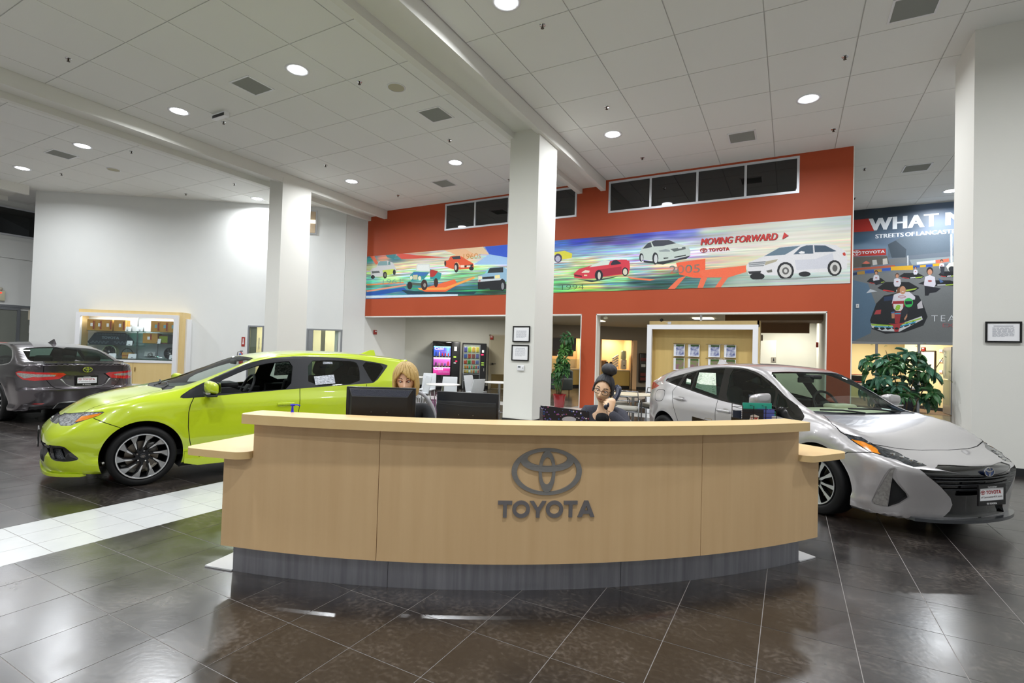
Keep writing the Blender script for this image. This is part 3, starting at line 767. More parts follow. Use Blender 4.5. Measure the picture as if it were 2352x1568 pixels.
# ---------------------------------------------------------------- car body field
def curve(pts):
    pts = sorted(pts); xs = np.array([p[0] for p in pts], float); ys = np.array([p[1] for p in pts], float)
    n = len(xs)
    if n == 2: return lambda q: np.interp(q, xs, ys)
    d = np.diff(ys)/np.diff(xs); m = np.zeros(n); m[0] = d[0]; m[-1] = d[-1]
    for i in range(1, n-1):
        m[i] = 0 if d[i-1]*d[i] <= 0 else 2*d[i-1]*d[i]/(d[i-1]+d[i])
    tx, ty = [], []
    for i in range(n-1):
        h = xs[i+1]-xs[i]; t = np.linspace(0, 1, 48, endpoint=False)
        tx.append(xs[i]+h*t)
        ty.append((2*t**3-3*t**2+1)*ys[i]+(t**3-2*t**2+t)*h*m[i]+(-2*t**3+3*t**2)*ys[i+1]+(t**3-t**2)*h*m[i+1])
    tx = np.append(np.concatenate(tx), xs[-1]); ty = np.append(np.concatenate(ty), ys[-1])
    return lambda q: np.interp(q, tx, ty)

def smax(a, b, k):
    h = np.maximum(k-np.abs(a-b), 0)/k
    return np.maximum(a, b)+h*h*h*k/6

class CarShape:
    """solid body of a car as a smooth field; x forward from the front axle, y left, z up"""
    def __init__(s, **kw):
        s.__dict__.update(kw)
        for k in ('top', 'crown', 'width', 'belt', 'front', 'rear', 'bottom', 'green_w', 'shiftc', 'sidep'):
            setattr(s, k, curve(getattr(s, k)))
    def field(s, P):
        x, y, z = P[..., 0], np.abs(P[..., 1]), P[..., 2]
        xs = x+s.shiftc(x)*y*y
        g1 = (z-(s.top(xs)-s.crown(x)*y*y))*s.topk
        w = s.width(x); zb = s.belt(x)
        lower = w+s.sidep(z)-s.tuck*np.exp(-((zb-z)/.07).clip(0, 9))
        for (cx, cz, r, h) in s.flares:
            rr = np.hypot(x-cx, z-cz)
            lower = lower+h*np.exp(-((rr-r)/.075)**2)/(1+np.exp(-(z-cz)/.06))
        lean = s.green_w(x)
        upper = w+s.sidep(zb)-s.tuck-(z-zb)*lean
        g2 = (y-np.where(z > zb, upper, lower))*.9
        g = smax(g1, g2, s.kt)
        xf = s.front(z)-s.fn2*y*y-s.fn6*y**6
        xr = s.rear(z)+s.rn2*y*y+s.rn6*y**6
        g = smax(g, x-xf, s.kf)
        g = smax(g, xr-x, s.kr)
        g = smax(g, s.bottom(x)-z, .03)
        if s.extra is not None: g = s.extra(g, x, y, z)
        return g
    def grad(s, P, e=.010):
        g = np.zeros_like(P)
        for i in range(3):
            d = np.zeros(3); d[i] = e
            g[..., i] = s.field(P+d)-s.field(P-d)
        return g/np.maximum(np.linalg.norm(g, axis=-1, keepdims=True), 1e-9)
    def march(s, O, D, tmax=1.6, n=72):
        """first hit along rays that start inside"""
        lo = np.zeros(O.shape[0]); hi = np.full(O.shape[0], tmax)
        for i in range(1, n+1):
            t = tmax*i/n
            out = (s.field(O+D*t) > 0) & (hi == tmax)
            hi[out] = t; lo = np.where(hi == tmax, t, lo)
        for _ in range(18):
            m = (lo+hi)/2; ins = s.field(O+D*m[:, None]) < 0
            lo = np.where(ins, m, lo); hi = np.where(ins, hi, m)
        return O+D*((lo+hi)/2)[:, None]
    def half_mesh(s, dx=.035, nth=72, ncap=26):
        x0, x1 = s.ax[0], s.ax[1]; zc = s.ax[2]
        N = int((x1-x0)/dx); O = []; D = []
        th = np.linspace(-np.pi/2, np.pi/2, nth+1)
        # denser near the roof edge and the sill
        rows = []
        for k in range(ncap, 0, -1):
            ph = k/ncap*np.pi/2*.985; rows.append((x0, ph, -1))
        for k in range(N+1): rows.append((x0+(x1-x0)*k/N, 0, 1))
        for k in range(1, ncap+1):
            ph = k/ncap*np.pi/2*.985; rows.append((x1, ph, 1))
        for xx, ph, sg in rows:
            for t in th:
                O.append((xx, 0, zc)); D.append((sg*math.sin(ph), math.cos(ph)*math.cos(t), math.cos(ph)*math.sin(t)))
        O = np.array(O, float); D = np.array(D, float)
        V = s.march(O, D)
        M = nth+1
        for r in range(len(rows)): V[r*M, 1] = 0; V[r*M+M-1, 1] = 0
        F = []
        for r in range(len(rows)-1):
            for j in range(nth):
                F.append((r*M+j, (r+1)*M+j, (r+1)*M+j+1, r*M+j+1))
        # end caps: triangle fans onto a pole on the centre plane
        for r, sg in ((0, -1), (len(rows)-1, 1)):
            c = s.march(np.array([[s.ax[0] if sg < 0 else s.ax[1], 0, zc]], float), np.array([[sg, 0, 0]], float))[0]
            V = np.vstack([V, c]); ci = len(V)-1
            for j in range(nth):
                F.append((ci, r*M+j, r*M+j+1) if sg < 0 else (ci, r*M+j+1, r*M+j))
        return V, [f[::-1] for f in F]

def green_extra(g, x, y, z):
    return g
COROLLA = dict(
    top=[(-3.6,1.30),(-3.45,1.34),(-3.3,1.365),(-3.0,1.40),(-2.68,1.425),(-2.22,1.445),(-1.8,1.44),(-1.45,1.41),(-1.15,1.345),(-.79,1.195),(-.4,1.035),(-.25,.995),(-.02,.965),(.19,.925),(.40,.865),(.52,.80),(.62,.735),(.70,.675),(.80,.58),(.9,.45)],
    crown=[(-3.6,.10),(-1.6,.09),(-1.0,.05),(-.4,.03),(-.1,.06),(.3,.13),(.9,.2)],
    shiftc=[(-3.6,-.05),(-2.6,-.0),(-1.5,.05),(-1.0,.10),(-.4,.10),(-.1,.02),(.3,.0),(.6,.18),(1.,.25)],
    width=[(-3.5,.72),(-3.2,.80),(-2.6,.865),(-1.3,.855),(0,.868),(.4,.85),(.7,.80),(1.0,.70)],
    sidep=[(.10,-.05),(.17,-.015),(.26,-.005),(.32,-.03),(.45,-.008),(.62,.0),(.76,.0),(.80,-.004),(.95,-.045),(1.4,-.06)],
    belt=[(-3.5,1.06),(-2.6,1.02),(-1.6,.97),(-.43,.90),(-.1,.885),(.3,.80),(.6,.70),(.9,.58)],
    green_w=[(-3.5,.60),(-2.6,.58),(-1.5,.55),(-.5,.60),(-.2,1.2),(.9,1.5)],
    front=[(.1,.70),(.16,.745),(.24,.785),(.34,.79),(.38,.775),(.45,.79),(.53,.785),(.60,.75),(.66,.70),(.72,.63),(.9,.45)],
    rear=[(.1,-3.25),(.3,-3.40),(.6,-3.44),(.8,-3.42),(.95,-3.34),(1.2,-3.26),(1.27,-3.30),(1.33,-3.48),(1.5,-3.4)],
    bottom=[(-3.5,.26),(-3.0,.18),(-.5,.15),(.4,.16),(.9,.15)],
    flares=[(0,.31,.40,.012),(-2.6,.31,.40,.012)], tuck=.02, topk=.95, kt=.055, kf=.07, kr=.06, fn2=.08, fn6=.90, rn2=.15, rn6=.35,
    ax=(-3.05,.55,.60), extra=None)
PRIUS = dict(
    top=[(-3.75,1.08),(-3.6,1.13),(-3.4,1.19),(-3.0,1.305),(-2.5,1.40),(-2.0,1.445),(-1.6,1.455),(-1.3,1.44),(-1.0,1.385),(-.6,1.19),(-.3,1.02),(-.15,.95),(0,.915),(.2,.865),(.4,.80),(.6,.725),(.75,.678),(.88,.635),(.98,.57),(1.1,.45)],
    crown=[(-3.6,.12),(-1.6,.11),(-1.1,.06),(-.4,.02),(-.1,-.03),(.3,-.03),(.6,.05),(.9,.15)],
    shiftc=[(-3.6,-.05),(-2.6,0),(-1.5,.05),(-1.0,.12),(-.4,.14),(-.1,.02),(.3,0),(.6,.1),(1.,.2)],
    width=[(-3.7,.60),(-3.4,.70),(-3.1,.80),(-2.7,.872),(-1.4,.865),(0,.875),(.4,.865),(.7,.82),(1.0,.74)],
    sidep=[(.10,-.06),(.2,-.02),(.26,-.005),(.30,-.02),(.42,-.015),(.6,.0),(.78,.0),(.84,-.008),(.95,-.04),(1.1,-.07),(1.4,-.08)],
    belt=[(-3.7,1.04),(-3.2,1.10),(-2.9,1.12),(-2.5,1.08),(-2.15,1.04),(-1.6,.975),(-1.15,.95),(-.35,.885),(-.1,.90),(.1,.88),(.3,.83),(.5,.74),(.7,.64),(.9,.54)],
    green_w=[(-3.5,.9),(-2.9,.75),(-2.5,.65),(-1.5,.55),(-.6,.60),(-.2,1.0),(.9,1.3)],
    front=[(.1,.84),(.15,.87),(.19,.885),(.24,.89),(.34,.905),(.45,.925),(.58,.94),(.63,.93),(.68,.88),(.74,.76),(.9,.5)],
    rear=[(.1,-3.40),(.3,-3.55),(.6,-3.60),(.9,-3.60),(1.08,-3.63),(1.13,-3.66),(1.5,-3.4)],
    bottom=[(-3.6,.26),(-3.0,.18),(-.5,.15),(.4,.15),(.9,.13)],
    flares=[(0,.32,.40,.014),(-2.7,.32,.40,.014)], tuck=.015, topk=.95, kt=.06, kf=.06, kr=.06, fn2=.30, fn6=.55, rn2=.20, rn6=.9,
    ax=(-3.15,.52,.60), extra=None)
CAMRY = dict(
    top=[(-4.1,1.05),(-3.9,1.068),(-3.75,1.072),(-3.6,1.08),(-3.45,1.10),(-3.3,1.15),(-2.9,1.29),(-2.6,1.365),(-2.2,1.42),(-1.5,1.445),(-1.1,1.43),(-.8,1.37),(-.2,1.10),(.0,1.0),(.3,.93),(.7,.82),(.95,.60)],
    crown=[(-3.9,.03),(-3.4,.04),(-2.9,.08),(-1.6,.10),(-.4,.05),(.3,.13),(.9,.2)],
    shiftc=[(-3.9,0),(-3.6,-.1),(-3.3,-.16),(-2.7,-.14),(-2.0,0),(-1.0,.10),(-.4,.10),(-.1,.02),(.3,.0)],
    width=[(-3.95,.80),(-3.7,.86),(-3.3,.91),(-2.8,.925),(-1.3,.91),(0,.92),(.6,.88),(1.0,.78)],
    sidep=[(.10,-.06),(.18,-.03),(.26,-.01),(.34,-.03),(.5,-.01),(.7,.0),(.82,.0),(.90,-.015),(1.0,-.05),(1.4,-.08)],
    belt=[(-4.0,.98),(-3.6,1.02),(-3.2,1.03),(-2.6,1.00),(-1.6,.97),(-.43,.92),(0,.9),(.5,.8),(.9,.65)],
    green_w=[(-3.9,1.2),(-3.5,.95),(-3.0,.62),(-1.5,.55),(-.5,.60),(-.2,1.2),(.9,1.5)],
    front=[(.1,.80),(.2,.92),(.5,.97),(.7,.92),(.85,.7)],
    rear=[(.12,-3.70),(.2,-3.78),(.30,-3.84),(.36,-3.88),(.5,-3.915),(.60,-3.93),(.64,-3.90),(.9,-3.875),(1.0,-3.885),(1.1,-3.90),(1.3,-3.90)],
    bottom=[(-3.9,.24),(-3.0,.18),(-.5,.15),(.9,.15)],
    flares=[(0,.33,.41,.014),(-2.825,.33,.41,.014)], tuck=.015, topk=.95, kt=.05, kf=.07, kr=.05, fn2=.3, fn6=.5, rn2=.20, rn6=.40,
    ax=(-3.45,.55,.62), extra=None)
# ================================================================ cars
def knife(bm, poly, ax, cond, closed=True):
    """cut the faces of bm along a 2-D outline projected along one axis. ax=(i,j): coordinate indices of the outline"""
    i, j = ax; k = 3-i-j; n = len(poly)
    for s in range(n if closed else n-1):
        a = poly[s]; b = poly[(s+1) % n]
        x0, x1 = min(a[0], b[0])-.002, max(a[0], b[0])+.002; y0, y1 = min(a[1], b[1])-.002, max(a[1], b[1])+.002
        dx, dy = b[0]-a[0], b[1]-a[1]; L = math.hypot(dx, dy)
        if L < 1e-6: continue
        nn = [0, 0, 0]; nn[i] = dy/L; nn[j] = -dx/L
        nx, ny = dy/L, -dx/L
        fs = set()
        for f in bm.faces:
            if not cond(f): continue
            mi = mj = 1e9; Mi = Mj = -1e9; lo = 1e9; hi = -1e9
            for v in f.verts:
                p = v.co[i]; q = v.co[j]
                if p < mi: mi = p
                if p > Mi: Mi = p
                if q < mj: mj = q
                if q > Mj: Mj = q
                d = (p-a[0])*nx+(q-a[1])*ny
                if d < lo: lo = d
                if d > hi: hi = d
            if Mi < x0 or mi > x1 or Mj < y0 or mj > y1 or lo > -1e-5 or hi < 1e-5: continue
            fs.add(f)
        if not fs: continue
        co = [0, 0, 0]; co[i] = a[0]; co[j] = a[1]
        es = set(e for f in fs for e in f.edges); vs = set(v for f in fs for v in f.verts)
        bmesh.ops.bisect_plane(bm, geom=list(fs)+list(es)+list(vs), dist=1e-5, plane_co=co, plane_no=nn)
def inside(poly, x, y):
    c = False; n = len(poly); j = n-1
    for i in range(n):
        xi, yi = poly[i]; xj, yj = poly[j]
        if (yi > y) != (yj > y) and x < (xj-xi)*(y-yi)/(yj-yi)+xi: c = not c
        j = i
    return c
def strip(line, w):
    """thin band outline around a polyline"""
    L = []; R = []
    for k, p in enumerate(line):
        a = line[max(0, k-1)]; b = line[min(len(line)-1, k+1)]
        dx, dy = b[0]-a[0], b[1]-a[1]; n = math.hypot(dx, dy) or 1
        L.append((p[0]-dy/n*w/2, p[1]+dx/n*w/2)); R.append((p[0]+dy/n*w/2, p[1]-dx/n*w/2))
    return L+R[::-1]
AXI = {'s': (0, 2), 't': (0, 1), 'f': (1, 2), 'r': (1, 2)}
def smooth_poly(P, n=3):
    """round the corners of a closed outline a little (Chaikin)"""
    for _ in range(n):
        Q = []
        for i in range(len(P)):
            a, b = P[i], P[(i+1) % len(P)]
            Q += [(a[0]*.8+b[0]*.2, a[1]*.8+b[1]*.2), (a[0]*.2+b[0]*.8, a[1]*.2+b[1]*.8)]
        P = Q
    return P
def arc(cx, cz, r, n=56): return [(cx+r*math.cos(2*PI*k/n), cz+r*math.sin(2*PI*k/n)) for k in range(n)]

def car_shell(S, regions, wheels, arch_r, root, paint, trim_under, lining, dx=.04, nth=64):
    """cut one half of the body along all outlines, then build every region as its own mesh, mirrored"""
    V, F = S.half_mesh(dx, nth)
    bm = bmesh.new(); vs = [bm.verts.new(v) for v in V]
    for f in F:
        try: bm.faces.new([vs[i] for i in f])
        except ValueError: pass
    bmesh.ops.remove_doubles(bm, verts=bm.verts[:], dist=1e-4)
    bmesh.ops.dissolve_degenerate(bm, edges=bm.edges[:], dist=1e-4)
    bm.normal_update()
    conds = {'s': lambda f: f.calc_center_median().y > .18, 't': lambda f: f.calc_center_median().z > .55,
             'f': lambda f: f.calc_center_median().x > .28, 'r': lambda f: f.calc_center_median().x < -2.6}
    cc = {k: {} for k in conds}
    def cond(pj):
        base = conds[pj]
        return base
    for (cx, cz) in wheels: knife(bm, arc(cx, cz, arch_r), (0, 2), lambda f: f.calc_center_median().y > .45)
    for r in regions: knife(bm, r['poly'], AXI[r['pj']], cond(r['pj']))
    lab = {}
    for f in bm.faces:
        c = f.calc_center_median(); name = 'body'
        if any(math.hypot(c.x-cx, c.z-cz) < arch_r for cx, cz in wheels) and c.y > .45: continue
        for k, r in enumerate(regions):
            i, j = AXI[r['pj']]
            if not conds[r['pj']](f): continue
            if r.get('only') and name not in r['only']: continue
            if inside(r['poly'], c[i], c[j]): name = r['name']
        if name == 'body' and c.z < .24 and f.normal.z < -.4: name = 'underbody'
        lab.setdefault(name, []).append(f)
    info = {r['name']: r for r in regions}
    info['body'] = dict(part='body', mat=paint); info['underbody'] = dict(part='underbody', mat=trim_under)
    out = {}
    lin_f = []
    for name, faces in lab.items():
        r = info[name]
        if r.get('drop'): continue
        off = r.get('off', 0.)
        idx = {}; P = []; FF = []
        for f in faces:
            fi = []
            for v in f.verts:
                if v not in idx: idx[v] = len(P); P.append(tuple(v.co))
                fi.append(idx[v])
            FF.append(fi)
        P = np.array(P); N = S.grad(P)
        cen = P[:, 1] < 1e-4; N[cen, 1] = 0
        if off:
            edges = {}
            for fi in FF:
                for a, b in zip(fi, fi[1:]+fi[:1]): edges[(a, b)] = edges.get((a, b), 0)+1
            n0 = len(P); P2 = P+N*off
            bd = [(a, b) for (a, b) in edges if (b, a) not in edges and not (P[a][1] < 1e-4 and P[b][1] < 1e-4)]
            P = np.vstack([P2, P]); N2 = np.vstack([N, N])
            sk = [[b, a, n0+a, n0+b] if off < 0 else [b, a, n0+a, n0+b] for a, b in bd]
            FA = FF+sk; N = N2; nsk = len(sk)
        else: FA = FF; nsk = 0
        glassy = r.get('glass'); split = r.get('pair', False)
        sides = [1, -1]
        def emit(sds, nm):
            VV = []; FF2 = []; NN = []
            for sg in sds:
                b = len(VV)
                for p, n_ in zip(P, N): VV.append((p[0], p[1]*sg, p[2])); NN.append((n_[0], n_[1]*sg, n_[2]))
                for fi in FA: FF2.append([b+q for q in (fi if sg > 0 else fi[::-1])])
            me = bpy.data.meshes.new(nm); me.from_pydata(VV, [], FF2)
            me.materials.append(r['mat'])
            me.polygons.foreach_set('use_smooth', [True]*len(me.polygons)); me.update()
            try: me.normals_split_custom_set_from_vertices(NN)
            except Exception as e: pass
            o = bpy.data.objects.new(nm, me); COL.objects.link(o); adopt(o, root)
            if r.get('label'): o['label'] = r['label']
            out.setdefault(name, []).append(o)
        if split: emit([1], r['part']); emit([-1], r['part'])
        else: emit([1, -1], r['part'])
        if not r.get('nolining') and name != 'underbody' and not glassy:
            lin_f += [f for f in faces if f.calc_center_median().z > .42]
    if lining:
        idx = {}; P = []; FF = []
        for f in lin_f:
            fi = []
            for v in f.verts:
                if v not in idx: idx[v] = len(P); P.append(tuple(v.co))
                fi.append(idx[v])
            FF.append(fi[::-1])
        P = np.array(P); N = S.grad(P); P = P-N*.022
        VV = [tuple(p) for p in P]+[(p[0], -p[1], p[2]) for p in P]; n = len(P)
        F2 = FF+[[n+q for q in fi[::-1]] for fi in FF]
        keep = [f for f in F2 if all(-3.4 < VV[q][0] < -.25 for q in f)]
        me = bpy.data.meshes.new('interior_lining'); me.from_pydata(VV, [], keep); me.materials.append(lining); me.update()
        me.polygons.foreach_set('use_smooth', [True]*len(me.polygons))
        o = bpy.data.objects.new('interior_lining', me); COL.objects.link(o); adopt(o, root)
    bm.free()
    return out

RUB = mat('tyre_rubber', '#0b0b0c', .6, spec=.3, bump=(300, .1)); RIMD = mat('rim_dark', '#26272a', .3, .7); RIMS = mat('rim_machined', '#cfd1d4', .3, .75); WELL = mat('wheel_well', '#08080a', .9)
DISC = mat('brake_disc', '#6f6a64', .35, .9)
def spoke_outline(style, k, n, R):
    """2-D outline of one spoke in the wheel plane"""
    a0 = 2*PI*k/n
    def P(r, a): return (r*math.cos(a0+a), r*math.sin(a0+a))
    if style == 'swirl': return [P(.045, -.45), P(.09, -.22), P(.15, -.09), P(R, -.06), P(R, .30), P(.17, .15), P(.11, .03), P(.05, -.05)]
    if style == 'star': return [P(.05, -.26), P(.12, -.09), P(R, -.105), P(R, .105), P(.12, .09), P(.05, .26)]
    return [P(.045, -.22), P(.12, -.07), P(R, -.05), P(R, .05), P(.12, .07), P(.045, .22)]
def make_wheel(root, style, n, cx, cy, cz, side, tr, rr, steer=0., phase=0.):
    """wheel standing in the x-z plane; side=+1 left, -1 right. parts: rim with spokes, tyre, brake disc, hub cap, lug nuts"""
    w = .22; q = side
    mx = Matrix.Translation((cx, cy, cz)) @ Matrix.Rotation(steer, 4, 'Z') @ Matrix.Rotation(phase, 4, 'Y')
    fy = lambda d: q*(w/2-d)
    mb = MB(); R = rr-.012
    mb.lathe([(rr+.004, fy(.0)), (rr-.006, fy(-.004)), (rr-.016, fy(.006)), (rr-.022, fy(.03)), (rr-.035, fy(.09)), (rr-.03, fy(.2)), (rr, fy(.2))], 48, 1, mx, axis='y')
    mb.lathe([(rr-.003, fy(-.005)), (rr-.012, fy(-.004)), (rr-.016, fy(.004))], 48, 0, mx, axis='y')
    for k in range(n):
        o = spoke_outline(style, k, n, R)
        front = -.012
        ys = (fy(.022), fy(.055)); yf = fy(.012)
        V = [(a, fy(.010+.02*max(0, 1-math.hypot(a, b)/.1)), b) for a, b in o]+[(a*.99, fy(.06), b*.99) for a, b in o]; m = len(o)
        F = [tuple(range(m)), tuple(reversed(range(m, 2*m)))]+[(i, m+i, m+(i+1) % m, (i+1) % m) for i in range(m)]
        b0 = len(mb.F); mb.add(V, F, 1, mx)
        mb.M[b0] = 0
        if style == 'swirl':      # machined face beside the dark shoulder
            o2 = [(a, b) for a, b in [o[1], o[2], o[3], ((o[3][0]*.12+o[4][0]*.88), (o[3][1]*.12+o[4][1]*.88)), (.45*o[2][0]+.55*o[5][0], .45*o[2][1]+.55*o[5][1]), (.5*o[1][0]+.5*o[6][0], .5*o[1][1]+.5*o[6][1])]]
            mb.M[b0] = 1
            mb.add([(a, fy(.007+.02*max(0, 1-math.hypot(a, b)/.1)), b) for a, b in o2], [tuple(range(6)), tuple(reversed(range(6)))], 0, mx)
    mb.lathe([(.0005, fy(.020)), (.062, fy(.020)), (.068, fy(.03)), (.068, fy(.07))], 24, 1, mx, axis='y')
    wh = mb.build('wheel', [RIMS, RIMD], root, auto=35)
    t = MB(); p = []
    for r_, y in ((rr, .012), (rr+.012, -.002), (rr+.03, -.010), (tr-.02, -.004), (tr-.006, .010), (tr, .03)): p.append((r_, q*(w/2-y)))
    for r_, y in ((tr, .03), (tr-.006, .010), (tr-.02, -.004), (rr, .012)): p.append((r_, -q*(w/2-y)))
    t.lathe(p, 56, 0, mx, axis='y'); ty = t.build('tyre', RUB, wh, smooth=True)
    d = MB().lathe([(.0005, fy(.09)), (.15, fy(.09)), (.15, fy(.11)), (.0005, fy(.11))], 32, 0, mx, axis='y').build('brake_disc', DISC, wh, auto=40)
    c = MB().lathe([(.0005, fy(-.0)), (.026, fy(-.0)), (.031, fy(.004)), (.033, fy(.03))], 20, 0, mx, axis='y').build('hub_cap', mat('hub_cap', '#2c2d30', .25, .6), wh, auto=40)
    e = MB(); oval_emblem(e, .038, .002, 0, mx @ Matrix.Translation((0, fy(-.0005), 0)) @ Matrix.Rotation(PI/2*q, 4, 'X'), n=18); e.build('hub_emblem', CHROME, wh)
    for k in range(5):
        a = 2*PI*(k+.5)/5; x, z = .055*math.cos(a), .055*math.sin(a)
        MB().lathe([(.0005, fy(.006)), (.007, fy(.006)), (.009, fy(.012)), (.010, fy(.03))], 8, 0, mx @ Matrix.Translation((x, 0, z)), axis='y').build('lug_nut', CHROME, wh)
    MB().rbox((-.09 if q > 0 else -.09, fy(.10), .06), (.09, .06, .12), .02, 2, 0, mx).build('brake_caliper', mat('caliper_grey', '#7a7a78', .5, .5), wh)
    return wh
def make_well(root, cx, cz, r):
    mb = MB()
    for q in (1, -1):
        for k in range(24):
            a, b = PI*k/24*1.3-.47, PI*(k+1)/24*1.3-.47
            V = [(cx+r*math.cos(a), q*.42, cz+r*math.sin(a)), (cx+r*math.cos(b), q*.42, cz+r*math.sin(b)), (cx+r*math.cos(b), q*.79, cz+r*math.sin(b)), (cx+r*math.cos(a), q*.79, cz+r*math.sin(a))]
            mb.add(V, [(0, 1, 2, 3)])
        mb.add([(cx+r*math.cos(2*PI*k/24), q*.42, cz+r*math.sin(2*PI*k/24)) for k in range(24) if math.sin(2*PI*k/24) > -.5], [tuple(range(17))])
    mb.build('wheel_well', WELL, root)
def seat(root, x, y, m, name='front_seat', w=.50, head=True, lean=.25, z0=.35):
    mb = MB()
    mb.rbox((x+.02, y, z0+.12), (.52, w, .16), .05, 3)
    mx = Matrix.Translation((x-.26, y, z0+.14)) @ Matrix.Rotation(-lean, 4, 'Y')
    mb.rbox((0, 0, .32), (.13, w, .62), .055, 3, 0, mx)
    for q in (1, -1): mb.rbox((.05, q*(w/2-.05), .28), (.12, .08, .46), .035, 2, 0, mx)
    if head: mb.rbox((.01, 0, .74), (.10, .25, .19), .045, 3, 0, mx); mb.cyl(mx @ Vector((0, -.06, .6)), mx @ Vector((0, -.06, .68)), .007); mb.cyl(mx @ Vector((0, .06, .6)), mx @ Vector((0, .06, .68)), .007)
    return mb.build(name, m, root, auto=50)
def rear_bench(root, x, m, w=1.22):
    mb = MB(); mb.rbox((x+.05, 0, .45), (.5, w, .18), .06, 3)
    mx = Matrix.Translation((x-.26, 0, .5)) @ Matrix.Rotation(-.38, 4, 'Y')
    mb.rbox((0, 0, .30), (.14, w, .60), .05, 3, 0, mx)
    for y in (-.38, 0, .38): mb.rbox((0, y, .66), (.10, .26 if y else .2, .17), .045, 3, 0, mx)
    return mb.build('rear_bench', m, root, auto=50)
def steering(root, x, y, z, m, tilt=.42):
    mx = Matrix.Translation((x, y, z)) @ Matrix.Rotation(PI/2-tilt, 4, 'Y')
    mb = MB(); R = .185
    mb.tube([mx @ Vector((R*math.cos(a), R*math.sin(a), 0)) for a in [2*PI*k/32 for k in range(32)]], .0155, 8, closed=True)
    mb.rbox((0, 0, -.01), (.12, .13, .05), .02, 2, 0, mx)
    for a in (0, PI/2, -PI/2): mb.rbox((.11*math.cos(a), .11*math.sin(a), -.005), (.13 if a == 0 else .03, .03 if a == 0 else .13, .02), .008, 1, 0, mx)
    return mb.build('steering_wheel', m, root, auto=50)
def dashboard(root, x0, x1, z, m, w=.66):
    mb = MB(); P = [(x0, .45), (x0+.04, z-.04), (x0+.14, z), (x1-.10, z-.01), (x1, z-.06), (x1, .45)]
    mb.prism(P, -w, w, axis='y')
    mb.rbox((x0+.14, .36, z+.02), (.22, .34, .07), .03, 2)
    return mb.build('dashboard', m, root, auto=40)
def plate(root, loc, mxr, w=.31, h=.155):
    """dealer plate in its black frame; local x right, y up, z out"""
    mx = Matrix.Translation(loc) @ mxr
    fr = MB()
    o = [(-w/2-.012, -h/2-.012), (w/2+.012, -h/2-.012), (w/2+.012, h/2+.012), (-w/2-.012, h/2+.012)]; i_ = [(-w/2+.006, -h/2+.028), (w/2-.006, -h/2+.028), (w/2-.006, h/2-.020), (-w/2+.006, h/2-.020)]
    solid2d(fr, o, i_, 0, .012, 0, mx); p = fr.build('licence_plate', BLACK, root)
    MB().box(-w/2, w/2, -h/2+.01, h/2-.01, .001, .006, mx=mx).build('plate_sheet', PAPER, p)
    RED = mat('plate_red', '#9d1f22', .5); WT = mat('plate_white_print', '#e9e9ea', .5)
    def put(t, x, y, hh, ww, m, z, nm='lettering', bold=.012):
        V, F = text_bm(t, hh, ww, bold); mb = MB(); mb.add([v+Vector((x-ww/2, y, z)) for v in V], F, 0, mx); mb.build(nm, m, p)
    put('Lancaster', 0, h/2-.015, .014, .11, WT, .0125)
    e = MB(); sign_letters(e, .030, .185, .001, 0, mx @ Matrix.Translation((-.068, .006, .0065))); oval_emblem(e, .055, .001, 0, mx @ Matrix.Translation((-.108, .021, .0065)), 20); e.build('plate_print', RED, p)
    put('of LancasterAV.com', 0, -.026, .016, .26, mat('plate_dark_print', '#3a1518', .5), .0068)
    e = MB(); sign_letters(e, .015, .09, .001, 0, mx @ Matrix.Translation((-.035, -h/2-.004, .0122))); oval_emblem(e, .026, .001, 0, mx @ Matrix.Translation((-.055, -h/2+.004, .0122)), 16); e.build('plate_print', WT, p)
    return p
def emblem_badge(root, loc, mxr, w, back=None, name='emblem'):
    mx = Matrix.Translation(loc) @ mxr; mb = MB(); oval_emblem(mb, w, .006, 0, mx)
    o = mb.build(name, CHROME, root)
    if back: b = MB(); solid2d(b, ellipse(0, 0, w*.47, w*.31, 32), None, -.004, .002, 0, mx); b.build('emblem_backing', back, o)
    return o
ROTF = Matrix(((0, 0, 1, 0), (1, 0, 0, 0), (0, 1, 0, 0), (0, 0, 0, 1)))       # local x->+y, y->+z, z->+x : faces forward
ROTR = Matrix(((0, 0, -1, 0), (-1, 0, 0, 0), (0, 1, 0, 0), (0, 0, 0, 1)))     # faces rearward
def mirror_part(root, c, size, q, paint, base, sig=True, tilt=0.):
    """door mirror: rounded shell on a black foot"""
    mb = MB(); V, F = rbox_data(*size, .055, 5)
    V2 = []
    for v in V:
        t = (v.y/size[1]+.5); s = 1-.22*t if q > 0 else 1-.22*(1-t)
        V2.append(Vector((v.x*(1-.15*t), v.y, v.z*s+.03*(v.x/size[0]))) + Vector(c))
    mb.add(V2, F); m = mb.build('door_mirror', paint, root, smooth=True)
    MB().rbox((c[0]-size[0]/2-.001, c[1], c[2]), (.008, size[1]*.8, size[2]*.72), .003, 1).build('mirror_glass', mat('mirror_glass', '#6a7074', .03, 1.), m)
    MB().rbox((c[0]+.01, c[1]+q*.0, c[2]-size[2]/2-.008), (size[0]*.8, size[1]*.85, .03), .012, 2).build('mirror_foot', base, m)
    MB().cyl((c[0], c[1]-q*size[1]*.3, c[2]-size[2]/2), (c[0]-.0, c[1]-q*(size[1]*.5+.12), c[2]-size[2]/2-.03), .028, .03, 12).build('mirror_arm', base, m)
    if sig: MB().rbox((c[0]+size[0]*.38, c[1]+q*size[1]*.12, c[2]-size[2]*.36), (.05, size[1]*.7, .022), .008, 2).build('turn_signal', CHROME, m)
    return m
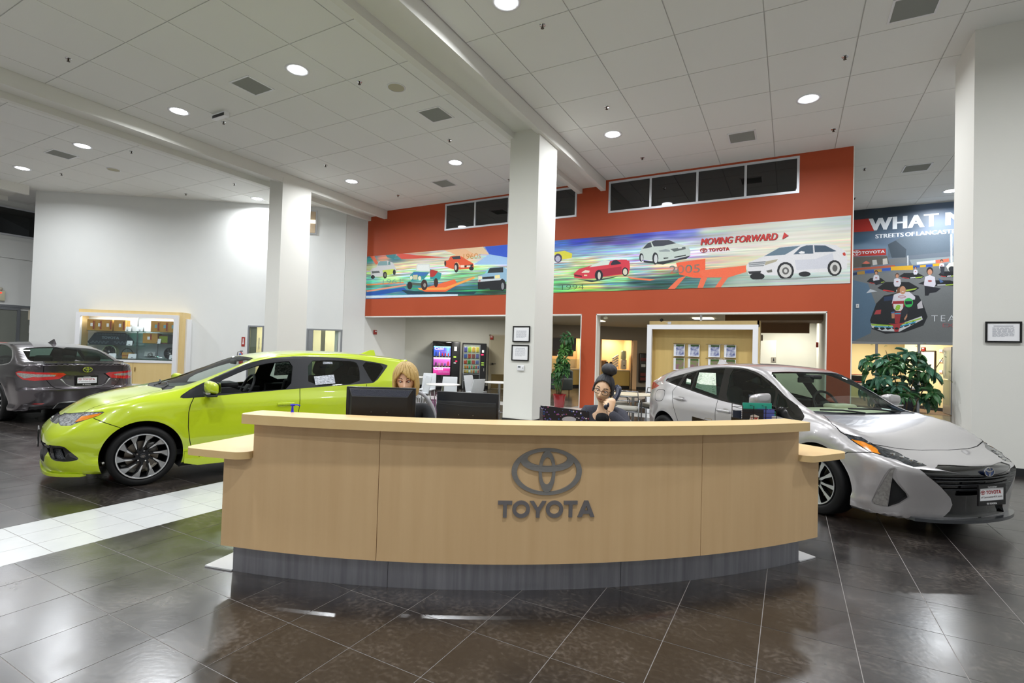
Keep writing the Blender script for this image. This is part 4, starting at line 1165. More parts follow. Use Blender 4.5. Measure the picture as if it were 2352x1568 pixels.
LAMPC = mat('lamp_chrome', '#c9ccd0', .12, .95, noise=(38, .4, '#1c1d20'), bump=(90, .8)); AMB = mat('amber_lens', '#c9710f', .12, coat=.6, noise=(60, .6, '#e08a1c')); LAMPK = mat('lamp_black', '#0c0d10', .1, coat=1., noise=(40, .3, '#3c4046'))
REDL = mat('red_lens', '#a40d12', .12, coat=1., noise=(40, .5, '#c51a1a')); CLR = mat('clear_lens', '#b9b6b2', .1, .5, coat=1., noise=(50, .6, '#7d7a78'))
GAP = mat('panel_gap', '#0a0a0b', .9)
BLKG = mat('gloss_black', '#060607', .06, coat=1.)
GLT = glass('car_glass', '#a9bbb2', .05); GLD = glass('tinted_glass', '#2f3534', .05); GLW = glass('windscreen_glass', '#d3e0da', .04)
INTK = mat('interior_black', '#131416', .65); INTG = mat('interior_grey', '#44494c', .7); INTB = mat('interior_beige', '#d8d2b8', .7)
# ---------------------------------------------------------------- lime hatchback
def build_green():
    root = thing('car', 'lime green hatchback with open driver window, behind the left end of the desk', 'car', (-6.77, 3.19, 0), math.radians(-108.4))
    S = CarShape(**COROLLA)
    LIME = mat('lime_paint', '#b5c918', .28, coat=1., spec=.5)
    dlo = smooth_poly([(-.31,.905),(-.45,1.0),(-.66,1.10),(-.90,1.21),(-1.07,1.28),(-1.23,1.322),(-1.41,1.352),(-1.66,1.372),(-2.12,1.366),(-2.47,1.343),(-2.84,1.292),(-2.965,1.262),(-2.93,1.225),(-2.68,1.018),(-2.53,1.008),(-1.65,.965),(-.96,.925),(-.58,.90),(-.36,.888)], 1)
    head = smooth_poly([(.655,.712),(.665,.625),(.575,.64),(.55,.658),(.47,.698),(.37,.738),(.315,.782),(.435,.772),(.53,.745),(.61,.722)], 1)
    regs = [
     dict(name='hood', part='hood', pj='t', poly=smooth_poly([(.66,-.02),(.66,.30),(.62,.44),(.53,.53),(.28,.648),(.06,.645),(-.17,.57),(-.21,.45),(-.16,.2),(-.13,-.02)], 1), mat=LIME),
     dict(name='hoodgap', part='hood_gap', pj='t', poly=strip([(.53,.53),(.28,.648),(.06,.645),(-.17,.57)], .008), mat=GAP, off=-.004, nolining=1),
     dict(name='cowl', part='wiper_cowl', pj='t', poly=[(-.13,-.02),(-.16,.2),(-.21,.45),(-.19,.55),(-.27,.60),(-.33,.5),(-.26,.2),(-.24,-.02)], mat=DARK, off=-.006),
     dict(name='bumper', part='front_bumper', pj='s', poly=[(1.1,.0),(1.1,.70),(.66,.63),(.47,.69),(.40,.712),(.33,.676),(.20,.618),(.2,.0)], mat=LIME),
     dict(name='bumpergap', part='bumper_gap', pj='s', poly=strip([(.41,.716),(.33,.676),(.20,.618)], .007), mat=GAP, off=-.004),
     dict(name='fdoor', part='front_door', pj='s', poly=[(-.455,.90),(-.415,.82),(-.40,.74),(-.40,.58),(-.42,.43),(-.46,.27),(-.54,.225),(-1.45,.225),(-1.58,.30),(-1.60,.67),(-1.63,.955)], mat=LIME, pair=1),
     dict(name='rdoor', part='rear_door', pj='s', poly=[(-1.63,.955),(-1.60,.67),(-1.58,.30),(-1.50,.225),(-2.15,.225),(-2.20,.45),(-2.32,.66),(-2.50,.78),(-2.55,1.0)], mat=LIME, pair=1),
     dict(name='fgap', part='door_gap', pj='s', poly=strip([(-.455,.90),(-.415,.82),(-.40,.74),(-.40,.58),(-.42,.43),(-.46,.27),(-.54,.225),(-1.0,.222),(-2.15,.222)], .008), mat=GAP, off=-.005, nolining=1),
     dict(name='mgap', part='door_gap', pj='s', poly=strip([(-1.66,1.36),(-1.63,.96),(-1.60,.67),(-1.58,.30),(-1.57,.225)], .008), mat=GAP, off=-.005, nolining=1),
     dict(name='rgap', part='door_gap', pj='s', poly=strip([(-2.15,.222),(-2.20,.45),(-2.32,.66),(-2.50,.78),(-2.55,1.0)], .008), mat=GAP, off=-.005, nolining=1),
     dict(name='sillg', part='sill_gap', pj='s', poly=strip([(-.37,.31),(-.46,.31)], .005), mat=GAP, off=-.003, nolining=1),
     dict(name='dlo', part='window_trim', pj='s', poly=dlo, mat=mat('trim_navy', '#0b0d14', .38, spec=.3), pair=1),
     dict(name='fopen', part='driver_opening', pj='s', poly=smooth_poly([(-.71,1.065),(-.99,1.19),(-1.16,1.25),(-1.34,1.288),(-1.60,1.312),(-1.52,.965),(-1.2,.948),(-.75,.93),(-.66,.935)], 1), mat=GLT, glass=1, nolining=1, drop=1),
     dict(name='rglass', part='rear_door_glass', pj='s', poly=smooth_poly([(-1.79,1.315),(-2.10,1.325),(-2.46,1.315),(-2.49,1.21),(-2.45,1.012),(-1.74,.985)], 1), mat=GLT, glass=1, pair=1, off=-.004),
     dict(name='qglass', part='quarter_glass', pj='s', poly=smooth_poly([(-2.53,1.315),(-2.92,1.265),(-2.68,1.035),(-2.63,1.03)], 1), mat=GLD, glass=1, pair=1, off=-.003),
     dict(name='wind', part='windscreen', pj='t', poly=[(-.24,-.02),(-.26,.2),(-.30,.42),(-.40,.56),(-.62,.565),(-.88,.535),(-1.10,.50),(-1.17,.42),(-1.155,-.02)], mat=GLW, glass=1, off=-.003),
     dict(name='rearwin', part='rear_window', pj='r', poly=smooth_poly([(-.02,1.25),(.5,1.22),(.62,1.0),(.5,.93),(-.02,.92)], 1), mat=GLD, glass=1),
     dict(name='grille', part='upper_grille', pj='f', poly=[(-.02,.635),(.40,.635),(.40,.70),(.15,.70),(-.02,.70)], mat=LAMPK, off=-.012),
     dict(name='lgrille', part='lower_grille', pj='f', poly=[(-.02,.27),(.46,.27),(.54,.40),(.50,.46),(-.02,.46)], mat=mat('mesh_black', '#0b0b0c', .4, noise=(120, .2, '#333539'), bump=(160, 1.)), off=-.02),
     dict(name='head', part='headlight', pj='s', poly=head, mat=LAMPC, pair=1, off=-.004),
     dict(name='amber', part='indicator', pj='s', poly=[(.55,.672),(.50,.725),(.41,.752),(.345,.768),(.372,.742),(.47,.70)], mat=AMB, pair=1, off=-.002),
     dict(name='fog', part='fog_lamp_bezel', pj='s', poly=smooth_poly([(.755,.452),(.63,.452),(.57,.39),(.50,.318),(.60,.295),(.69,.303),(.72,.33)], 1), mat=BLKG, pair=1, off=-.010),
     dict(name='fogm', part='fog_lamp_mesh', pj='s', poly=[(.705,.42),(.645,.42),(.612,.32),(.685,.32)], mat=mat('hex_mesh', '#15161a', .3, noise=(150, .15, '#6a6d72'), bump=(150, 1.)), pair=1, off=-.022),
     dict(name='band', part='bumper_band', pj='s', poly=[(.90,.448),(.74,.448),(.73,.42),(.90,.41)], mat=BLKG, off=-.006, pair=1),
    ]
    car_shell(S, regs, [(0, .31), (-2.6, .31)], .365, root, LIME, DARK, INTK)
    for cx in (0, -2.6):
        make_well(root, cx, .31, .385)
        for q in (1, -1): make_wheel(root, 'swirl', 10, cx, q*.765, .305, q, .308, .235, phase=.15)
    # front lip kit and side skirts
    for q in (1, -1):
        V, F = rbox_data(.06, .05, .10, .012)
        mb = MB(); P = [(-.37, .19), (-.37, .305), (-.45, .30), (-.52, .235), (-2.2, .235), (-2.2, .16), (-1.2, .15), (-.5, .155)]
        mb.prism(P, q*.80, q*.895, axis='y'); mb.build('side_skirt', LIME, root, auto=30)
        # door handles
        for x in (-1.44, -2.33):
            h = MB(); h.rbox((x, q*.868, .785), (.21, .022, .032), .011, 3); h = h.build('door_handle', LIME, root, auto=50)
            MB().lathe([(.0005, q*.856), (.04, q*.858), (.05, q*.853)], 20, 0, Matrix.Translation((x+.035, 0, .785)) @ Matrix.Diagonal((1.3, 1, .75, 1)), axis='y').build('handle_cup', LIME, h, smooth=True)
    lp = [(.88-.0*y, y, .155) for y in (0,)]
    pts = []
    for k in range(-12, 13):
        y = k/12*.80; x = float(S.front(.20))-.08*y*y-.90*y**6; pts.append((x+.015, y))
    mb = MB(); inn = [(x-.05, y*.97) for x, y in pts]
    mb.prism(pts+inn[::-1], .145, .175); mb.build('front_lip', LIME, root, auto=40)
    for k, q in enumerate((1, -1)): mirror_part(root, (-.60, q*.93, 1.01), (.14, .20, .155), q, LIME, mat('mirror_black', '#17181b', .4))
    # roof fin and tail spoiler
    mb = MB(); mb.add([(-2.82, 0, 1.41), (-3.0, 0, 1.475), (-3.07, 0, 1.475), (-3.09, .03, 1.37), (-2.82, .028, 1.39), (-3.09, -.03, 1.37), (-2.82, -.028, 1.39)],
                      [(0, 1, 4), (1, 2, 3, 4), (0, 6, 1), (1, 6, 5, 2), (2, 5, 3), (3, 5, 6, 4)]); mb.build('shark_fin_antenna', LIME, root)
    V, F = rbox_data(.22, 1.14, .05, .02, 3); mb = MB(); mb.add([Vector((v.x+.05*(v.y/.57)**2-3.28, v.y, v.z+1.335-.03*(v.y/.57)**2-.12*(v.x))) for v in V], F); mb.build('tail_spoiler', LIME, root, smooth=True)
    # wipers
    for y0, y1 in ((.5, -.05), (0., -.5)):
        mb = MB().tube([(-.20, y0, .985), (-.30, (y0+y1)/2, 1.005), (-.33, y1, 1.02)], .008, 6); mb.build('wiper', DARK, root)
    # cabin
    seat(root, -1.62, .36, INTK); seat(root, -1.62, -.36, INTK); rear_bench(root, -2.42, INTK)
    dashboard(root, -1.02, -.34, .985, INTK); steering(root, -1.12, .36, .95, INTK)
    MB().box(-3.2, -.3, -.72, .72, .26, .32).build('cabin_floor', INTK, root)
    for q in (1, -1):
        MB().rbox((-1.05, q*.745, .60), (1.15, .05, .60), .02, 2).build('door_card', INTK, root); MB().rbox((-2.1, q*.745, .62), (.85, .05, .64), .02, 2).build('door_card', INTK, root)
    MB().rbox((-1.05, .0, 1.275), (.03, .22, .06), .012, 2).build('rear_view_mirror', INTK, root)
    # window stickers
    PR = mat('sticker_print', '#e3e6df', .6, noise=(30, .12, '#6f7a70'), stretch=(1, 1, 4))
    MB().add([(-1.83, .788, 1.005), (-2.10, .786, 1.02), (-2.09, .753, 1.135), (-1.82, .755, 1.115)], [(0, 1, 2, 3), (3, 2, 1, 0)]).build('window_sticker', mat('sticker_white', '#dfe2ea', .6, noise=(60, .12, '#8d929c'), stretch=(.6, 1, 5)), root)
    MB().add([(-1.96, .698, 1.275), (-2.09, .700, 1.275), (-2.09, .690, 1.305), (-1.96, .688, 1.305)], [(0, 1, 2, 3), (3, 2, 1, 0)]).build('window_sticker', mat('sticker_white'), root)
    MB().add([(-1.80, -.70, 1.05), (-2.2, -.70, 1.06), (-2.2, -.645, 1.30), (-1.80, -.645, 1.30)], [(0, 1, 2, 3), (3, 2, 1, 0)]).build('window_sticker', PR, root)
    # front plate bracket, seen edge on
    plate(root, (.80, 0, .47), ROTF)
    return root
build_green()
# ---------------------------------------------------------------- silver liftback
def build_prius():
    root = thing('car', 'pearl silver liftback with black grille, behind the right end of the desk', 'car', (.86, 6.59, 0), math.radians(-45.2))
    S = CarShape(**PRIUS)
    SIL = mat('silver_paint', '#b4b1b2', .30, .55, coat=1., noise=(900, .6, '#bdbabb'))
    dlo = smooth_poly([(-2.93,1.15),(-2.47,1.275),(-2.15,1.352),(-1.87,1.388),(-1.67,1.402),(-1.39,1.395),(-1.11,1.345),(-.81,1.225),(-.55,1.09),(-.42,1.03),(-.30,.97),(-.215,.93),(-.20,.885),(-.28,.86),(-.44,.878),(-.64,.895),(-1.12,.94),(-1.56,.965),(-2.16,1.04),(-2.50,1.085)], 1)
    hoodc = [(-.14,.0),(-.14,.62),(-.12,.66),(.10,.80),(.22,.825),(.28,.815),(.47,.715),(.55,.50),(.60,.30),(.625,.0)]
    head = [(.26,.825),(.30,.79),(.38,.748),(.49,.70),(.58,.678),(.66,.655),(.76,.612),(.79,.625),(.74,.645),(.66,.672),(.56,.715),(.47,.755),(.37,.81)]
    regs = [
     dict(name='hood', part='hood', pj='t', poly=hoodc+[(.625,-.03),(-.14,-.03)], mat=SIL),
     dict(name='hgap', part='hood_gap', pj='t', poly=strip(hoodc[2:]+[(.625,-.03)], .008), mat=GAP, off=-.004, nolining=1),
     dict(name='cowl', part='wiper_cowl', pj='t', poly=[(-.14,-.03),(-.14,.62),(-.17,.70),(-.25,.66),(-.20,.4),(-.18,-.03)], mat=mat('cowl_navy', '#16181f', .4), off=-.008),
     dict(name='bumper', part='front_bumper', pj='s', poly=[(1.2,.0),(1.2,.60),(.80,.60),(.66,.655),(.50,.695),(.34,.665),(.25,.60),(.2,.0)], mat=SIL),
     dict(name='bgap', part='bumper_gap', pj='s', poly=strip([(.52,.695),(.42,.68),(.34,.665),(.26,.60)], .007), mat=GAP, off=-.004, nolining=1),
     dict(name='fdoor', part='front_door', pj='s', poly=[(-.43,.88),(-.42,.82),(-.40,.6),(-.44,.30),(-.52,.24),(-1.42,.24),(-1.53,.32),(-1.54,.71),(-1.55,.83),(-1.56,.96)], mat=SIL, pair=1),
     dict(name='rdoor', part='rear_door', pj='s', poly=[(-1.56,.96),(-1.55,.83),(-1.54,.71),(-1.53,.32),(-1.46,.24),(-2.12,.24),(-2.22,.45),(-2.37,.65),(-2.52,.89),(-2.57,1.0),(-2.50,1.08)], mat=SIL, pair=1),
     dict(name='fg_', part='door_gap', pj='s', poly=strip([(-.44,.90),(-.42,.82),(-.40,.6),(-.44,.30),(-.52,.235),(-2.12,.235)], .008), mat=GAP, off=-.005, nolining=1),
     dict(name='mg_', part='door_gap', pj='s', poly=strip([(-1.57,.97),(-1.55,.83),(-1.54,.71),(-1.53,.24)], .008), mat=GAP, off=-.005, nolining=1),
     dict(name='rg_', part='door_gap', pj='s', poly=strip([(-2.12,.235),(-2.22,.45),(-2.37,.65),(-2.52,.89),(-2.57,1.0),(-2.50,1.085)], .008), mat=GAP, off=-.005, nolining=1),
     dict(name='fuelg', part='fuel_door_gap', pj='s', poly=smooth_poly([(-3.07,.99),(-2.77,1.01),(-2.74,.93),(-2.76,.83),(-3.03,.81),(-3.12,.92)], 2), mat=GAP, off=-.003, nolining=1),
     dict(name='fuel', part='fuel_door', pj='s', poly=smooth_poly([(-3.062,.982),(-2.778,1.002),(-2.748,.93),(-2.768,.838),(-3.025,.818),(-3.112,.92)], 2), mat=SIL, pair=1),
     dict(name='dlo', part='window_trim', pj='s', poly=dlo, mat=BLKG, pair=1),
     dict(name='fgl', part='front_door_glass', pj='s', poly=smooth_poly([(-1.60,1.375),(-1.37,1.37),(-1.11,1.32),(-.84,1.205),(-.72,1.145),(-.655,.93),(-1.0,.945),(-1.13,.955),(-1.43,.97)], 1), mat=GLT, glass=1, pair=1, off=-.004),
     dict(name='fg2', part='mirror_corner_glass', pj='s', poly=[(-.69,1.13),(-.55,1.07),(-.47,.99),(-.63,.985)], mat=GLT, glass=1, pair=1, off=-.004),
     dict(name='rgl', part='rear_door_glass', pj='s', poly=[(-2.22,1.318),(-1.95,1.36),(-1.72,1.375),(-1.58,.985),(-2.16,1.055)], mat=GLT, glass=1, pair=1, off=-.004),
     dict(name='rsg', part='rear_small_glass', pj='s', poly=[(-2.42,1.26),(-2.25,1.308),(-2.19,1.06),(-2.43,1.095)], mat=GLT, glass=1, pair=1, off=-.004),
     dict(name='tri', part='quarter_glass', pj='s', poly=[(-2.86,1.155),(-2.48,1.262),(-2.50,1.10)], mat=GLD, glass=1, pair=1, off=-.003),
     dict(name='wind', part='windscreen', pj='t', poly=[(-.18,-.03),(-.20,.4),(-.25,.66),(-.47,.64),(-.71,.605),(-.94,.56),(-.99,.50),(-.96,.2),(-.95,-.03)], mat=GLW, glass=1, off=-.003),
     dict(name='rearwin', part='rear_window', pj='t', poly=smooth_poly([(-2.2,-.03),(-2.22,.48),(-2.9,.52),(-3.35,.50),(-3.42,-.03)], 1), mat=GLD, glass=1),
     dict(name='head', part='headlight', pj='s', poly=head, mat=LAMPK, pair=1, off=-.003),
     dict(name='amber', part='indicator', pj='s', poly=[(.32,.785),(.41,.775),(.50,.735),(.565,.688),(.50,.702),(.41,.742)], mat=AMB, pair=1, off=-.002),
     dict(name='upper', part='upper_grille', pj='f', poly=[(-.02,.628),(.13,.630),(.30,.636),(.40,.635),(.47,.612),(.40,.595),(.28,.575),(.13,.555),(-.02,.55)], mat=BLKG, off=-.006),
     dict(name='lower', part='lower_grille', pj='f', poly=[(-.02,.55),(.13,.555),(.28,.575),(.40,.592),(.60,.60),(.56,.55),(.45,.46),(.345,.36),(.315,.30),(.33,.245),(.38,.19),(-.02,.18)], mat=BLKG, off=-.03),
     dict(name='drlr', part='duct_frame', pj='s', poly=smooth_poly([(.695,.60),(.65,.58),(.53,.27),(.545,.232),(.64,.23),(.70,.28),(.745,.34),(.735,.39),(.69,.50)], 1), mat=SIL, off=-.012, pair=1),
     dict(name='duct', part='air_duct', pj='s', poly=[(.67,.50),(.73,.38),(.735,.345),(.69,.285),(.63,.238),(.645,.33)], mat=mat('duct_black', '#121214', .6), off=-.035, pair=1),
     dict(name='drl', part='running_light', pj='s', poly=[(.685,.588),(.66,.57),(.54,.28),(.55,.245),(.625,.240),(.64,.31),(.668,.50)], mat=CLR, off=-.004, pair=1),
     dict(name='tail', part='tail_lamp', pj='s', poly=[(-3.7,1.09),(-3.35,1.09),(-3.03,1.05),(-3.15,1.01),(-3.40,.965),(-3.7,.95)], mat=REDL, pair=1),
    ]
    car_shell(S, regs, [(0, .32), (-2.7, .32)], .375, root, SIL, DARK, INTG, dx=.038, nth=68)
    for cx in (0, -2.7):
        make_well(root, cx, .32, .395)
        for q in (1, -1): make_wheel(root, 'star', 5 if False else 10, cx, q*.775, .315, q, .318, .225, phase=.1)
    # black splitter lip
    pts = []
    for k in range(-14, 15):
        y = k/14*.62; x = float(S.front(.19))-.30*y*y-.55*y**6; pts.append((x+.06-.10*abs(y)**3, y))
    mb = MB(); mb.prism(pts+[(x-.17, y*.98) for x, y in pts][::-1], .150, .178); mb.build('front_splitter', mat('splitter_grey', '#33363a', .25, coat=.5), root, auto=40)
    for q in (1, -1):
        mb = MB(); mb.prism([(-.38, .16), (-.38, .24), (-2.25, .25), (-2.25, .17)], q*.80, q*.878, axis='y'); mb.build('side_skirt', SIL, root, auto=30)
        for x, z in ((-1.39, .845), (-2.34, .91)):
            h = MB(); h.rbox((x, q*.872, z), (.24, .026, .034), .013, 3); h = h.build('door_handle', SIL, root, auto=50)
            MB().lathe([(.0005, q*.846), (.04, q*.852), (.05, q*.848)], 20, 0, Matrix.Translation((x+.02, 0, z)) @ Matrix.Diagonal((1.3, 1, .9, 1)), axis='y').build('handle_cup', SIL, h, smooth=True)
        mirror_part(root, (-.66, q*.965, 1.055), (.15, .235, .155), q, SIL, BLKG)
        # headlamp units behind the lens edge
        hl = MB()
        for k, (x, z) in enumerate(((.60, .690), (.65, .672), (.70, .655), (.75, .638))):
            P0 = np.array([[x, .75, z]]); y = 1.0
            Y = np.linspace(.1, .95, 400); fld = S.field(np.stack([np.full(400, x), Y, np.full(400, z)], 1)); y = Y[fld < 0].max() if (fld < 0).any() else .5
            hl.rbox((x-.006, q*(y+.0), z), (.034, .030, .022), .006, 2)
        hl.build('lamp_unit', CHROME, root)
    emblem_badge(root, (.947, 0, .590), ROTF, .125, mat('emblem_blue', '#123a78', .15, coat=1.))
    plate(root, (.962, 0, .40), ROTF)
    mb = MB()
    for z, w in ((.53, .50), (.505, .48), (.47, .44), (.43, .40)):
        mb.tube([(float(S.front(z))-.018-.30*y*y, y, z) for y in np.linspace(-w, w, 15)], .006, 6)
    mb.build('grille_bar', mat('grille_satin', '#202226', .3), root)
    mb = MB(); V = [(-2.38, 0, 1.43), (-2.50, 0, 1.49), (-2.57, 0, 1.49), (-2.60, .03, 1.39), (-2.38, .028, 1.41), (-2.60, -.03, 1.39), (-2.38, -.028, 1.41)]
    mb.add(V, [(0, 1, 4), (1, 2, 3, 4), (0, 6, 1), (1, 6, 5, 2), (2, 5, 3), (3, 5, 6, 4)]); mb.build('shark_fin_antenna', SIL, root)
    for a, b in (((-.19, .5, .97), (-.27, -.15, 1.0)), ((-.16, -.05, .965), (-.26, -.55, .99))):
        m = [(a[i]+b[i])/2 for i in range(3)]; MB().tube([a, (m[0], m[1], m[2]+.012), b], .009, 6).build('wiper', DARK, root)
    SB = mat('seat_blue_grey', '#39434a', .8)
    seat(root, -1.55, .37, SB); seat(root, -1.55, -.37, SB); rear_bench(root, -2.40, SB)
    mb = MB(); P = [(-.98, .45), (-.94, .90), (-.80, .955), (-.55, .95), (-.32, .93), (-.25, .90), (-.25, .45)]
    mb.prism(P, -.68, .68, axis='y'); mb.rbox((-.82, .36, .965), (.20, .34, .06), .03, 2); mb.build('dashboard', INTB, root, auto=40)
    steering(root, -1.02, .37, .955, INTK)
    MB().box(-3.3, -.3, -.73, .73, .27, .33).build('cabin_floor', INTK, root)
    for q in (1, -1):
        MB().rbox((-1.0, q*.755, .61), (1.15, .05, .60), .02, 2).build('door_card', INTK, root); MB().rbox((-2.05, q*.755, .64), (.9, .05, .66), .02, 2).build('door_card', INTK, root)
    MB().rbox((-.98, 0, 1.27), (.03, .24, .065), .012, 2).build('rear_view_mirror', INTK, root)
    MB().rbox((-.88, 0, 1.315), (.16, .14, .05), .02, 2).build('camera_housing', INTK, root)
    ST = mat('sticker_green_white', '#cfe0c8', .6, noise=(26, .14, '#e9efe4'), stretch=(1, 1, 5)); SP = mat('sticker_lines', '#8fa48c', .6)
    s_ = MB().add([(-2.13, -.742, 1.085), (-1.68, -.742, 1.02), (-1.80, -.668, 1.305), (-2.15, -.668, 1.30)], [(0, 1, 2, 3), (3, 2, 1, 0)]).build('window_sticker', ST, root)
    ln = MB()
    for k in range(9):
        t = .1+k*.09
        def L(u, v):
            a = Vector((-2.13, -.744, 1.085)).lerp(Vector((-1.68, -.744, 1.02)), u); b = Vector((-2.15, -.670, 1.30)).lerp(Vector((-1.80, -.670, 1.305)), u); return a.lerp(b, v)
        for u0, u1 in ((.04, .30), (.80, .95)): ln.add([L(u0, t), L(u1-.05*(k % 3), t), L(u1-.05*(k % 3), t+.03), L(u0, t+.03)], [(0, 1, 2, 3), (3, 2, 1, 0)])
    ln.build('sticker_print', SP, s_)
    MB().add([(-2.36, -.737, 1.13), (-2.25, -.737, 1.12), (-2.27, -.715, 1.19), (-2.37, -.715, 1.20)], [(0, 1, 2, 3), (3, 2, 1, 0)]).build('window_sticker', ST, root)
    MB().add([(-.30, .50, .985), (-.22, .44, .965), (-.27, .36, .975), (-.35, .42, .997)], [(0, 1, 2, 3), (3, 2, 1, 0)]).build('barcode_label', PAPER, root)
    return root
build_prius()
# ---------------------------------------------------------------- grey sedan seen from behind
def build_camry():
    root = thing('car', 'dark grey metallic sedan seen from behind at the left edge of the photo', 'car', (-15.37, 4.74, 0), math.radians(178.4))
    S = CarShape(**CAMRY)
    GRY = mat('graphite_paint', '#4c484c', .25, .75, coat=1., noise=(900, .6, '#575257'))
    tr = [(.60,1.02),(.60,.90),(.555,.76),(.50,.67),(.44,.625),(.34,.607),(-.02,.60)]
    rec = [(.62,.70),(.385,.785),(.30,.69),(.22,.655),(-.02,.652)]
    regs = [
     dict(name='trunk', part='boot_lid', pj='r', poly=[(-.03,1.02)]+tr+[(-.03,.60)], mat=GRY),
     dict(name='tgap', part='boot_gap', pj='r', poly=strip(tr+[(-.03,.60)], .010), mat=GAP, off=-.006, nolining=1),
     dict(name='bumper', part='rear_bumper', pj='r', poly=[(-.03,.595),(.34,.60),(.45,.615),(.56,.70),(.72,.745),(1.0,.75),(1.0,0),(-.03,0)], mat=GRY),
     dict(name='rgap', part='rear_door_gap', pj='s', poly=strip([(-2.15,.24),(-2.25,.45),(-2.45,.68),(-2.62,.98)], .008), mat=GAP, off=-.004, nolining=1),
     dict(name='mgap', part='door_gap', pj='s', poly=strip([(-1.62,.98),(-1.60,.24)], .008), mat=GAP, off=-.004, nolining=1),
     dict(name='fgap', part='door_gap', pj='s', poly=strip([(-.50,.94),(-.48,.35)], .008), mat=GAP, off=-.004, nolining=1),
     dict(name='dlo', part='window_trim', pj='s', poly=smooth_poly([(-.40,.96),(-1.05,1.33),(-1.5,1.395),(-2.1,1.385),(-2.55,1.315),(-2.90,1.175),(-3.03,1.08),(-2.99,1.03),(-2.65,.985),(-1.6,.965),(-.45,.93)], 1), mat=CHROME, pair=1),
     dict(name='pil', part='pillar_trim', pj='s', poly=[(-.47,.957),(-1.06,1.315),(-1.5,1.38),(-2.1,1.37),(-2.54,1.303),(-2.88,1.168),(-3.008,1.08),(-2.97,1.040),(-2.65,.996),(-1.6,.976)], mat=BLKG, pair=1),
     dict(name='gl1', part='front_door_glass', pj='s', poly=[(-.62,1.0),(-1.08,1.30),(-1.5,1.37),(-1.58,.99),(-.8,.96)], mat=GLT, glass=1, pair=1, off=-.003),
     dict(name='gl2', part='rear_door_glass', pj='s', poly=smooth_poly([(-1.68,1.375),(-2.1,1.36),(-2.53,1.295),(-2.87,1.165),(-3.0,1.08),(-2.96,1.045),(-2.65,1.005),(-1.70,.99)], 1), mat=GLT, glass=1, pair=1, off=-.003),
     dict(name='rearwin', part='rear_window', pj='t', poly=smooth_poly([(-3.475,-.03),(-3.46,.40),(-3.40,.60),(-3.30,.665),(-2.92,.62),(-2.74,.60),(-2.66,.50),(-2.69,-.03)], 1), mat=glass('rear_glass', '#7f9b90', .06), glass=1, off=-.002),
     dict(name='wind', part='windscreen', pj='t', poly=[(-.15,-.03),(-.25,.6),(-.95,.50),(-1.0,-.03)], mat=GLW, glass=1, off=-.003),
     dict(name='recess', part='plate_recess', pj='r', poly=[(-.03,.88),(.32,.88),(.385,.785),(.30,.69),(.22,.655),(-.03,.652)], mat=GRY, off=-.03),
     dict(name='chstrip', part='chrome_strip', pj='r', poly=[(.36,.79),(.385,.785),(.30,.685),(.22,.642),(-.03,.640),(-.03,.652),(.22,.655),(.30,.69)], mat=CHROME, off=.006),
     dict(name='lr', part='tail_lamp', pj='r', poly=[(.30,.872),(.345,.897),(.63,.908),(.76,.915),(.76,.765),(.70,.76),(.40,.79)], mat=REDL, off=.004, pair=1),
     dict(name='lrc', part='tail_lamp_clear', pj='r', poly=[(.44,.862),(.60,.872),(.76,.875),(.76,.83),(.66,.822),(.46,.835)], mat=CLR, off=.006, pair=1),
     dict(name='ls', part='side_tail_lamp', pj='s', poly=[(-3.47,.90),(-3.55,.925),(-3.73,.918),(-3.73,.765),(-3.62,.78),(-3.55,.84)], mat=REDL, off=.004, pair=1),
     dict(name='lsc', part='side_lamp_clear', pj='s', poly=[(-3.50,.893),(-3.56,.895),(-3.73,.878),(-3.73,.83),(-3.64,.80),(-3.57,.845)], mat=CLR, off=.006, pair=1),
     dict(name='refl', part='reflector', pj='r', poly=[(.72,.352),(.69,.362),(.57,.362),(.60,.342)], mat=REDL, off=.002, pair=1),
     dict(name='diff', part='diffuser', pj='r', poly=[(-.03,.37),(.32,.368),(.39,.355),(.43,.315),(.62,.312),(.74,.30),(.74,.1),(-.03,.1)], mat=mat('diffuser_black', '#131315', .4), off=-.015),
     dict(name='difc', part='diffuser_trim', pj='r', poly=strip([(-.03,.372),(.32,.370),(.395,.357),(.44,.25)], .012), mat=CHROME, off=.003),
    ]
    car_shell(S, regs, [(0, .33), (-2.825, .33)], .39, root, GRY, DARK, INTK, dx=.042, nth=60)
    for cx in (0, -2.825):
        make_well(root, cx, .33, .41)
        for q in (1, -1): make_wheel(root, 'thin', 10, cx, q*.815, .33, q, .332, .235, phase=.3)
    mb = MB(); pts = [(-3.90+.16*(y/.60)**2*.5, y) for y in np.linspace(-.60, .60, 15)]
    mb.prism(pts+[(x+.12, y*.98) for x, y in pts][::-1], 1.082, 1.108); mb.build('boot_spoiler', GRY, root, auto=40)
    emblem_badge(root, (-3.895, 0, .955), ROTR, .15, mat('emblem_grey', '#2a2b2e', .3))
    p = plate(root, (-3.89, 0, .755), ROTR)
    seat(root, -1.55, .38, INTK, z0=.36); seat(root, -1.55, -.38, INTK, z0=.36); rear_bench(root, -2.55, INTK)
    dashboard(root, -1.0, -.35, 1.0, INTK); steering(root, -1.1, .38, .96, INTK)
    MB().box(-3.0, -.3, -.75, .75, .27, .33).build('cabin_floor', INTK, root)
    MB().box(-3.45, -2.85, -.6, .6, 1.02, 1.04).build('parcel_shelf', INTK, root)
    for q in (1, -1): mirror_part(root, (-.68, q*.99, 1.06), (.14, .2, .14), q, GRY, DARK)
    mb = MB(); V = [(-2.1, 0, 1.44), (-2.3, 0, 1.50), (-2.36, 0, 1.50), (-2.38, .03, 1.40), (-2.1, .028, 1.42), (-2.38, -.03, 1.40), (-2.1, -.028, 1.42)]
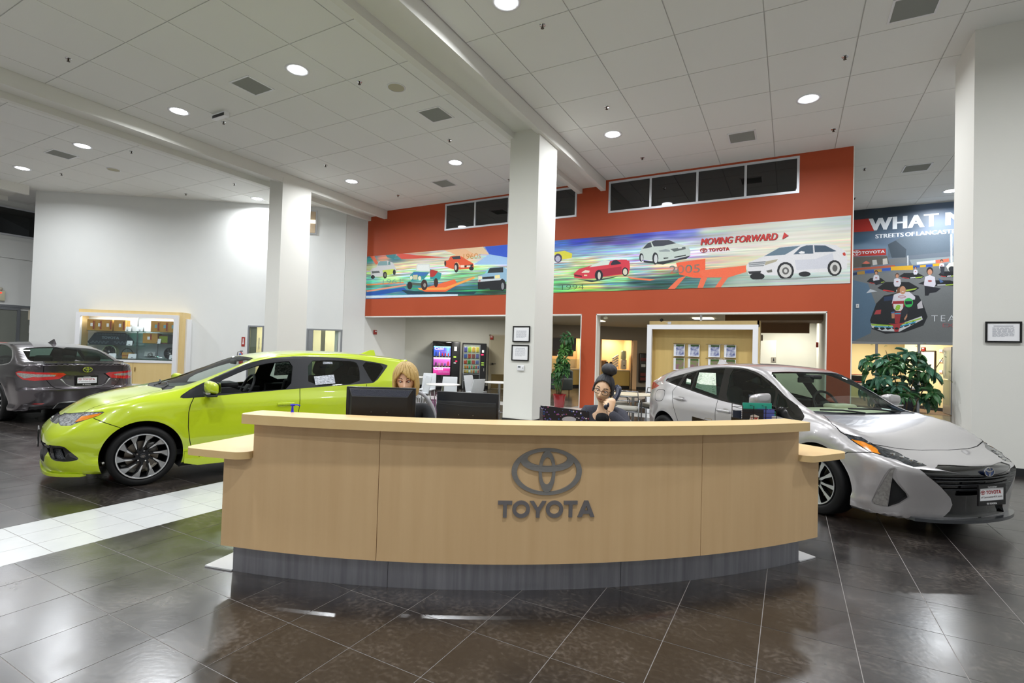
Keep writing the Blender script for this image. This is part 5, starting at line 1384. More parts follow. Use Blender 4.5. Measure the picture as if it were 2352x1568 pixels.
    mb.add(V, [(0, 1, 4), (1, 2, 3, 4), (0, 6, 1), (1, 6, 5, 2), (2, 5, 3), (3, 5, 6, 4)]); mb.build('shark_fin_antenna', GRY, root)
    return root
build_camry()
# ================================================================ people
def mesh_eval(o):
    dg = bpy.context.evaluated_depsgraph_get(); return bpy.data.meshes.new_from_object(o.evaluated_get(dg))
def skin_mesh(verts, edges, radii, root=0, sub=2):
    me = bpy.data.meshes.new('tmp'); me.from_pydata(verts, edges, []); o = bpy.data.objects.new('tmp', me); COL.objects.link(o)
    md = o.modifiers.new('s', 'SKIN'); md.use_smooth_shade = True
    for i, sv in enumerate(me.skin_vertices[0].data):
        r = radii[i]; sv.radius = (r, r) if not isinstance(r, tuple) else r
        sv.use_root = (i == root)
    ss = o.modifiers.new('u', 'SUBSURF'); ss.levels = sub
    m = mesh_eval(o); V = [v.co.copy() for v in m.vertices]; F = [tuple(p.vertices) for p in m.polygons]
    bpy.data.objects.remove(o); bpy.data.meshes.remove(me); bpy.data.meshes.remove(m)
    return V, F
def head_verts(nu=72, nv=56, wide=1.0):
    """face looks along +y; origin at eye height in the middle of the skull. returns V,F"""
    V = []; F = []
    g = lambda a, s: math.exp(-(a/s)**2)
    for i in range(nv+1):
        t = PI*i/nv
        for j in range(nu):
            a = 2*PI*j/nu
            dx, dy, dz = math.sin(t)*math.sin(a), math.sin(t)*math.cos(a), math.cos(t)
            x, y, z = .074*wide*dx, .092*dy, .118*dz
            if z < 0:
                k = min(1, -z/.118); x *= 1-.38*k**1.6; 
                if y < 0: y *= 1-.45*k**1.2
                else: y *= 1-.04*k
            if z > .02 and y > 0: y *= 1-.10*((z-.02)/.1)**2
            fr = max(0, dy)**2; ax = abs(x)
            if y > 0:
                y -= .010*fr*g(ax, .06)*0
                y += .026*g(x, .010+.004*max(0, -(z+.01)/.03))*g(z+.036, .016) + .013*g(x, .009)*g(z+.012, .022)
                y -= .012*g(ax-.031, .017)*g(z-.002, .013)
                y += .004*g(ax-.03, .02)*g(z-.022, .008)
                y += .005*g(ax-.040, .018)*g(z+.032, .020)
                y += .0075*g(x, .021)*(g(z+.066, .0045)*.9+g(z+.0755, .0055)) - .004*g(x, .018)*g(z+.0705, .002)
                y -= .003*g(x, .012)*g(z+.055, .006)
                y += .009*g(x, .018)*g(z+.100, .013)
            V.append(Vector((x, y, z)))
    for i in range(nv):
        for j in range(nu): F.append((i*nu+j, (i+1)*nu+j, (i+1)*nu+(j+1) % nu, i*nu+(j+1) % nu))
    return V, F
def body_mesh(name, root, pieces, hm, voxel, paint, mats):
    """join the pieces, remesh into one continuous skin and colour its faces by position"""
    mb = MB()
    for V, F in pieces: mb.add(V, F)
    o = mb.build(name, mats, None); md = o.modifiers.new('r', 'REMESH'); md.mode = 'VOXEL'; md.voxel_size = voxel; md.use_smooth_shade = True
    sm = o.modifiers.new('m', 'SMOOTH'); sm.factor = .5; sm.iterations = 2
    me = mesh_eval(o); bpy.data.objects.remove(o)
    me.materials.clear()
    for m in mats: me.materials.append(m)
    hi = hm.inverted(); n = len(me.polygons); cs = np.zeros(n*3); me.polygons.foreach_get('center', cs); cs = cs.reshape(n, 3)
    M = np.array(hi); L = cs @ M[:3, :3].T+M[:3, 3]
    me.polygons.foreach_set('material_index', paint(L, cs).astype(np.int32)); me.polygons.foreach_set('use_smooth', [True]*n); me.update()
    b = bpy.data.objects.new(name, me); COL.objects.link(b); return adopt(b, root)
def paint_face(L, cs):
    x, y, z = np.abs(L[:, 0]), L[:, 1], L[:, 2]; idx = np.zeros(len(x), int)
    lips = (y > .05) & (x < .023) & (np.abs(z+.0705) < .0095*(1-(x/.026)**2)); idx[lips] = 1
    brow = (y > .04) & (x > .014) & (x < .050) & (np.abs(z-(.026+.006*np.sin((x-.014)/.036*3.0))) < .0036); idx[brow] = 2
    lid = (y > .03) & (((x-.031)/.020)**2+((z-.006)/.011)**2 < 1); idx[lid] = 3
    return idx
def hair_shell(root, hm, m, prof, name='hair', thick=.008, nu=90, nz=40, zbot=-.14, r=(.083, .100, .122), wob=.003, seed=1):
    """prof(z)-> (left opening angle, right opening angle) from the face direction"""
    rn = random.Random(seed); V = []; F = []; grid = {}
    ztop = r[2]
    for i in range(nz+1):
        u = i/nz; 
        if u < .5: t = u/.5*PI/2; z = ztop*math.cos(t); s = math.sin(t)
        else: z = -(u-.5)/.5*abs(zbot); s = 1.0+.05*math.sin((u-.5)/.5*PI)-(.10*((u-.5)/.5)**2)
        for j in range(nu+1):
            a = -PI+2*PI*j/nu
            w = wob*(math.sin(j*2.3+seed)+math.sin(j*5.1+1.3*seed+z*20))
            x = (r[0]*s+w)*math.sin(a); y = (r[1]*s+w)*math.cos(a)-.006
            grid[(i, j)] = len(V); V.append(Vector((x, y, z+.004)))
    for i in range(nz):
        zc = V[grid[(i, 0)]].z
        lo, hi = prof(zc)
        for j in range(nu):
            a = -PI+2*PI*(j+.5)/nu
            if -lo < a < hi: continue
            F.append((grid[(i, j)], grid[(i, j+1)], grid[(i+1, j+1)], grid[(i+1, j)]))
    mb = MB(); mb.add(V, F, 0, hm); o = mb.build(name, m, root, smooth=True)
    md = o.modifiers.new('t', 'SOLIDIFY'); md.thickness = thick; md.offset = 1
    me = mesh_eval(o); o.modifiers.clear(); o.data = me
    return o
SKIN1 = mat('skin_fair', '#ecc0a4', .5, noise=(8, .7, '#f0c8ae')); SKIN2 = mat('skin_light', '#ecc4a2', .5, noise=(8, .7, '#f0ccac'))
LIP = mat('lips', '#b5625c', .4); LIP2 = mat('lips_soft', '#c07a70', .45); BROW1 = mat('brow_brown', '#4a2a20', .8); BROW2 = mat('brow_dark', '#2b1d18', .8); SHAD = mat('eye_shadow', '#8f5246', .6); SHAD2 = mat('eyelid', '#c2937a', .6)
EYEW = mat('eye_white', '#e8e4e0', .2); IRIS = mat('iris', '#2a1c14', .15)
def eyes(root, hm, closed=.0):
    for q in (1, -1):
        e = MB().sphere((q*.031, .067, .001), .0125, 14, 10, 0, (1, 1, 1)); 
        for v in e.V: v[:] = hm @ v
        e = e.build('eye', EYEW, root, smooth=True)
        i = MB().sphere((q*.031, .0765, -.003), .0052, 10, 8, 0, (1, .5, 1))
        for v in i.V: v[:] = hm @ v
        i.build('iris', IRIS, e, smooth=True)
        ln = MB().tube([hm @ Vector((q*(.031+d), .0815-.10*abs(d)**1.3*3, -.0015+.004*math.cos(d/.014*1.3))) for d in (-.013, -.007, 0, .007, .014)], .0016, 5); ln.build('eyelashes', BROW2, e)
def ears(pieces, hm):
    for q in (1, -1):
        mb = MB().sphere((0, 0, 0), 1, 12, 8); pieces.append(([hm @ Vector((q*.077+v.x*.009, -.008+v.y*.018+abs(v.z)*-.002, -.012+v.z*.030)) for v in mb.V], mb.F))
def hand(pieces, wrist, palm_c, fingers, r=.0085, palm_r=.022):
    """palm as tapered tube, each finger a chain of points, first inside the palm"""
    mb = MB(); w, p = Vector(wrist), Vector(palm_c); d = (p-w)
    mb.tube([w, w+d*.5, p, p+d*.25], [.024, .030, .032, .022], 12)
    for k, ch in enumerate(fingers):
        n = len(ch); mb.tube([Vector(c) for c in ch], [r*(1.12-.32*i/(n-1)) for i in range(n)], 8); mb.sphere(ch[-1], r*.80, 8, 6)
    pieces.append((mb.V, mb.F))
def seated(name_mats, root, hm, J, sk, extra, skin, lips, brow, shad):
    """J: joint name -> position (local). builds body under clothes"""
    order = ['pelvis', 'waist', 'chest', 'neckb', 'headc', 'shR', 'elR', 'wrR', 'shL', 'elL', 'wrL', 'hipR', 'knR', 'anR', 'toR', 'hipL', 'knL', 'anL', 'toL']
    E = [('pelvis', 'waist'), ('waist', 'chest'), ('chest', 'neckb'), ('neckb', 'headc'), ('chest', 'shR'), ('shR', 'elR'), ('elR', 'wrR'), ('chest', 'shL'), ('shL', 'elL'), ('elL', 'wrL'),
         ('pelvis', 'hipR'), ('hipR', 'knR'), ('knR', 'anR'), ('anR', 'toR'), ('pelvis', 'hipL'), ('hipL', 'knL'), ('knL', 'anL'), ('anL', 'toL')]
    Rr = dict(pelvis=.125, waist=.105, chest=.118, neckb=.052, headc=.05, shR=.052, elR=.038, wrR=.025, hipR=.085, knR=.058, anR=.038, toR=.032)
    for k in ('sh', 'el', 'wr', 'hip', 'kn', 'an', 'to'): Rr[k+'L'] = Rr[k+'R']
    def sk_(keys, grow, over={}):
        ks = [k for k in order if k in keys]; ix = {k: i for i, k in enumerate(ks)}
        return skin_mesh([J[k] for k in ks], [(ix[a], ix[b]) for a, b in E if a in ix and b in ix], [over.get(k, Rr[k]+grow) for k in ks])
    pieces = [sk_(order, 0)]
    V, F = head_verts(); pieces.append(([hm @ v for v in V], F)); ears(pieces, hm)
    for ex in extra: ex(pieces)
    body_mesh('body', root, pieces, hm, .0045, paint_face, [skin, lips, brow, shad])
    return sk_
# ---- the blonde woman
ROT = lambda yaw, pitch, roll: Matrix.Rotation(yaw, 4, 'Z') @ Matrix.Rotation(pitch, 4, 'X') @ Matrix.Rotation(roll, 4, 'Y')
A1 = math.radians(-60-90)
w1 = thing('person', 'seated blonde woman in black top, looking down behind the left monitor', 'person', (-2.80, 3.34, 0), A1)
hm1 = Matrix.Translation((0, .055, 1.262)) @ ROT(math.radians(4), math.radians(-16), math.radians(2))
J1 = dict(pelvis=(0, -.10, .53), waist=(0, -.09, .70), chest=(0, -.055, .92), neckb=(0, -.015, 1.10), headc=(0, .03, 1.22), shR=(.165, -.045, 1.02), elR=(.235, .06, .80), wrR=(.13, .29, .835), shL=(-.165, -.045, 1.02), elL=(-.235, .06, .80), wrL=(-.13, .29, .835),
          hipR=(.10, .02, .52), knR=(.12, .36, .53), anR=(.12, .36, .12), toR=(.13, .50, .05), hipL=(-.10, .02, .52), knL=(-.12, .36, .53), anL=(-.12, .36, .12), toL=(-.13, .50, .05))
def hands1(p):
    for q in (1, -1):
        wx = q*.13; fs = [[(wx+q*(.022-.015*k), .345, .835), (wx+q*(.024-.016*k), .385-.004*abs(k-1), .84), (wx+q*(.024-.016*k), .415-.006*abs(k-1), .825)] for k in range(4)]
        fs.append([(wx-q*.02, .32, .83), (wx-q*.045, .345, .828), (wx-q*.052, .37, .822)])
        hand(p, (wx, .28, .835), (wx, .34, .838), fs)
sk = seated(None, w1, hm1, J1, None, [hands1], SKIN1, LIP, BROW1, SHAD)
TOP1 = mat('black_top', '#121519', .8, bump=(60, .15)); PANTS = mat('black_trousers', '#141417', .85); SHOE = mat('black_shoe', '#0d0d0e', .4)
up = ('waist', 'chest', 'shR', 'elR', 'wrR', 'shL', 'elL', 'wrL', 'pelvis')
V, F = sk(up, .010); mb = MB(); mb.add(V, F); mb.add(*skin_mesh([J1['chest'], (0, -.02, 1.06)], [(0, 1)], [.125, .075]), 0); mb.build('top', TOP1, w1, smooth=True)
lo = ('pelvis', 'hipR', 'knR', 'anR', 'hipL', 'knL', 'anL'); V, F = sk(lo, .010); mb = MB(); mb.add(V, F); mb.build('trousers', PANTS, w1, smooth=True)
V, F = sk(('anR', 'toR'), .006); mb = MB(); mb.add(V, F); V, F = sk(('anL', 'toL'), .006); mb.add(V, F); mb.build('shoes', SHOE, w1, smooth=True)
eyes(w1, hm1)
BL = mat('blond_hair', '#d9bb78', .45, noise=(26, .6, '#a9854a'), stretch=(14, 14, .8), bump=(140, .3))
def prof1(z):
    if z > .092: return (0, 0)
    t = min(1, (.092-z)/.085); return (.0+.92*t**.7, -.10+1.0*t**1.6) if z > -.01 else (.90, .90)
def prof1b(z):
    # side-swept fringe: opening narrows towards the parting on the viewer's right
    if z > .082: return (0, 0)
    if z > .01: t = (.082-z)/.072; return (.10+.75*t, -.12+1.02*t**.7) if t > .12 else (0, 0)
    t = min(1, (.01-z)/.10); return (.85+.05*t, .92+.0*t)
hair_shell(w1, hm1, BL, lambda z: prof1(z)[::-1], zbot=-.135, r=(.092, .108, .128), thick=.014, nu=110, nz=46, wob=.0014)
# ---- the woman on the phone
A2 = math.radians(-82-90)
w2 = thing('person', 'seated woman with dark bun and glasses, holding a phone to her ear', 'person', (-1.52, 4.60, 0), A2)
hm2 = Matrix.Translation((-.01, .055, 1.195)) @ ROT(math.radians(-3), math.radians(-12), math.radians(-15)) @ Matrix.Scale(1.08, 4)
def loc2(p): return Matrix.Rotation(-A2, 4, 'Z') @ (Vector(p)-Vector((-1.52, 4.60, 0)))
hw = loc2((-1.405, 4.315, 1.06)); el = loc2((-1.235, 4.33, .885)); wr = hw+Vector((-.035, -.03, -.048))
J2 = dict(pelvis=(0, -.10, .50), waist=(0, -.09, .66), chest=(0, -.06, .87), neckb=(-.0, -.02, 1.045), headc=(-.005, .03, 1.14), shR=(.165, -.05, .965), elR=(.235, .07, .80), wrR=(.10, .27, .84), shL=(-.165, -.05, .965), elL=tuple(el), wrL=tuple(wr),
          hipR=(.10, .02, .50), knR=(.12, .36, .52), anR=(.12, .36, .12), toR=(.13, .50, .05), hipL=(-.10, .02, .50), knL=(-.12, .36, .52), anL=(-.12, .36, .12), toL=(-.13, .50, .05))
hst = loc2((-1.345, 4.475, 1.205)); hsb = loc2((-1.395, 4.37, 1.065))
def hands2(p):
    q = 1; wx = .10
    fs = [[(wx+(.022-.015*k), .325, .84), (wx+(.024-.016*k), .365, .845), (wx+(.024-.016*k), .395, .83)] for k in range(4)]; fs.append([(wx-.02, .30, .835), (wx-.045, .325, .833), (wx-.052, .35, .825)])
    hand(p, (wx, .26, .84), (wx, .32, .843), fs)
    # left hand closed round the lower half of the handset, fingers pointing to the viewer's left
    ax = (hst-hsb).normalized(); c = hsb+ax*.045; out = Vector((.25, .95, .1)).normalized(); lf = Vector((1, -.1, -.08)).normalized()
    pc = c+out*.022-lf*.022; fs = []
    for k in range(4):
        b = pc+ax*(.030-.021*k)-Vector((0, 0, .004)); L = (1, 1.1, 1.05, .85)[k]
        fs.append([b, b+lf*.030*L+out*.012, b+lf*.055*L+out*.006-Vector((0, 0, .004)), b+lf*.074*L-out*.008-Vector((0, 0, .008))])
    fs.append([pc-ax*.01, pc+ax*.022-lf*.012-out*.014, pc+ax*.045-lf*.006-out*.022])
    hand(p, wr, pc, fs, .0082)
sk = seated(None, w2, hm2, J2, None, [hands2], SKIN2, LIP2, BROW2, SHAD2)
TOPB = mat('black_vest', '#15161a', .85, bump=(60, .15)); CARD = mat('grey_cardigan', '#4b4c58', .95, noise=(160, .5, '#33343f'), bump=(220, .9))
V, F = sk(('pelvis', 'waist', 'chest'), .008); mb = MB(); mb.add(V, F); mb.add(*skin_mesh([J2['chest'], (0, .0, 1.005)], [(0, 1)], [.125, .075]), 0); mb.build('vest', TOPB, w2, smooth=True)
V, F = sk(up, .022, {'wrL': .040, 'wrR': .036, 'elL': .062, 'elR': .058})
# open the cardigan at the front
F = [f for f in F if not (sum(V[i].y for i in f)/len(f) > .02 and abs(sum(V[i].x for i in f)/len(f)) < .075)]
mb = MB(); mb.add(V, F); o = mb.build('cardigan', CARD, w2, smooth=True)
V, F = sk(lo, .010); mb = MB(); mb.add(V, F); mb.build('trousers', PANTS, w2, smooth=True)
V, F = sk(('anR', 'toR'), .006); mb = MB(); mb.add(V, F); V, F = sk(('anL', 'toL'), .006); mb.add(V, F); mb.build('shoes', SHOE, w2, smooth=True)
eyes(w2, hm2)
BK = mat('black_hair', '#15141a', .35, noise=(30, .5, '#2a2a33'), stretch=(10, 10, 2), bump=(120, .4))
def prof2(z):
    if z > .088: return (0, 0)
    if z > .03: t = (.088-z)/.058; return (.25+.85*t**.6, .25+.85*t**.6)
    if z > -.03: return (1.15, 1.15)
    return (2.0, 2.0)
hr = hair_shell(w2, hm2, BK, prof2, zbot=-.075, r=(.080, .100, .126), thick=.008, wob=.0012, seed=3)
mb = MB(); V, F = MB().sphere((0, 0, 0), 1, 28, 18).V, MB().sphere((0, 0, 0), 1, 28, 18).F
bun = [hm2 @ (Vector((-.004, -.028, .168))+Vector((v.x*.066, v.y*.058, v.z*.052))*(1+.035*math.sin(7*math.atan2(v.y, v.x)+6*v.z))) for v in V]
mb.add(bun, F); mb.build('hair_bun', BK, w2, smooth=True)
gl = MB()
for q in (1, -1):
    pts = [hm2 @ Vector((q*.034+.0265*math.copysign(abs(math.cos(a))**.75, math.cos(a)), .094-.30*abs(q*.034+.0265*math.cos(a))**1.9*4*.5, -.002+.0185*math.copysign(abs(math.sin(a))**.75, math.sin(a)))) for a in [2*PI*k/24 for k in range(24)]]
    gl.tube(pts, .0022, 6, closed=True)
    gl.tube([hm2 @ Vector((q*.060, .082, .006)), hm2 @ Vector((q*.074, .05, .006)), hm2 @ Vector((q*.080, -.01, .002))], .0018, 5)
gl.tube([hm2 @ Vector((-.009, .096, .003)), hm2 @ Vector((0, .099, .005)), hm2 @ Vector((.009, .096, .003))], .0020, 6)
gt = thing('glasses', 'dark rimmed glasses worn by the woman with the bun', 'glasses', w2.location, A2); gl.build('frame', mat('glasses_frame', '#15131a', .3), gt, smooth=True)
# handset, cord, base
ph = thing('phone_handset', 'dark blue desk phone handset held by the woman with the bun', 'phone', w2.location, A2)
mb = MB(); ax = (hst-hsb).normalized(); up_ = Vector((.3, -.9, .2)).normalized(); pts = []; L = (hst-hsb).length+.03
side = Vector((-1, .1, .1)).normalized()
for k in range(9): t = k/8; pts.append(hsb-ax*.015+ax*L*t+side*(.030*math.sin(t*PI))+Vector((0, .01, 0)))
mb.tube(pts, [.025, .027, .023, .020, .020, .020, .023, .028, .027], 12); mb.sphere(pts[-1]-side*.010, .027, 14, 10, 0, (1, .9, 1.1)); mb.sphere(pts[0]-side*.010, .023, 14, 10, 0, (1, .9, 1.1))
mb.build('handset', mat('handset_navy', '#1b2136', .35), ph, smooth=True)
cd = []; a0 = pts[0]-ax*.015; a1 = loc2((-1.33, 4.20, .86))
for k in range(150):
    t = k/149; c = a0.lerp(a1, t)+Vector((0, 0, -.03*math.sin(t*PI))); an = k*.9; cd.append(c+Vector((math.cos(an)*.0055, math.sin(an)*.0055, math.sin(an)*.002)))
MB().tube(cd, .0016, 4).build('coiled_cord', BLACK, ph)
pb = thing('desk_phone', 'dark desk phone base on the work surface by the woman with the bun', 'phone', (-1.27, 4.12, .812), math.radians(25))
MB().prism([(-.09, 0), (.10, 0), (.10, .03), (-.09, .085)], -.10, .10, axis='x').build('phone_base', BLACK, pb)
# office chairs
def office_chair(label, x, y, rz, m, tall=1.15):
    t = thing('office_chair', label, 'chair', (x, y, 0), rz, 'office chairs behind the desk')
    MB().rbox((0, 0, .46), (.50, .48, .07), .03, 3).build('seat', DARK, t, auto=50)
    fr = MB(); P = []
    for k in range(25):
        a = PI*k/24; P.append((.245*math.cos(a)*(1 if True else 0), -.27-.05*abs(math.cos(a))*-1-.06*math.sin(a), .60+(tall-.60)*math.sin(a)**.6))
    fr.tube(P, .016, 8); fr.tube([P[0], (0, -.25, .56), P[-1]], .016, 8); fr.build('back_frame', m, t, smooth=True)
    mb = MB()
    for k in range(1, 24):
        u = -1+2*k/24; x_ = .235*u; top = .60+(tall-.62)*max(.05, (1-abs(u)**2.2))**.5
        mb.tube([(x_, -.255-.05*(1-u*u), .58), (x_*.97, -.285-.055*(1-u*u), (.6+top)/2), (x_, -.255-.06*(1-u*u), top)], .0050, 5)
    for z in np.linspace(.62, tall-.06, 9):
        hw = .235*max(.05, 1-((z-.60)/(tall-.60))**2.6)**.5; mb.tube([(-hw, -.268, z), (0, -.335, z), (hw, -.268, z)], .003, 4)
    mb.build('mesh_back', mat('mesh_grey', '#a9a9ac', .6), t, smooth=True)
    mb = MB().cyl((0, 0, .10), (0, 0, .43), .028, seg=14)
    for k in range(5):
        a = 2*PI*k/5; mb.tube([(0, 0, .12), (.28*math.cos(a), .28*math.sin(a), .075)], [.025, .016], 8); mb.cyl((.28*math.cos(a)-.012, .28*math.sin(a), .03), (.28*math.cos(a)+.012, .28*math.sin(a), .03), .03, seg=12)
    mb.build('base', mat('chair_grey', '#6d6d70', .45), t, smooth=True)
    for q in (1, -1): MB().tube([(q*.26, -.05, .45), (q*.29, -.05, .64), (q*.29, .16, .665)], .015, 8).build('armrest', m, t)
    return t
CG = mat('chair_frame_grey', '#9a9a9e', .4)
office_chair('grey mesh office chair behind the blonde woman', -2.83, 3.50, A1+.32, CG, 1.13)
office_chair('office chair hidden under the woman with the bun', -1.50, 4.68, A2, mat('chair_grey', '#6d6d70', .45), .92)
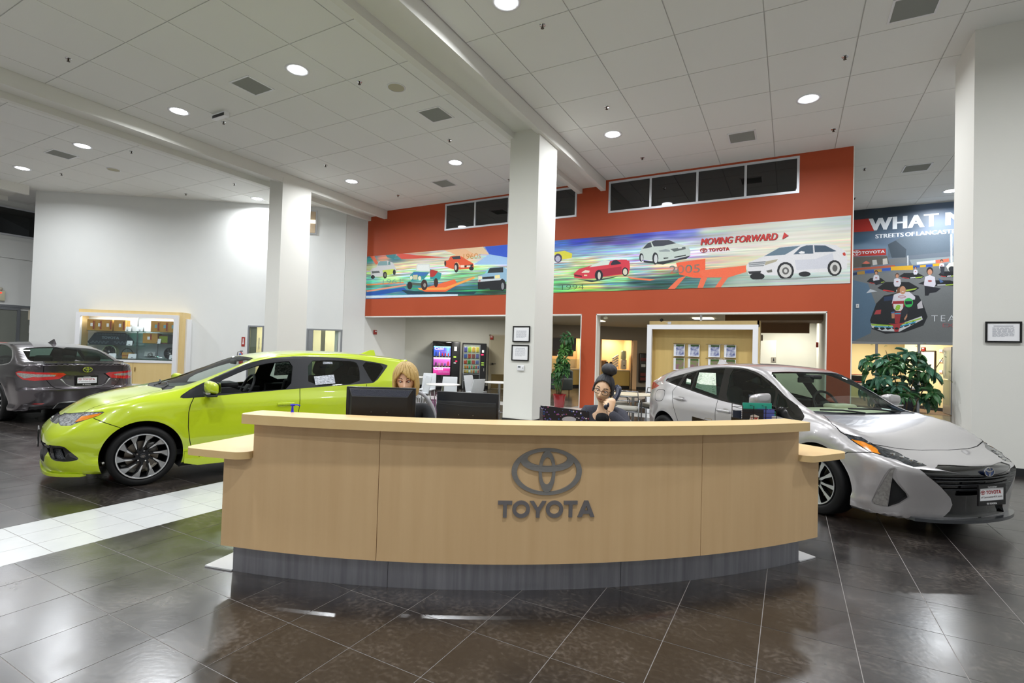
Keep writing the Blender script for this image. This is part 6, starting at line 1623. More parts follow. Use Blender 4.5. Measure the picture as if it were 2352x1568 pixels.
# ================================================================ murals, painted from outlines (x,z on the wall, 200 to the metre)
MURAL_SHAPES = """e0653f:25,310 68,307 119,241 83,247|2f7f86:175,307 273,305 251,273 193,288|d9503f:273,303 318,308 457,286 719,255 591,259 403,266 320,269|f0b98a:666,310 890,301 1008,274 844,229 743,284|e9c9a0:841,308 984,306 1032,253 915,265|2c55c8:998,305 1168,305 1168,226 1032,255|9fc4ea:1032,255 1168,226 1170,182 917,196|ee6a3a:494,53 775,109 801,72 678,18 548,30|f4a24c:472,62 702,59 920,119 935,109 702,42 494,47|e58a4a:-2,106 349,110 349,101 11,96|e79a80:1,60 372,92 372,81 13,49|1f55a8:1,47 351,71 385,48 3,19|cfe3ef:2,22 803,14 804,-2 3,5|123c4a:329,54 548,34 947,22 924,7 386,22|cfcfcf:36,205 54,219 93,224 112,264 194,266 247,247 277,201 278,179 222,164 129,155 44,161|c9dd5c:150,199 249,203 278,192 267,175 222,164 169,162|7fa3a6:109,255 129,265 191,263 198,232 104,235|5f8f8f:203,258 220,257 224,235 202,234|5a5f5e:49,197 121,196 128,182 56,181|1b1c20:82,155 80,149 75,144 68,142 59,142 52,145 46,150 44,156 46,163 51,167 58,170 66,169 74,166 79,161|1b1c20:195,163 193,152 189,144 181,140 173,140 166,145 160,154 158,165 159,175 164,184 171,188 179,188 187,183 192,174|7a7a62:187,163 186,157 184,153 181,150 177,150 173,153 170,158 169,164 170,170 172,175 176,178 179,177 183,174 186,170|1d2024:274,179 273,171 270,164 265,160 259,161 254,165 250,172 248,180 249,189 253,196 257,199 263,199 268,195 272,188|d8dcd6:457,222 470,229 566,223 576,169 453,179|e7ece8:466,219 561,217 568,175 461,183|2e8e93:403,151 434,176 569,165 576,118 659,119 668,152 573,186 569,165 523,120 415,112|3b70b5:435,171 563,165 522,142 424,155|b8332f:573,177 589,181 636,170 632,149 596,130 574,135|2f9a98:631,157 668,152 659,114 597,104 602,125|c9c5a0:427,152 468,153 469,120 431,122|4f5b50:382,105 513,93 509,78 386,89|241a1c:426,81 424,70 418,61 409,56 399,56 389,62 383,71 380,83 382,95 388,104 397,109 407,108 416,103 423,93|3a2624:555,81 553,65 545,52 535,46 522,46 511,54 503,67 499,83 501,99 509,111 519,118 532,117 543,110 551,97|9a948c:542,79 541,73 538,68 534,65 529,65 525,68 521,74 520,80 521,86 524,91 528,94 533,94 537,91 541,86|3a2624:643,92 641,79 637,69 630,63 622,63 614,69 609,80 607,94 608,107 613,117 620,123 628,122 635,116 640,105|e8e6c8:426,135 425,129 422,125 417,122 412,123 408,125 404,130 403,136 404,142 407,146 411,149 416,149 421,146 424,141|e8e6c8:500,128 499,121 496,116 490,114 484,114 479,117 475,122 473,129 474,135 478,140 483,143 489,142 495,139 498,134|e5552a:687,234 720,236 734,260 764,264 824,254 863,231 915,204 920,180 894,171 797,170 757,176 696,196|22303c:744,257 809,259 817,240 760,240|f2b27e:773,220 795,219 816,193 797,182|f5dcc6:816,198 845,198 851,181 817,183|2a2420:850,194 912,200 911,186 846,182|efe3ce:865,193 894,193 894,182 865,182|241815:803,184 802,170 797,159 790,153 781,153 774,160 768,172 766,186 767,200 772,211 779,217 787,217 795,210 801,198|cfc6bd:788,185 788,177 786,172 782,168 778,169 774,172 772,178 771,186 771,193 773,199 777,202 781,202 785,198 787,192|2a1a16:703,216 703,209 701,203 698,200 695,200 691,203 689,210 688,217 688,225 690,231 693,234 697,233 700,230 702,224|241815:920,172 918,166 913,162 906,160 898,161 891,163 885,168 883,174 885,179 890,183 897,185 905,185 913,182 918,177|8fb4cc:953,122 1000,132 1031,170 1139,170 1167,147 1173,77 1111,80 954,90|1f2a30:1018,137 1040,167 1135,168 1136,137|7fd0d0:1004,135 1024,162 1033,162 1023,137|e8e2b8:956,120 984,120 984,101 956,100|efe0a0:1076,120 1112,122 1115,101 1079,100|1d2124:986,113 1071,115 1072,100 987,100|c6cdd2:953,98 1124,100 1124,83 955,84|0f141a:952,84 1146,90 1170,38 1131,26 1045,29 1040,43 994,37 956,40|9a4030:957,94 973,94 973,87 957,87|10151a:1153,58 1152,42 1146,29 1138,22 1128,23 1119,30 1113,44 1110,60 1112,76 1117,89 1126,96 1135,96 1144,88 1151,75|8a8f92:1146,51 1145,42 1142,34 1138,30 1134,30 1129,35 1126,42 1125,52 1125,61 1128,68 1132,72 1137,72 1141,68 1144,60|e6df3a:1475,237 1541,242 1589,222 1586,196 1522,193 1476,222|3c3560:1526,200 1524,188 1517,180 1507,175 1496,176 1486,181 1479,191 1476,203 1478,215 1485,223 1495,228 1506,227 1516,221 1523,212|b9b7cc:1517,197 1515,189 1511,183 1505,180 1497,180 1490,184 1486,191 1484,199 1485,206 1490,212 1496,215 1504,215 1510,211 1515,205|d63a4a:1601,106 1632,130 1709,148 1810,164 1843,171 1890,167 1923,161 1927,125 1921,90 1823,83 1726,74 1664,73 1605,83|d8e6da:1716,151 1784,173 1815,167 1807,146 1694,138|252838:1818,149 1832,168 1852,169 1878,151 1873,146 1822,142|a8253a:1747,121 1880,132 1881,92 1778,83|e9e0cc:1648,111 1671,123 1698,118 1694,107 1652,108|5c1620:1605,102 1652,92 1652,83 1607,91|e6d9a8:1664,97 1683,96 1683,89 1664,90|d63a4a:1868,171 1908,168 1918,144 1905,148|1b1b26:1776,88 1774,75 1768,65 1758,59 1747,60 1738,66 1731,77 1728,91 1730,104 1736,114 1746,120 1757,119 1766,113 1773,102|cfcabc:1763,87 1762,78 1760,70 1757,66 1752,66 1749,71 1746,78 1745,88 1745,97 1748,105 1751,109 1755,109 1759,104 1762,97|1b1b26:1919,101 1917,91 1913,83 1905,79 1897,79 1890,84 1885,92 1883,103 1884,113 1889,121 1896,126 1904,125 1912,120 1917,112|d3ceb8:1913,101 1912,93 1909,87 1904,84 1899,84 1894,88 1890,94 1889,102 1890,110 1893,116 1898,119 1903,119 1908,115 1911,109|14333c:1625,73 1726,63 1878,82 1823,70 1711,53|c3cfc8:1978,203 1991,230 2032,259 2066,263 2130,260 2167,238 2229,216 2240,192 2239,169 2168,156 2082,146 2052,153 2000,160 1977,186|2b3140:2039,255 2059,262 2130,258 2167,238 2101,229 2053,229|39414a:1993,221 2019,249 2036,253 2043,227 2012,222|8f9a9c:2078,205 2114,211 2135,205 2138,196 2085,199|56605f:2139,209 2214,216 2216,204 2158,194|dfe6e2:2177,215 2196,215 2197,209 2179,208|1c2224:2158,167 2218,175 2217,169 2162,162|1c2224:2104,166 2129,166 2129,161 2106,160|222a30:2082,146 2169,155 2241,169 2220,153 2169,146 2103,130 2000,148 2000,158|1a1e26:2078,164 2076,150 2072,139 2066,133 2059,133 2052,140 2048,152 2046,166 2047,180 2051,191 2057,197 2064,196 2071,190 2076,178|cfd3d4:2074,162 2073,152 2071,144 2067,140 2063,140 2059,145 2056,153 2055,163 2056,173 2058,181 2062,186 2066,185 2070,181 2072,172|1a1e26:1999,174 1998,164 1995,156 1991,152 1985,152 1981,157 1977,165 1976,175 1977,186 1980,194 1984,198 1989,197 1994,193 1998,184|cfd3d4:1996,172 1996,165 1994,160 1992,157 1989,157 1986,160 1985,166 1984,173 1984,180 1986,186 1988,189 1991,189 1993,185 1995,180|f0623c:2169,136 2313,148 2315,49 2251,55 2187,74|ea6f4c:2184,54 2222,66 2165,-2 2129,-1|ef7a50:1914,73 2064,53 2037,47 1932,62|ee6c48:2272,89 2501,103 2503,71 2424,48 2305,53|ea6f4c:2393,49 2424,51 2388,-2 2360,-1|ea6f4c:2295,54 2324,52 2303,-3 2277,-2|d9d8da:2504,103 2516,119 2577,143 2647,181 2744,190 2819,186 2873,176 2912,144 2918,104 2917,65 2890,61 2841,54 2719,54 2700,55 2638,48 2514,57 2508,77|5f7686:2580,143 2645,180 2733,183 2670,145 2611,144|44586a:2704,144 2733,175 2755,183 2783,182 2785,143|3d5062:2788,181 2832,177 2876,148 2861,146 2791,148|c9cad2:2710,117 2796,118 2861,141 2867,107 2844,72 2718,69|e4e4e6:2725,151 2736,158 2750,154 2750,146 2734,145|7d8286:2513,116 2589,119 2580,96 2516,96|d5d7d9:2514,111 2586,113 2585,110 2515,108|d5d7d9:2515,103 2583,105 2583,101 2516,100|a9a28c:2589,118 2641,126 2632,114 2583,99|2c2c30:2511,73 2569,73 2565,59 2517,61|66655e:2590,73 2615,78 2617,65 2598,63|c0392b:2899,136 2906,141 2912,132 2910,123 2902,127|16181c:2708,67 2705,49 2696,34 2682,27 2666,28 2651,36 2641,52 2637,70 2641,89 2650,103 2664,110 2680,109 2695,100 2704,85|c9c8c4:2699,67 2697,53 2690,42 2679,36 2668,37 2657,44 2649,55 2646,69 2649,83 2656,94 2667,100 2678,99 2689,92 2696,81|5b5a58:2688,67 2686,60 2682,54 2677,51 2670,51 2664,55 2660,61 2658,69 2660,76 2664,82 2670,85 2676,85 2682,81 2686,75|c9c8c4:2680,68 2680,64 2678,60 2675,59 2672,59 2669,61 2667,64 2666,68 2666,72 2668,75 2671,77 2674,77 2677,75 2680,72|16181c:2897,69 2895,54 2887,41 2876,35 2864,35 2853,43 2845,56 2842,72 2844,88 2852,101 2863,107 2875,106 2886,99 2894,85|c9c8c4:2890,69 2888,57 2883,48 2876,43 2867,43 2859,49 2854,59 2851,71 2853,83 2859,93 2866,98 2875,97 2883,91 2888,81|5b5a58:2881,70 2880,63 2877,57 2873,54 2869,55 2865,58 2862,64 2861,71 2862,78 2864,83 2868,86 2873,86 2877,82 2880,77|1b1d20:2585,46 2581,38 2573,32 2560,29 2545,30 2532,34 2523,41 2520,49 2523,56 2532,62 2545,65 2559,64 2572,60 2581,54|1b1d20:2776,48 2774,43 2767,39 2757,37 2746,37 2736,40 2729,45 2727,50 2729,55 2736,59 2746,61 2757,61 2767,58 2773,53|8f9794:2520,34 2636,31 2865,36 2903,34 2719,25 2579,27"""
POSTER_SHAPES = """6b7a86:98,707 614,711 616,431 101,458|b12a20:97,782 179,783 208,701 98,702|5a6875:278,610 339,647 581,665 582,544 371,532 280,526|3e4a55:278,610 318,631 371,573 369,523 299,524|b22e28:98,590 268,584 270,544 98,545|5c5a55:98,543 275,538 288,489 99,472|b9b9b5:199,516 221,517 226,487 202,483|c1bdb5:253,521 275,523 280,487 254,484|c96a5a:146,497 167,514 189,498 176,492|39413c:144,494 191,493 192,476 144,474|6f7478:287,519 376,523 376,487 290,485|c8ced2:376,534 382,534 383,472 377,472|8b979c:388,507 616,516 616,473 400,474|d5dade:423,490 513,497 513,482 424,475|d8dde2:581,647 590,648 593,480 584,479|cc6d55:513,497 576,504 577,484 516,476|b2573f:98,469 316,479 316,467 98,458|767a7c:92,421 616,463 620,0 96,-8|5a768f:93,396 178,368 223,227 196,53 96,-5|b25a40:98,469 316,478 316,466 96,455|27365a:98,440 120,444 120,426 98,424|a8843c:120,446 161,450 161,428 120,427|3557a0:161,452 210,454 211,434 161,434|b08a3c:210,454 249,457 249,439 210,439|2f55b0:249,460 295,462 295,445 249,445|d8a826:295,470 405,471 406,444 295,446|3557a0:405,467 439,469 439,457 405,456|d8a826:439,469 468,471 468,458 439,457|2f55b0:468,471 500,473 500,459 468,458|d8a826:500,475 537,477 537,461 500,460|d9d8d0:563,456 578,477 616,483 617,423 578,424|2c3034:607,437 605,429 601,423 595,420 588,420 581,424 577,431 575,439 576,447 581,453 587,456 594,455 601,452 605,445|1d2024:172,382 192,403 245,400 269,378 255,364 197,367|c23a38:187,376 212,370 212,366 185,372|a9c74a:236,373 265,379 260,373 236,367|d7d9dc:216,374 236,376 236,369 216,368|1d2024:227,338 270,375 386,370 438,331 407,306 282,310|c23a38:260,328 313,316 313,309 255,320|a9c74a:366,322 427,331 417,321 366,311|d7d9dc:324,324 366,326 366,315 324,312|1d2024:336,407 361,426 430,423 461,401 443,388 368,391|c23a38:355,401 387,394 387,390 352,397|a9c74a:418,397 455,401 449,395 418,391|d7d9dc:393,398 418,399 418,393 393,392|1d2024:432,358 472,377 581,372 630,351 601,338 483,342|c23a38:462,352 513,345 513,341 457,348|a9c74a:562,347 620,351 611,345 562,341|d7d9dc:523,349 562,349 562,343 523,343|1d2024:527,408 545,427 596,425 619,404 606,390 550,393|c23a38:541,402 564,396 564,392 539,398|a9c74a:587,399 615,404 610,398 587,393|d7d9dc:569,400 587,401 587,395 569,394|d6d4df:204,392 208,418 221,423 235,416 238,391 231,375 210,376|2a2422:230,436 229,430 226,426 223,423 219,424 215,426 212,431 211,437 212,443 215,448 218,450 222,450 226,447 229,442|c08a6e:227,433 227,429 225,425 222,423 219,423 216,426 215,429 214,434 214,438 216,442 219,443 222,443 225,441 227,438|a2504e:227,402 226,401 225,400 222,400 220,400 217,400 216,402 215,403 216,404 217,405 220,406 222,406 225,405 226,404|d6d4df:310,362 313,392 328,397 344,389 347,361 339,343 316,344|5a4438:338,412 337,406 334,401 330,398 326,398 321,401 318,407 317,413 318,420 321,425 325,428 330,428 334,425 337,419|c08a6e:335,409 335,404 333,400 330,398 326,398 323,400 321,404 320,409 321,414 323,418 326,421 329,420 332,418 335,414|a2504e:335,374 334,372 332,371 330,371 327,371 324,372 322,373 322,375 322,376 324,377 327,378 330,378 332,377 334,376|d6d4df:407,425 409,443 418,446 427,441 429,424 424,414 411,414|2a2422:424,455 423,451 421,448 419,446 416,446 414,448 412,452 411,456 412,460 414,463 416,464 419,464 421,462 423,459|c08a6e:422,453 422,450 420,448 419,446 417,446 415,448 414,450 413,453 414,456 415,459 417,460 419,460 420,458 422,456|a2504e:422,432 421,431 420,431 419,430 417,430 415,431 414,432 414,433 414,433 415,434 417,435 419,434 420,434 421,433|d6d4df:459,353 465,399 487,408 511,395 516,351 504,323 469,324|2a2422:503,432 502,421 497,413 491,409 484,409 477,414 473,423 471,433 473,444 477,452 483,456 490,456 497,451 501,442|c08a6e:499,426 498,418 494,412 490,408 485,409 480,412 477,419 476,427 477,435 480,441 485,444 490,444 494,440 497,434|a2504e:498,371 497,369 494,367 490,366 486,366 481,368 479,370 478,372 479,375 481,377 485,377 490,377 494,376 497,374|d6d4df:530,453 533,474 543,478 554,472 556,452 550,439 535,440|2a2422:550,488 549,484 547,480 545,478 541,478 539,481 537,485 536,489 536,494 538,498 541,500 544,500 547,497 549,493|c08a6e:548,486 548,482 546,480 544,478 542,478 540,480 538,483 538,486 538,490 540,493 542,494 544,494 546,492 548,489|a2504e:548,461 547,460 546,459 544,459 542,459 540,460 539,461 539,462 539,463 540,464 542,464 544,464 546,463 547,462|23262e:207,384 238,390 250,365 219,356|22242c:462,344 517,332 540,324 517,302 488,299 481,283 465,283|4a6a9a:527,391 553,364 538,358|30343c:533,458 557,456 555,407 542,411|c6ccd4:170,308 190,333 228,317|20242a:192,136 223,241 262,289 340,307 435,284 460,223 479,155 459,102 370,61 273,50 202,81|2a3a58:262,282 310,287 307,260 262,254|c9c6cc:428,230 449,256 457,209 431,203|b8454a:212,171 223,199 249,202 246,174|7a4e36:324,297 331,335 356,348 373,326 370,306 340,293|dcd9e4:302,239 312,294 346,307 389,309 418,278 417,261 393,258 365,238|c99474:371,320 370,309 366,300 360,295 353,295 347,300 343,309 341,321 343,332 347,340 353,345 359,345 366,340 370,331|efe6e0:363,311 362,310 361,310 358,309 356,309 354,310 352,311 351,312 352,313 353,314 356,314 358,314 360,313 362,312|b13f46:372,279 370,275 365,273 357,271 348,271 341,273 335,276 333,280 335,283 340,286 348,287 357,287 365,285 370,282|dcd9e4:369,279 367,277 363,275 356,274 349,274 342,275 338,277 336,280 338,282 342,283 349,284 356,284 363,283 367,281|3dbf5e:408,242 406,230 400,219 391,214 381,214 372,220 366,230 363,243 365,256 372,266 381,271 391,271 400,265 406,255|1b2233:368,252 403,252 402,234 371,231|2b2f38:302,191 319,198 368,231 385,190 369,156 342,156|a63038:307,253 363,255 366,224 349,190 322,191 306,225|e6e6e0:310,236 360,236 358,207 347,192 325,192 312,208|c48f70:301,181 318,182 317,146 303,146|4e6fa8:298,186 316,189 318,179 301,177|c48f70:364,143 380,176 380,156 369,132|d9dde0:196,115 315,98 450,159 456,139 343,64 259,67 202,88|17191e:210,89 227,100 239,82 222,74|17191e:242,86 259,98 270,81 253,72|17191e:273,85 289,100 301,83 284,74|17191e:304,86 320,104 331,87 315,78|17191e:334,90 350,111 361,94 345,85|17191e:364,95 380,120 391,103 375,95|17191e:394,102 410,132 421,116 405,107|9ccb3c:197,112 312,105 312,97 202,102|9ccb3c:348,112 447,149 450,142 346,103|3aa6cc:213,98 315,95 312,88 219,91|3aa6cc:345,100 424,129 421,120 344,91|b23a40:286,115 323,112 372,122 348,105 337,64 319,62 309,102|20242a:339,84 338,81 335,78 331,77 326,77 322,78 319,81 318,84 319,87 322,89 326,91 331,91 335,89 338,87|a5353c:316,184 350,187 342,115 320,115|3aa6cc:318,179 348,180 347,173 318,172"""
def paint_canvas(w, h, ctrl, shapes, streak, seed, sc=200, noise_fn=None):
    rn = np.random.default_rng(seed); img = np.zeros((h, w, 3)); wt = np.zeros((h, w, 1))
    yy, xx = np.mgrid[0:h, 0:w]
    for x, z, c in ctrl:
        d = ((xx/sc-x)*.55)**2+((yy/sc-z)*1.7)**2+.01; k = (1/d**2)[..., None]
        img += k*np.array(lin(c)[:3]); wt += k
    img /= wt
    if streak:
        for (L, A) in ((340, .10), (150, .10), (50, .06)):
            n = int(w/L)+3; g0 = rn.normal(0, 1, (h//5+2, n))
            for ch in range(3):
                g = g0+rn.normal(0, .8, (h//5+2, n)); xi = np.linspace(0, n-1.001, w); i0 = xi.astype(int); fr = xi-i0
                s = g[:, i0]*(1-fr)+g[:, i0+1]*fr; s = np.repeat(s, 5, 0); s = (s+np.roll(s, 1, 0)+np.roll(s, 2, 0)+np.roll(s, 3, 0)+np.roll(s, 4, 0))[:h]/4
                amp = streak(xx/sc, yy/sc); img[..., ch] *= np.exp(s*A*amp*2.0)
    for part in shapes.split('|'):
        c, pts = part.split(':'); P = np.array([[float(v) for v in p.split(',')] for p in pts.split()])
        x0, y0 = np.maximum(np.floor(P.min(0)).astype(int)-1, 0); x1, y1 = np.ceil(P.max(0)).astype(int)+2; x1 = min(x1, w); y1 = min(y1, h)
        if x1 <= x0 or y1 <= y0: continue
        acc = np.zeros((y1-y0, x1-x0))
        for ox, oy in ((.25, .25), (.75, .25), (.25, .75), (.75, .75)):
            gy, gx = np.mgrid[y0:y1, x0:x1]; gx = gx+ox; gy = gy+oy; ins = np.zeros(gx.shape, bool); n = len(P)
            for i in range(n):
                xa, ya = P[i]; xb, yb = P[i-1]
                if ya == yb: continue
                ins ^= ((ya > gy) != (yb > gy)) & (gx < (xb-xa)*(gy-ya)/(yb-ya)+xa)
            acc += ins*.25
        col = np.array(lin('#'+c)[:3]); tex = 1+rn.normal(0, .05, acc.shape)
        img[y0:y1, x0:x1] = img[y0:y1, x0:x1]*(1-acc[..., None])+col*tex[..., None]*acc[..., None]
    return np.clip(img, 0, 1)
def image_mat(name, arr, rough=.35, emit=0):
    h, w = arr.shape[:2]; im = bpy.data.images.new(name, w, h, float_buffer=False)
    srgb = np.where(arr < .0031308, arr*12.92, 1.055*np.maximum(arr, 1e-6)**(1/2.4)-.055)
    px = np.ones((h, w, 4), np.float32); px[..., :3] = srgb; im.pixels.foreach_set(px.ravel()); im.pack()
    m = bpy.data.materials.new(name); m.use_nodes = True; nt = m.node_tree; b = nt.nodes['Principled BSDF']
    t = nt.nodes.new('ShaderNodeTexImage'); t.image = im; t.interpolation = 'Linear'; nt.links.new(t.outputs[0], b.inputs['Base Color']); b.inputs['Roughness'].default_value = rough
    if emit: nt.links.new(t.outputs[0], b.inputs['Emission Color']); b.inputs['Emission Strength'].default_value = emit
    return m
def printed_panel(name, parent, m, a, b, c, d, th=.012, edge=None):
    """flat printed board with corners a,b,c,d (counter-clockwise seen from the front), thickness behind it"""
    a, b, c, d = (Vector(v) for v in (a, b, c, d)); n = (b-a).cross(d-a).normalized()*-th
    mb = MB().add([a, b, c, d, a+n, b+n, c+n, d+n], [(0, 1, 2, 3), (4, 7, 6, 5), (0, 4, 5, 1), (1, 5, 6, 2), (2, 6, 7, 3), (3, 7, 4, 0)])
    mb.M = [0, 1, 1, 1, 1, 1]
    o = mb.build(name, [m, edge or PAPER], parent); uv = o.data.uv_layers.new(name='uv'); q = [(0, 0), (1, 0), (1, 1), (0, 1)]
    for k in range(4): uv.data[k].uv = q[k]
    return o
ctl = []
def cp_(x, z, c): ctl.append((x+13.5, z-3.28, c))
for x, z, c in ((-13.3, 4.7, '#2f8f9a'), (-12.7, 4.7, '#d98a72'), (-12.2, 4.65, '#3a7a88'), (-11.3, 4.72, '#c9a890'), (-13.2, 4.35, '#cfd39a'), (-12, 4.35, '#e3dcb4'), (-11, 4.4, '#e6dcc0'), (-13.3, 3.95, '#67b59f'), (-12.4, 4.0, '#a9d48a'), (-11.3, 4.0, '#8fc9b4'), (-13.2, 3.6, '#4d9a88'), (-12.2, 3.6, '#3f8f80'), (-11.2, 3.6, '#3d8f86'), (-13, 3.38, '#2a6fc0'), (-11.5, 3.4, '#2f6f9a'),
    (-10.2, 4.65, '#e9dfc8'), (-9.4, 4.3, '#eadfa8'), (-8.3, 4.3, '#d8e2dc'), (-10.3, 4.1, '#bfe0c8'), (-9.2, 3.95, '#8fcf9e'), (-8.3, 3.95, '#7fc0a0'), (-10, 3.5, '#1f6a74'), (-9, 3.45, '#2e7a6a'), (-8.2, 3.4, '#2a5a3e'), (-7.6, 4.6, '#2f5fd0'), (-7, 4.2, '#b6cfe6'), (-7, 3.6, '#6fae72'),
    (-6, 4.72, '#2a62c0'), (-5.4, 4.72, '#2b3bb0'), (-4.6, 4.7, '#4a4470'), (-4.1, 4.62, '#5b58a0'), (-3.5, 4.74, '#3a40b4'), (-2.8, 4.74, '#4a55c0'), (-2.4, 4.70, '#6f80c8'), (-6, 4.45, '#6f9ad0'), (-5.2, 4.42, '#86b4e4'), (-4.4, 4.4, '#9dbfe6'), (-3.2, 4.5, '#a8bcd8'), (-6, 4.15, '#cfd6c0'), (-5.2, 4.12, '#d6d28c'), (-4.3, 4.15, '#d5dfe6'), (-2.5, 4.35, '#cdd6dc'),
    (-6, 3.85, '#b9cfa0'), (-5, 3.8, '#7cbf86'), (-4.2, 3.8, '#d6c66a'), (-3.6, 3.82, '#a8b6d6'), (-2.9, 3.9, '#e0c9b0'), (-6, 3.5, '#74c090'), (-5, 3.45, '#b5cf6a'), (-4.3, 3.5, '#6fb07e'), (-3.6, 3.5, '#2c5c56'), (-3, 3.4, '#1d4a48'), (-2.6, 3.6, '#3f6a60'), (-2.2, 3.4, '#4a7a74'),
    (-1.8, 4.7, '#c9cfc8'), (-1, 4.7, '#cfcfc6'), (0, 4.7, '#cdd2c9'), (1, 4.75, '#c2cccb'), (-1.8, 4.2, '#dfe0d8'), (-1, 4.3, '#dcdbcd'), (.2, 4.4, '#dedccb'), (1, 4.2, '#dcdac8'), (-1.7, 3.9, '#e0cfa8'), (-1.3, 3.85, '#d9d3b0'), (-1.6, 3.5, '#7fa090'), (-1, 3.4, '#a9b8ac'), (0, 3.4, '#bcc6c2'), (1, 3.45, '#c2cdca'), (1, 3.8, '#d6d9cc')): cp_(x, z, c)
arr = paint_canvas(2930, 306, ctl, MURAL_SHAPES, lambda x, z: (.2+.8/(1+np.exp((x-11.6)/.3)))*np.where(z > 1.0, .6, 1.2), 5)
mu = thing('mural', 'long banner mural of historic cars on colour streaks across the orange wall', 'mural', (-6.175, WY-.012, 3.28))
mu.location = (0, 0, 0)
printed_panel('mural_panel', mu, image_mat('mural_print', arr, .4), (-13.5, WY-.014, 3.28), (1.15, WY-.014, 3.28), (1.15, WY-.014, 4.81), (-13.5, WY-.014, 4.81))
def wall_text(parent, t, x, z, h, w, y, m, bold=.03, shear=0., name='lettering', spacing=1.):
    V, F = text_bm(t, h, w, bold, shear, 0, spacing); mb = MB(); mb.add([Vector((v.x+x, y, v.y+z)) for v in V], [f for f in F]); return mb.build(name, m, parent)
MRED = mat('mural_red', '#c7302a', .5); MSH = mat('mural_shadow', '#6a3a40', .6)
for dx, dz, m, y in ((.012, -.012, MSH, WY-.016), (0, 0, MRED, WY-.018)):
    for e in (0, .008, .016): wall_text(mu, 'MOVING FORWARD', -2.06+dx+e, 4.375+dz, .165, 1.73, y-e*.03, m, 0, .22)
    mb = MB(); mb.add([(-.22+dx, y, 4.375+dz), (-.09+dx, y, 4.455+dz), (-.18+dx, y, 4.54+dz)], [(0, 1, 2)]); mb.build('arrow', m, mu)
    mx = Matrix.Translation((-1.86+dx, y, 4.20+dz)) @ Matrix.Rotation(PI/2, 4, 'X'); mb = MB(); sign_letters(mb, .078, .48, .0008, 0, mx)
    oval_emblem(mb, .17, .0008, 0, Matrix.Translation((-1.985+dx, y, 4.24+dz)) @ Matrix.Rotation(PI/2, 4, 'X'), 24); mb.build('lettering', m, mu)
wall_text(mu, '1961', -12.70, 3.78, .17, .80, WY-.017, mat('year_teal', '#4f9a94', .6), -.02)
wall_text(mu, '1960s', -9.31, 4.45, .18, .66, WY-.017, mat('year_orange', '#cf8a3a', .6), -.01)
wall_text(mu, '1994', -5.84, 3.35, .15, .66, WY-.017, mat('year_green', '#2d5c3a', .6), -.02)
wall_text(mu, '2005', -2.82, 3.68, .21, .76, WY-.017, mat('year_mixed', '#3f7f78', .6, noise=(5, .3, '#d65a34')), .0)
# ---- race poster
cps = [(x-1.2, z-2.16, c) for x, z, c in ((1.7, 6.3, '#262f38'), (2.6, 6.3, '#2c3a48'), (3.8, 6.25, '#55677e'), (4.6, 6.2, '#6a7c92'), (1.7, 5.9, '#2a3844'), (3, 5.8, '#3f5266'), (4.2, 5.7, '#71829a'), (1.7, 5.4, '#3d5a72'), (2.6, 5.3, '#5d7086'), (4, 5.3, '#7d8ca2'), (2, 5.15, '#6f8aa2'), (3.5, 4.9, '#66707c'),
     (1.8, 3.9, '#55697c'), (3.3, 3.8, '#7c8084'), (4.2, 3.6, '#83888f'), (1.8, 3.2, '#4f6a84'), (4, 3.0, '#8a97a6'), (1.8, 2.6, '#7f92a6'), (3, 2.4, '#a5b4c2'), (4.3, 2.4, '#a9b6c4'))]
arr = paint_canvas(800, 844, cps, POSTER_SHAPES[POSTER_SHAPES.index('|')+1:], None, 9)
po = thing('race_poster', 'tall printed poster of a go-kart team with white headline on the far right wall', 'poster', (0, 0, 0))
printed_panel('poster_panel', po, image_mat('poster_print', arr, .45), (1.22, 19.488, 2.17), (5.2, 19.488, 2.17), (5.2, 19.488, HC-.02), (1.22, 19.488, HC-.02))
PWH = mat('poster_white', '#dfe4ea', .5)
for tx, x, w_ in (('WHAT', 2.10, 1.74), ('M', 3.99, .48)): [wall_text(po, tx, x+e, 5.665, .395, w_-.06, 19.484-e*.03, PWH, 0, spacing=1.1) for e in (0, .03, .06)]
for tx, x, w_ in (('STREETS', 2.28, .72), ('OF', 3.03, .24), ('LANCASTER', 3.30, 1.06)): [wall_text(po, tx, x+e, 5.415, .125, w_-.015, 19.484-e*.03, PWH, 0) for e in (0, .008, .015)]
wall_text(po, 'TEAM', 3.69, 2.80, .19, .80, 19.484, PWH, -.012, 0, spacing=1.3)
wall_text(po, 'EXHI', 3.96, 2.63, .11, .46, 19.484, mat('poster_red', '#b8636a', .5), -.012)
wall_text(po, '8', 2.81, 3.165, .135, .13, 19.484, mat('poster_lime', '#9ccb3c', .5), .07, .2)
mx = Matrix.Translation((1.93, 19.484, 4.945)) @ Matrix.Rotation(PI/2, 4, 'X'); mb = MB(); sign_letters(mb, .085, .60, .0008, 0, mx); oval_emblem(mb, .24, .0008, 0, Matrix.Translation((1.80, 19.484, 4.985)) @ Matrix.Rotation(PI/2, 4, 'X'), 24); mb.build('lettering', PWH, po)
t = thing('wall_switch', 'small white switch plate on the blue part of the race poster', 'switch', (1.84, 19.48, 3.30)); MB().box(-.04, .04, -.008, .004, -.06, .06).build('plate', WHITE, t); MB().box(-.008, .008, -.014, -.008, -.012, .012).build('toggle', DARK, t)
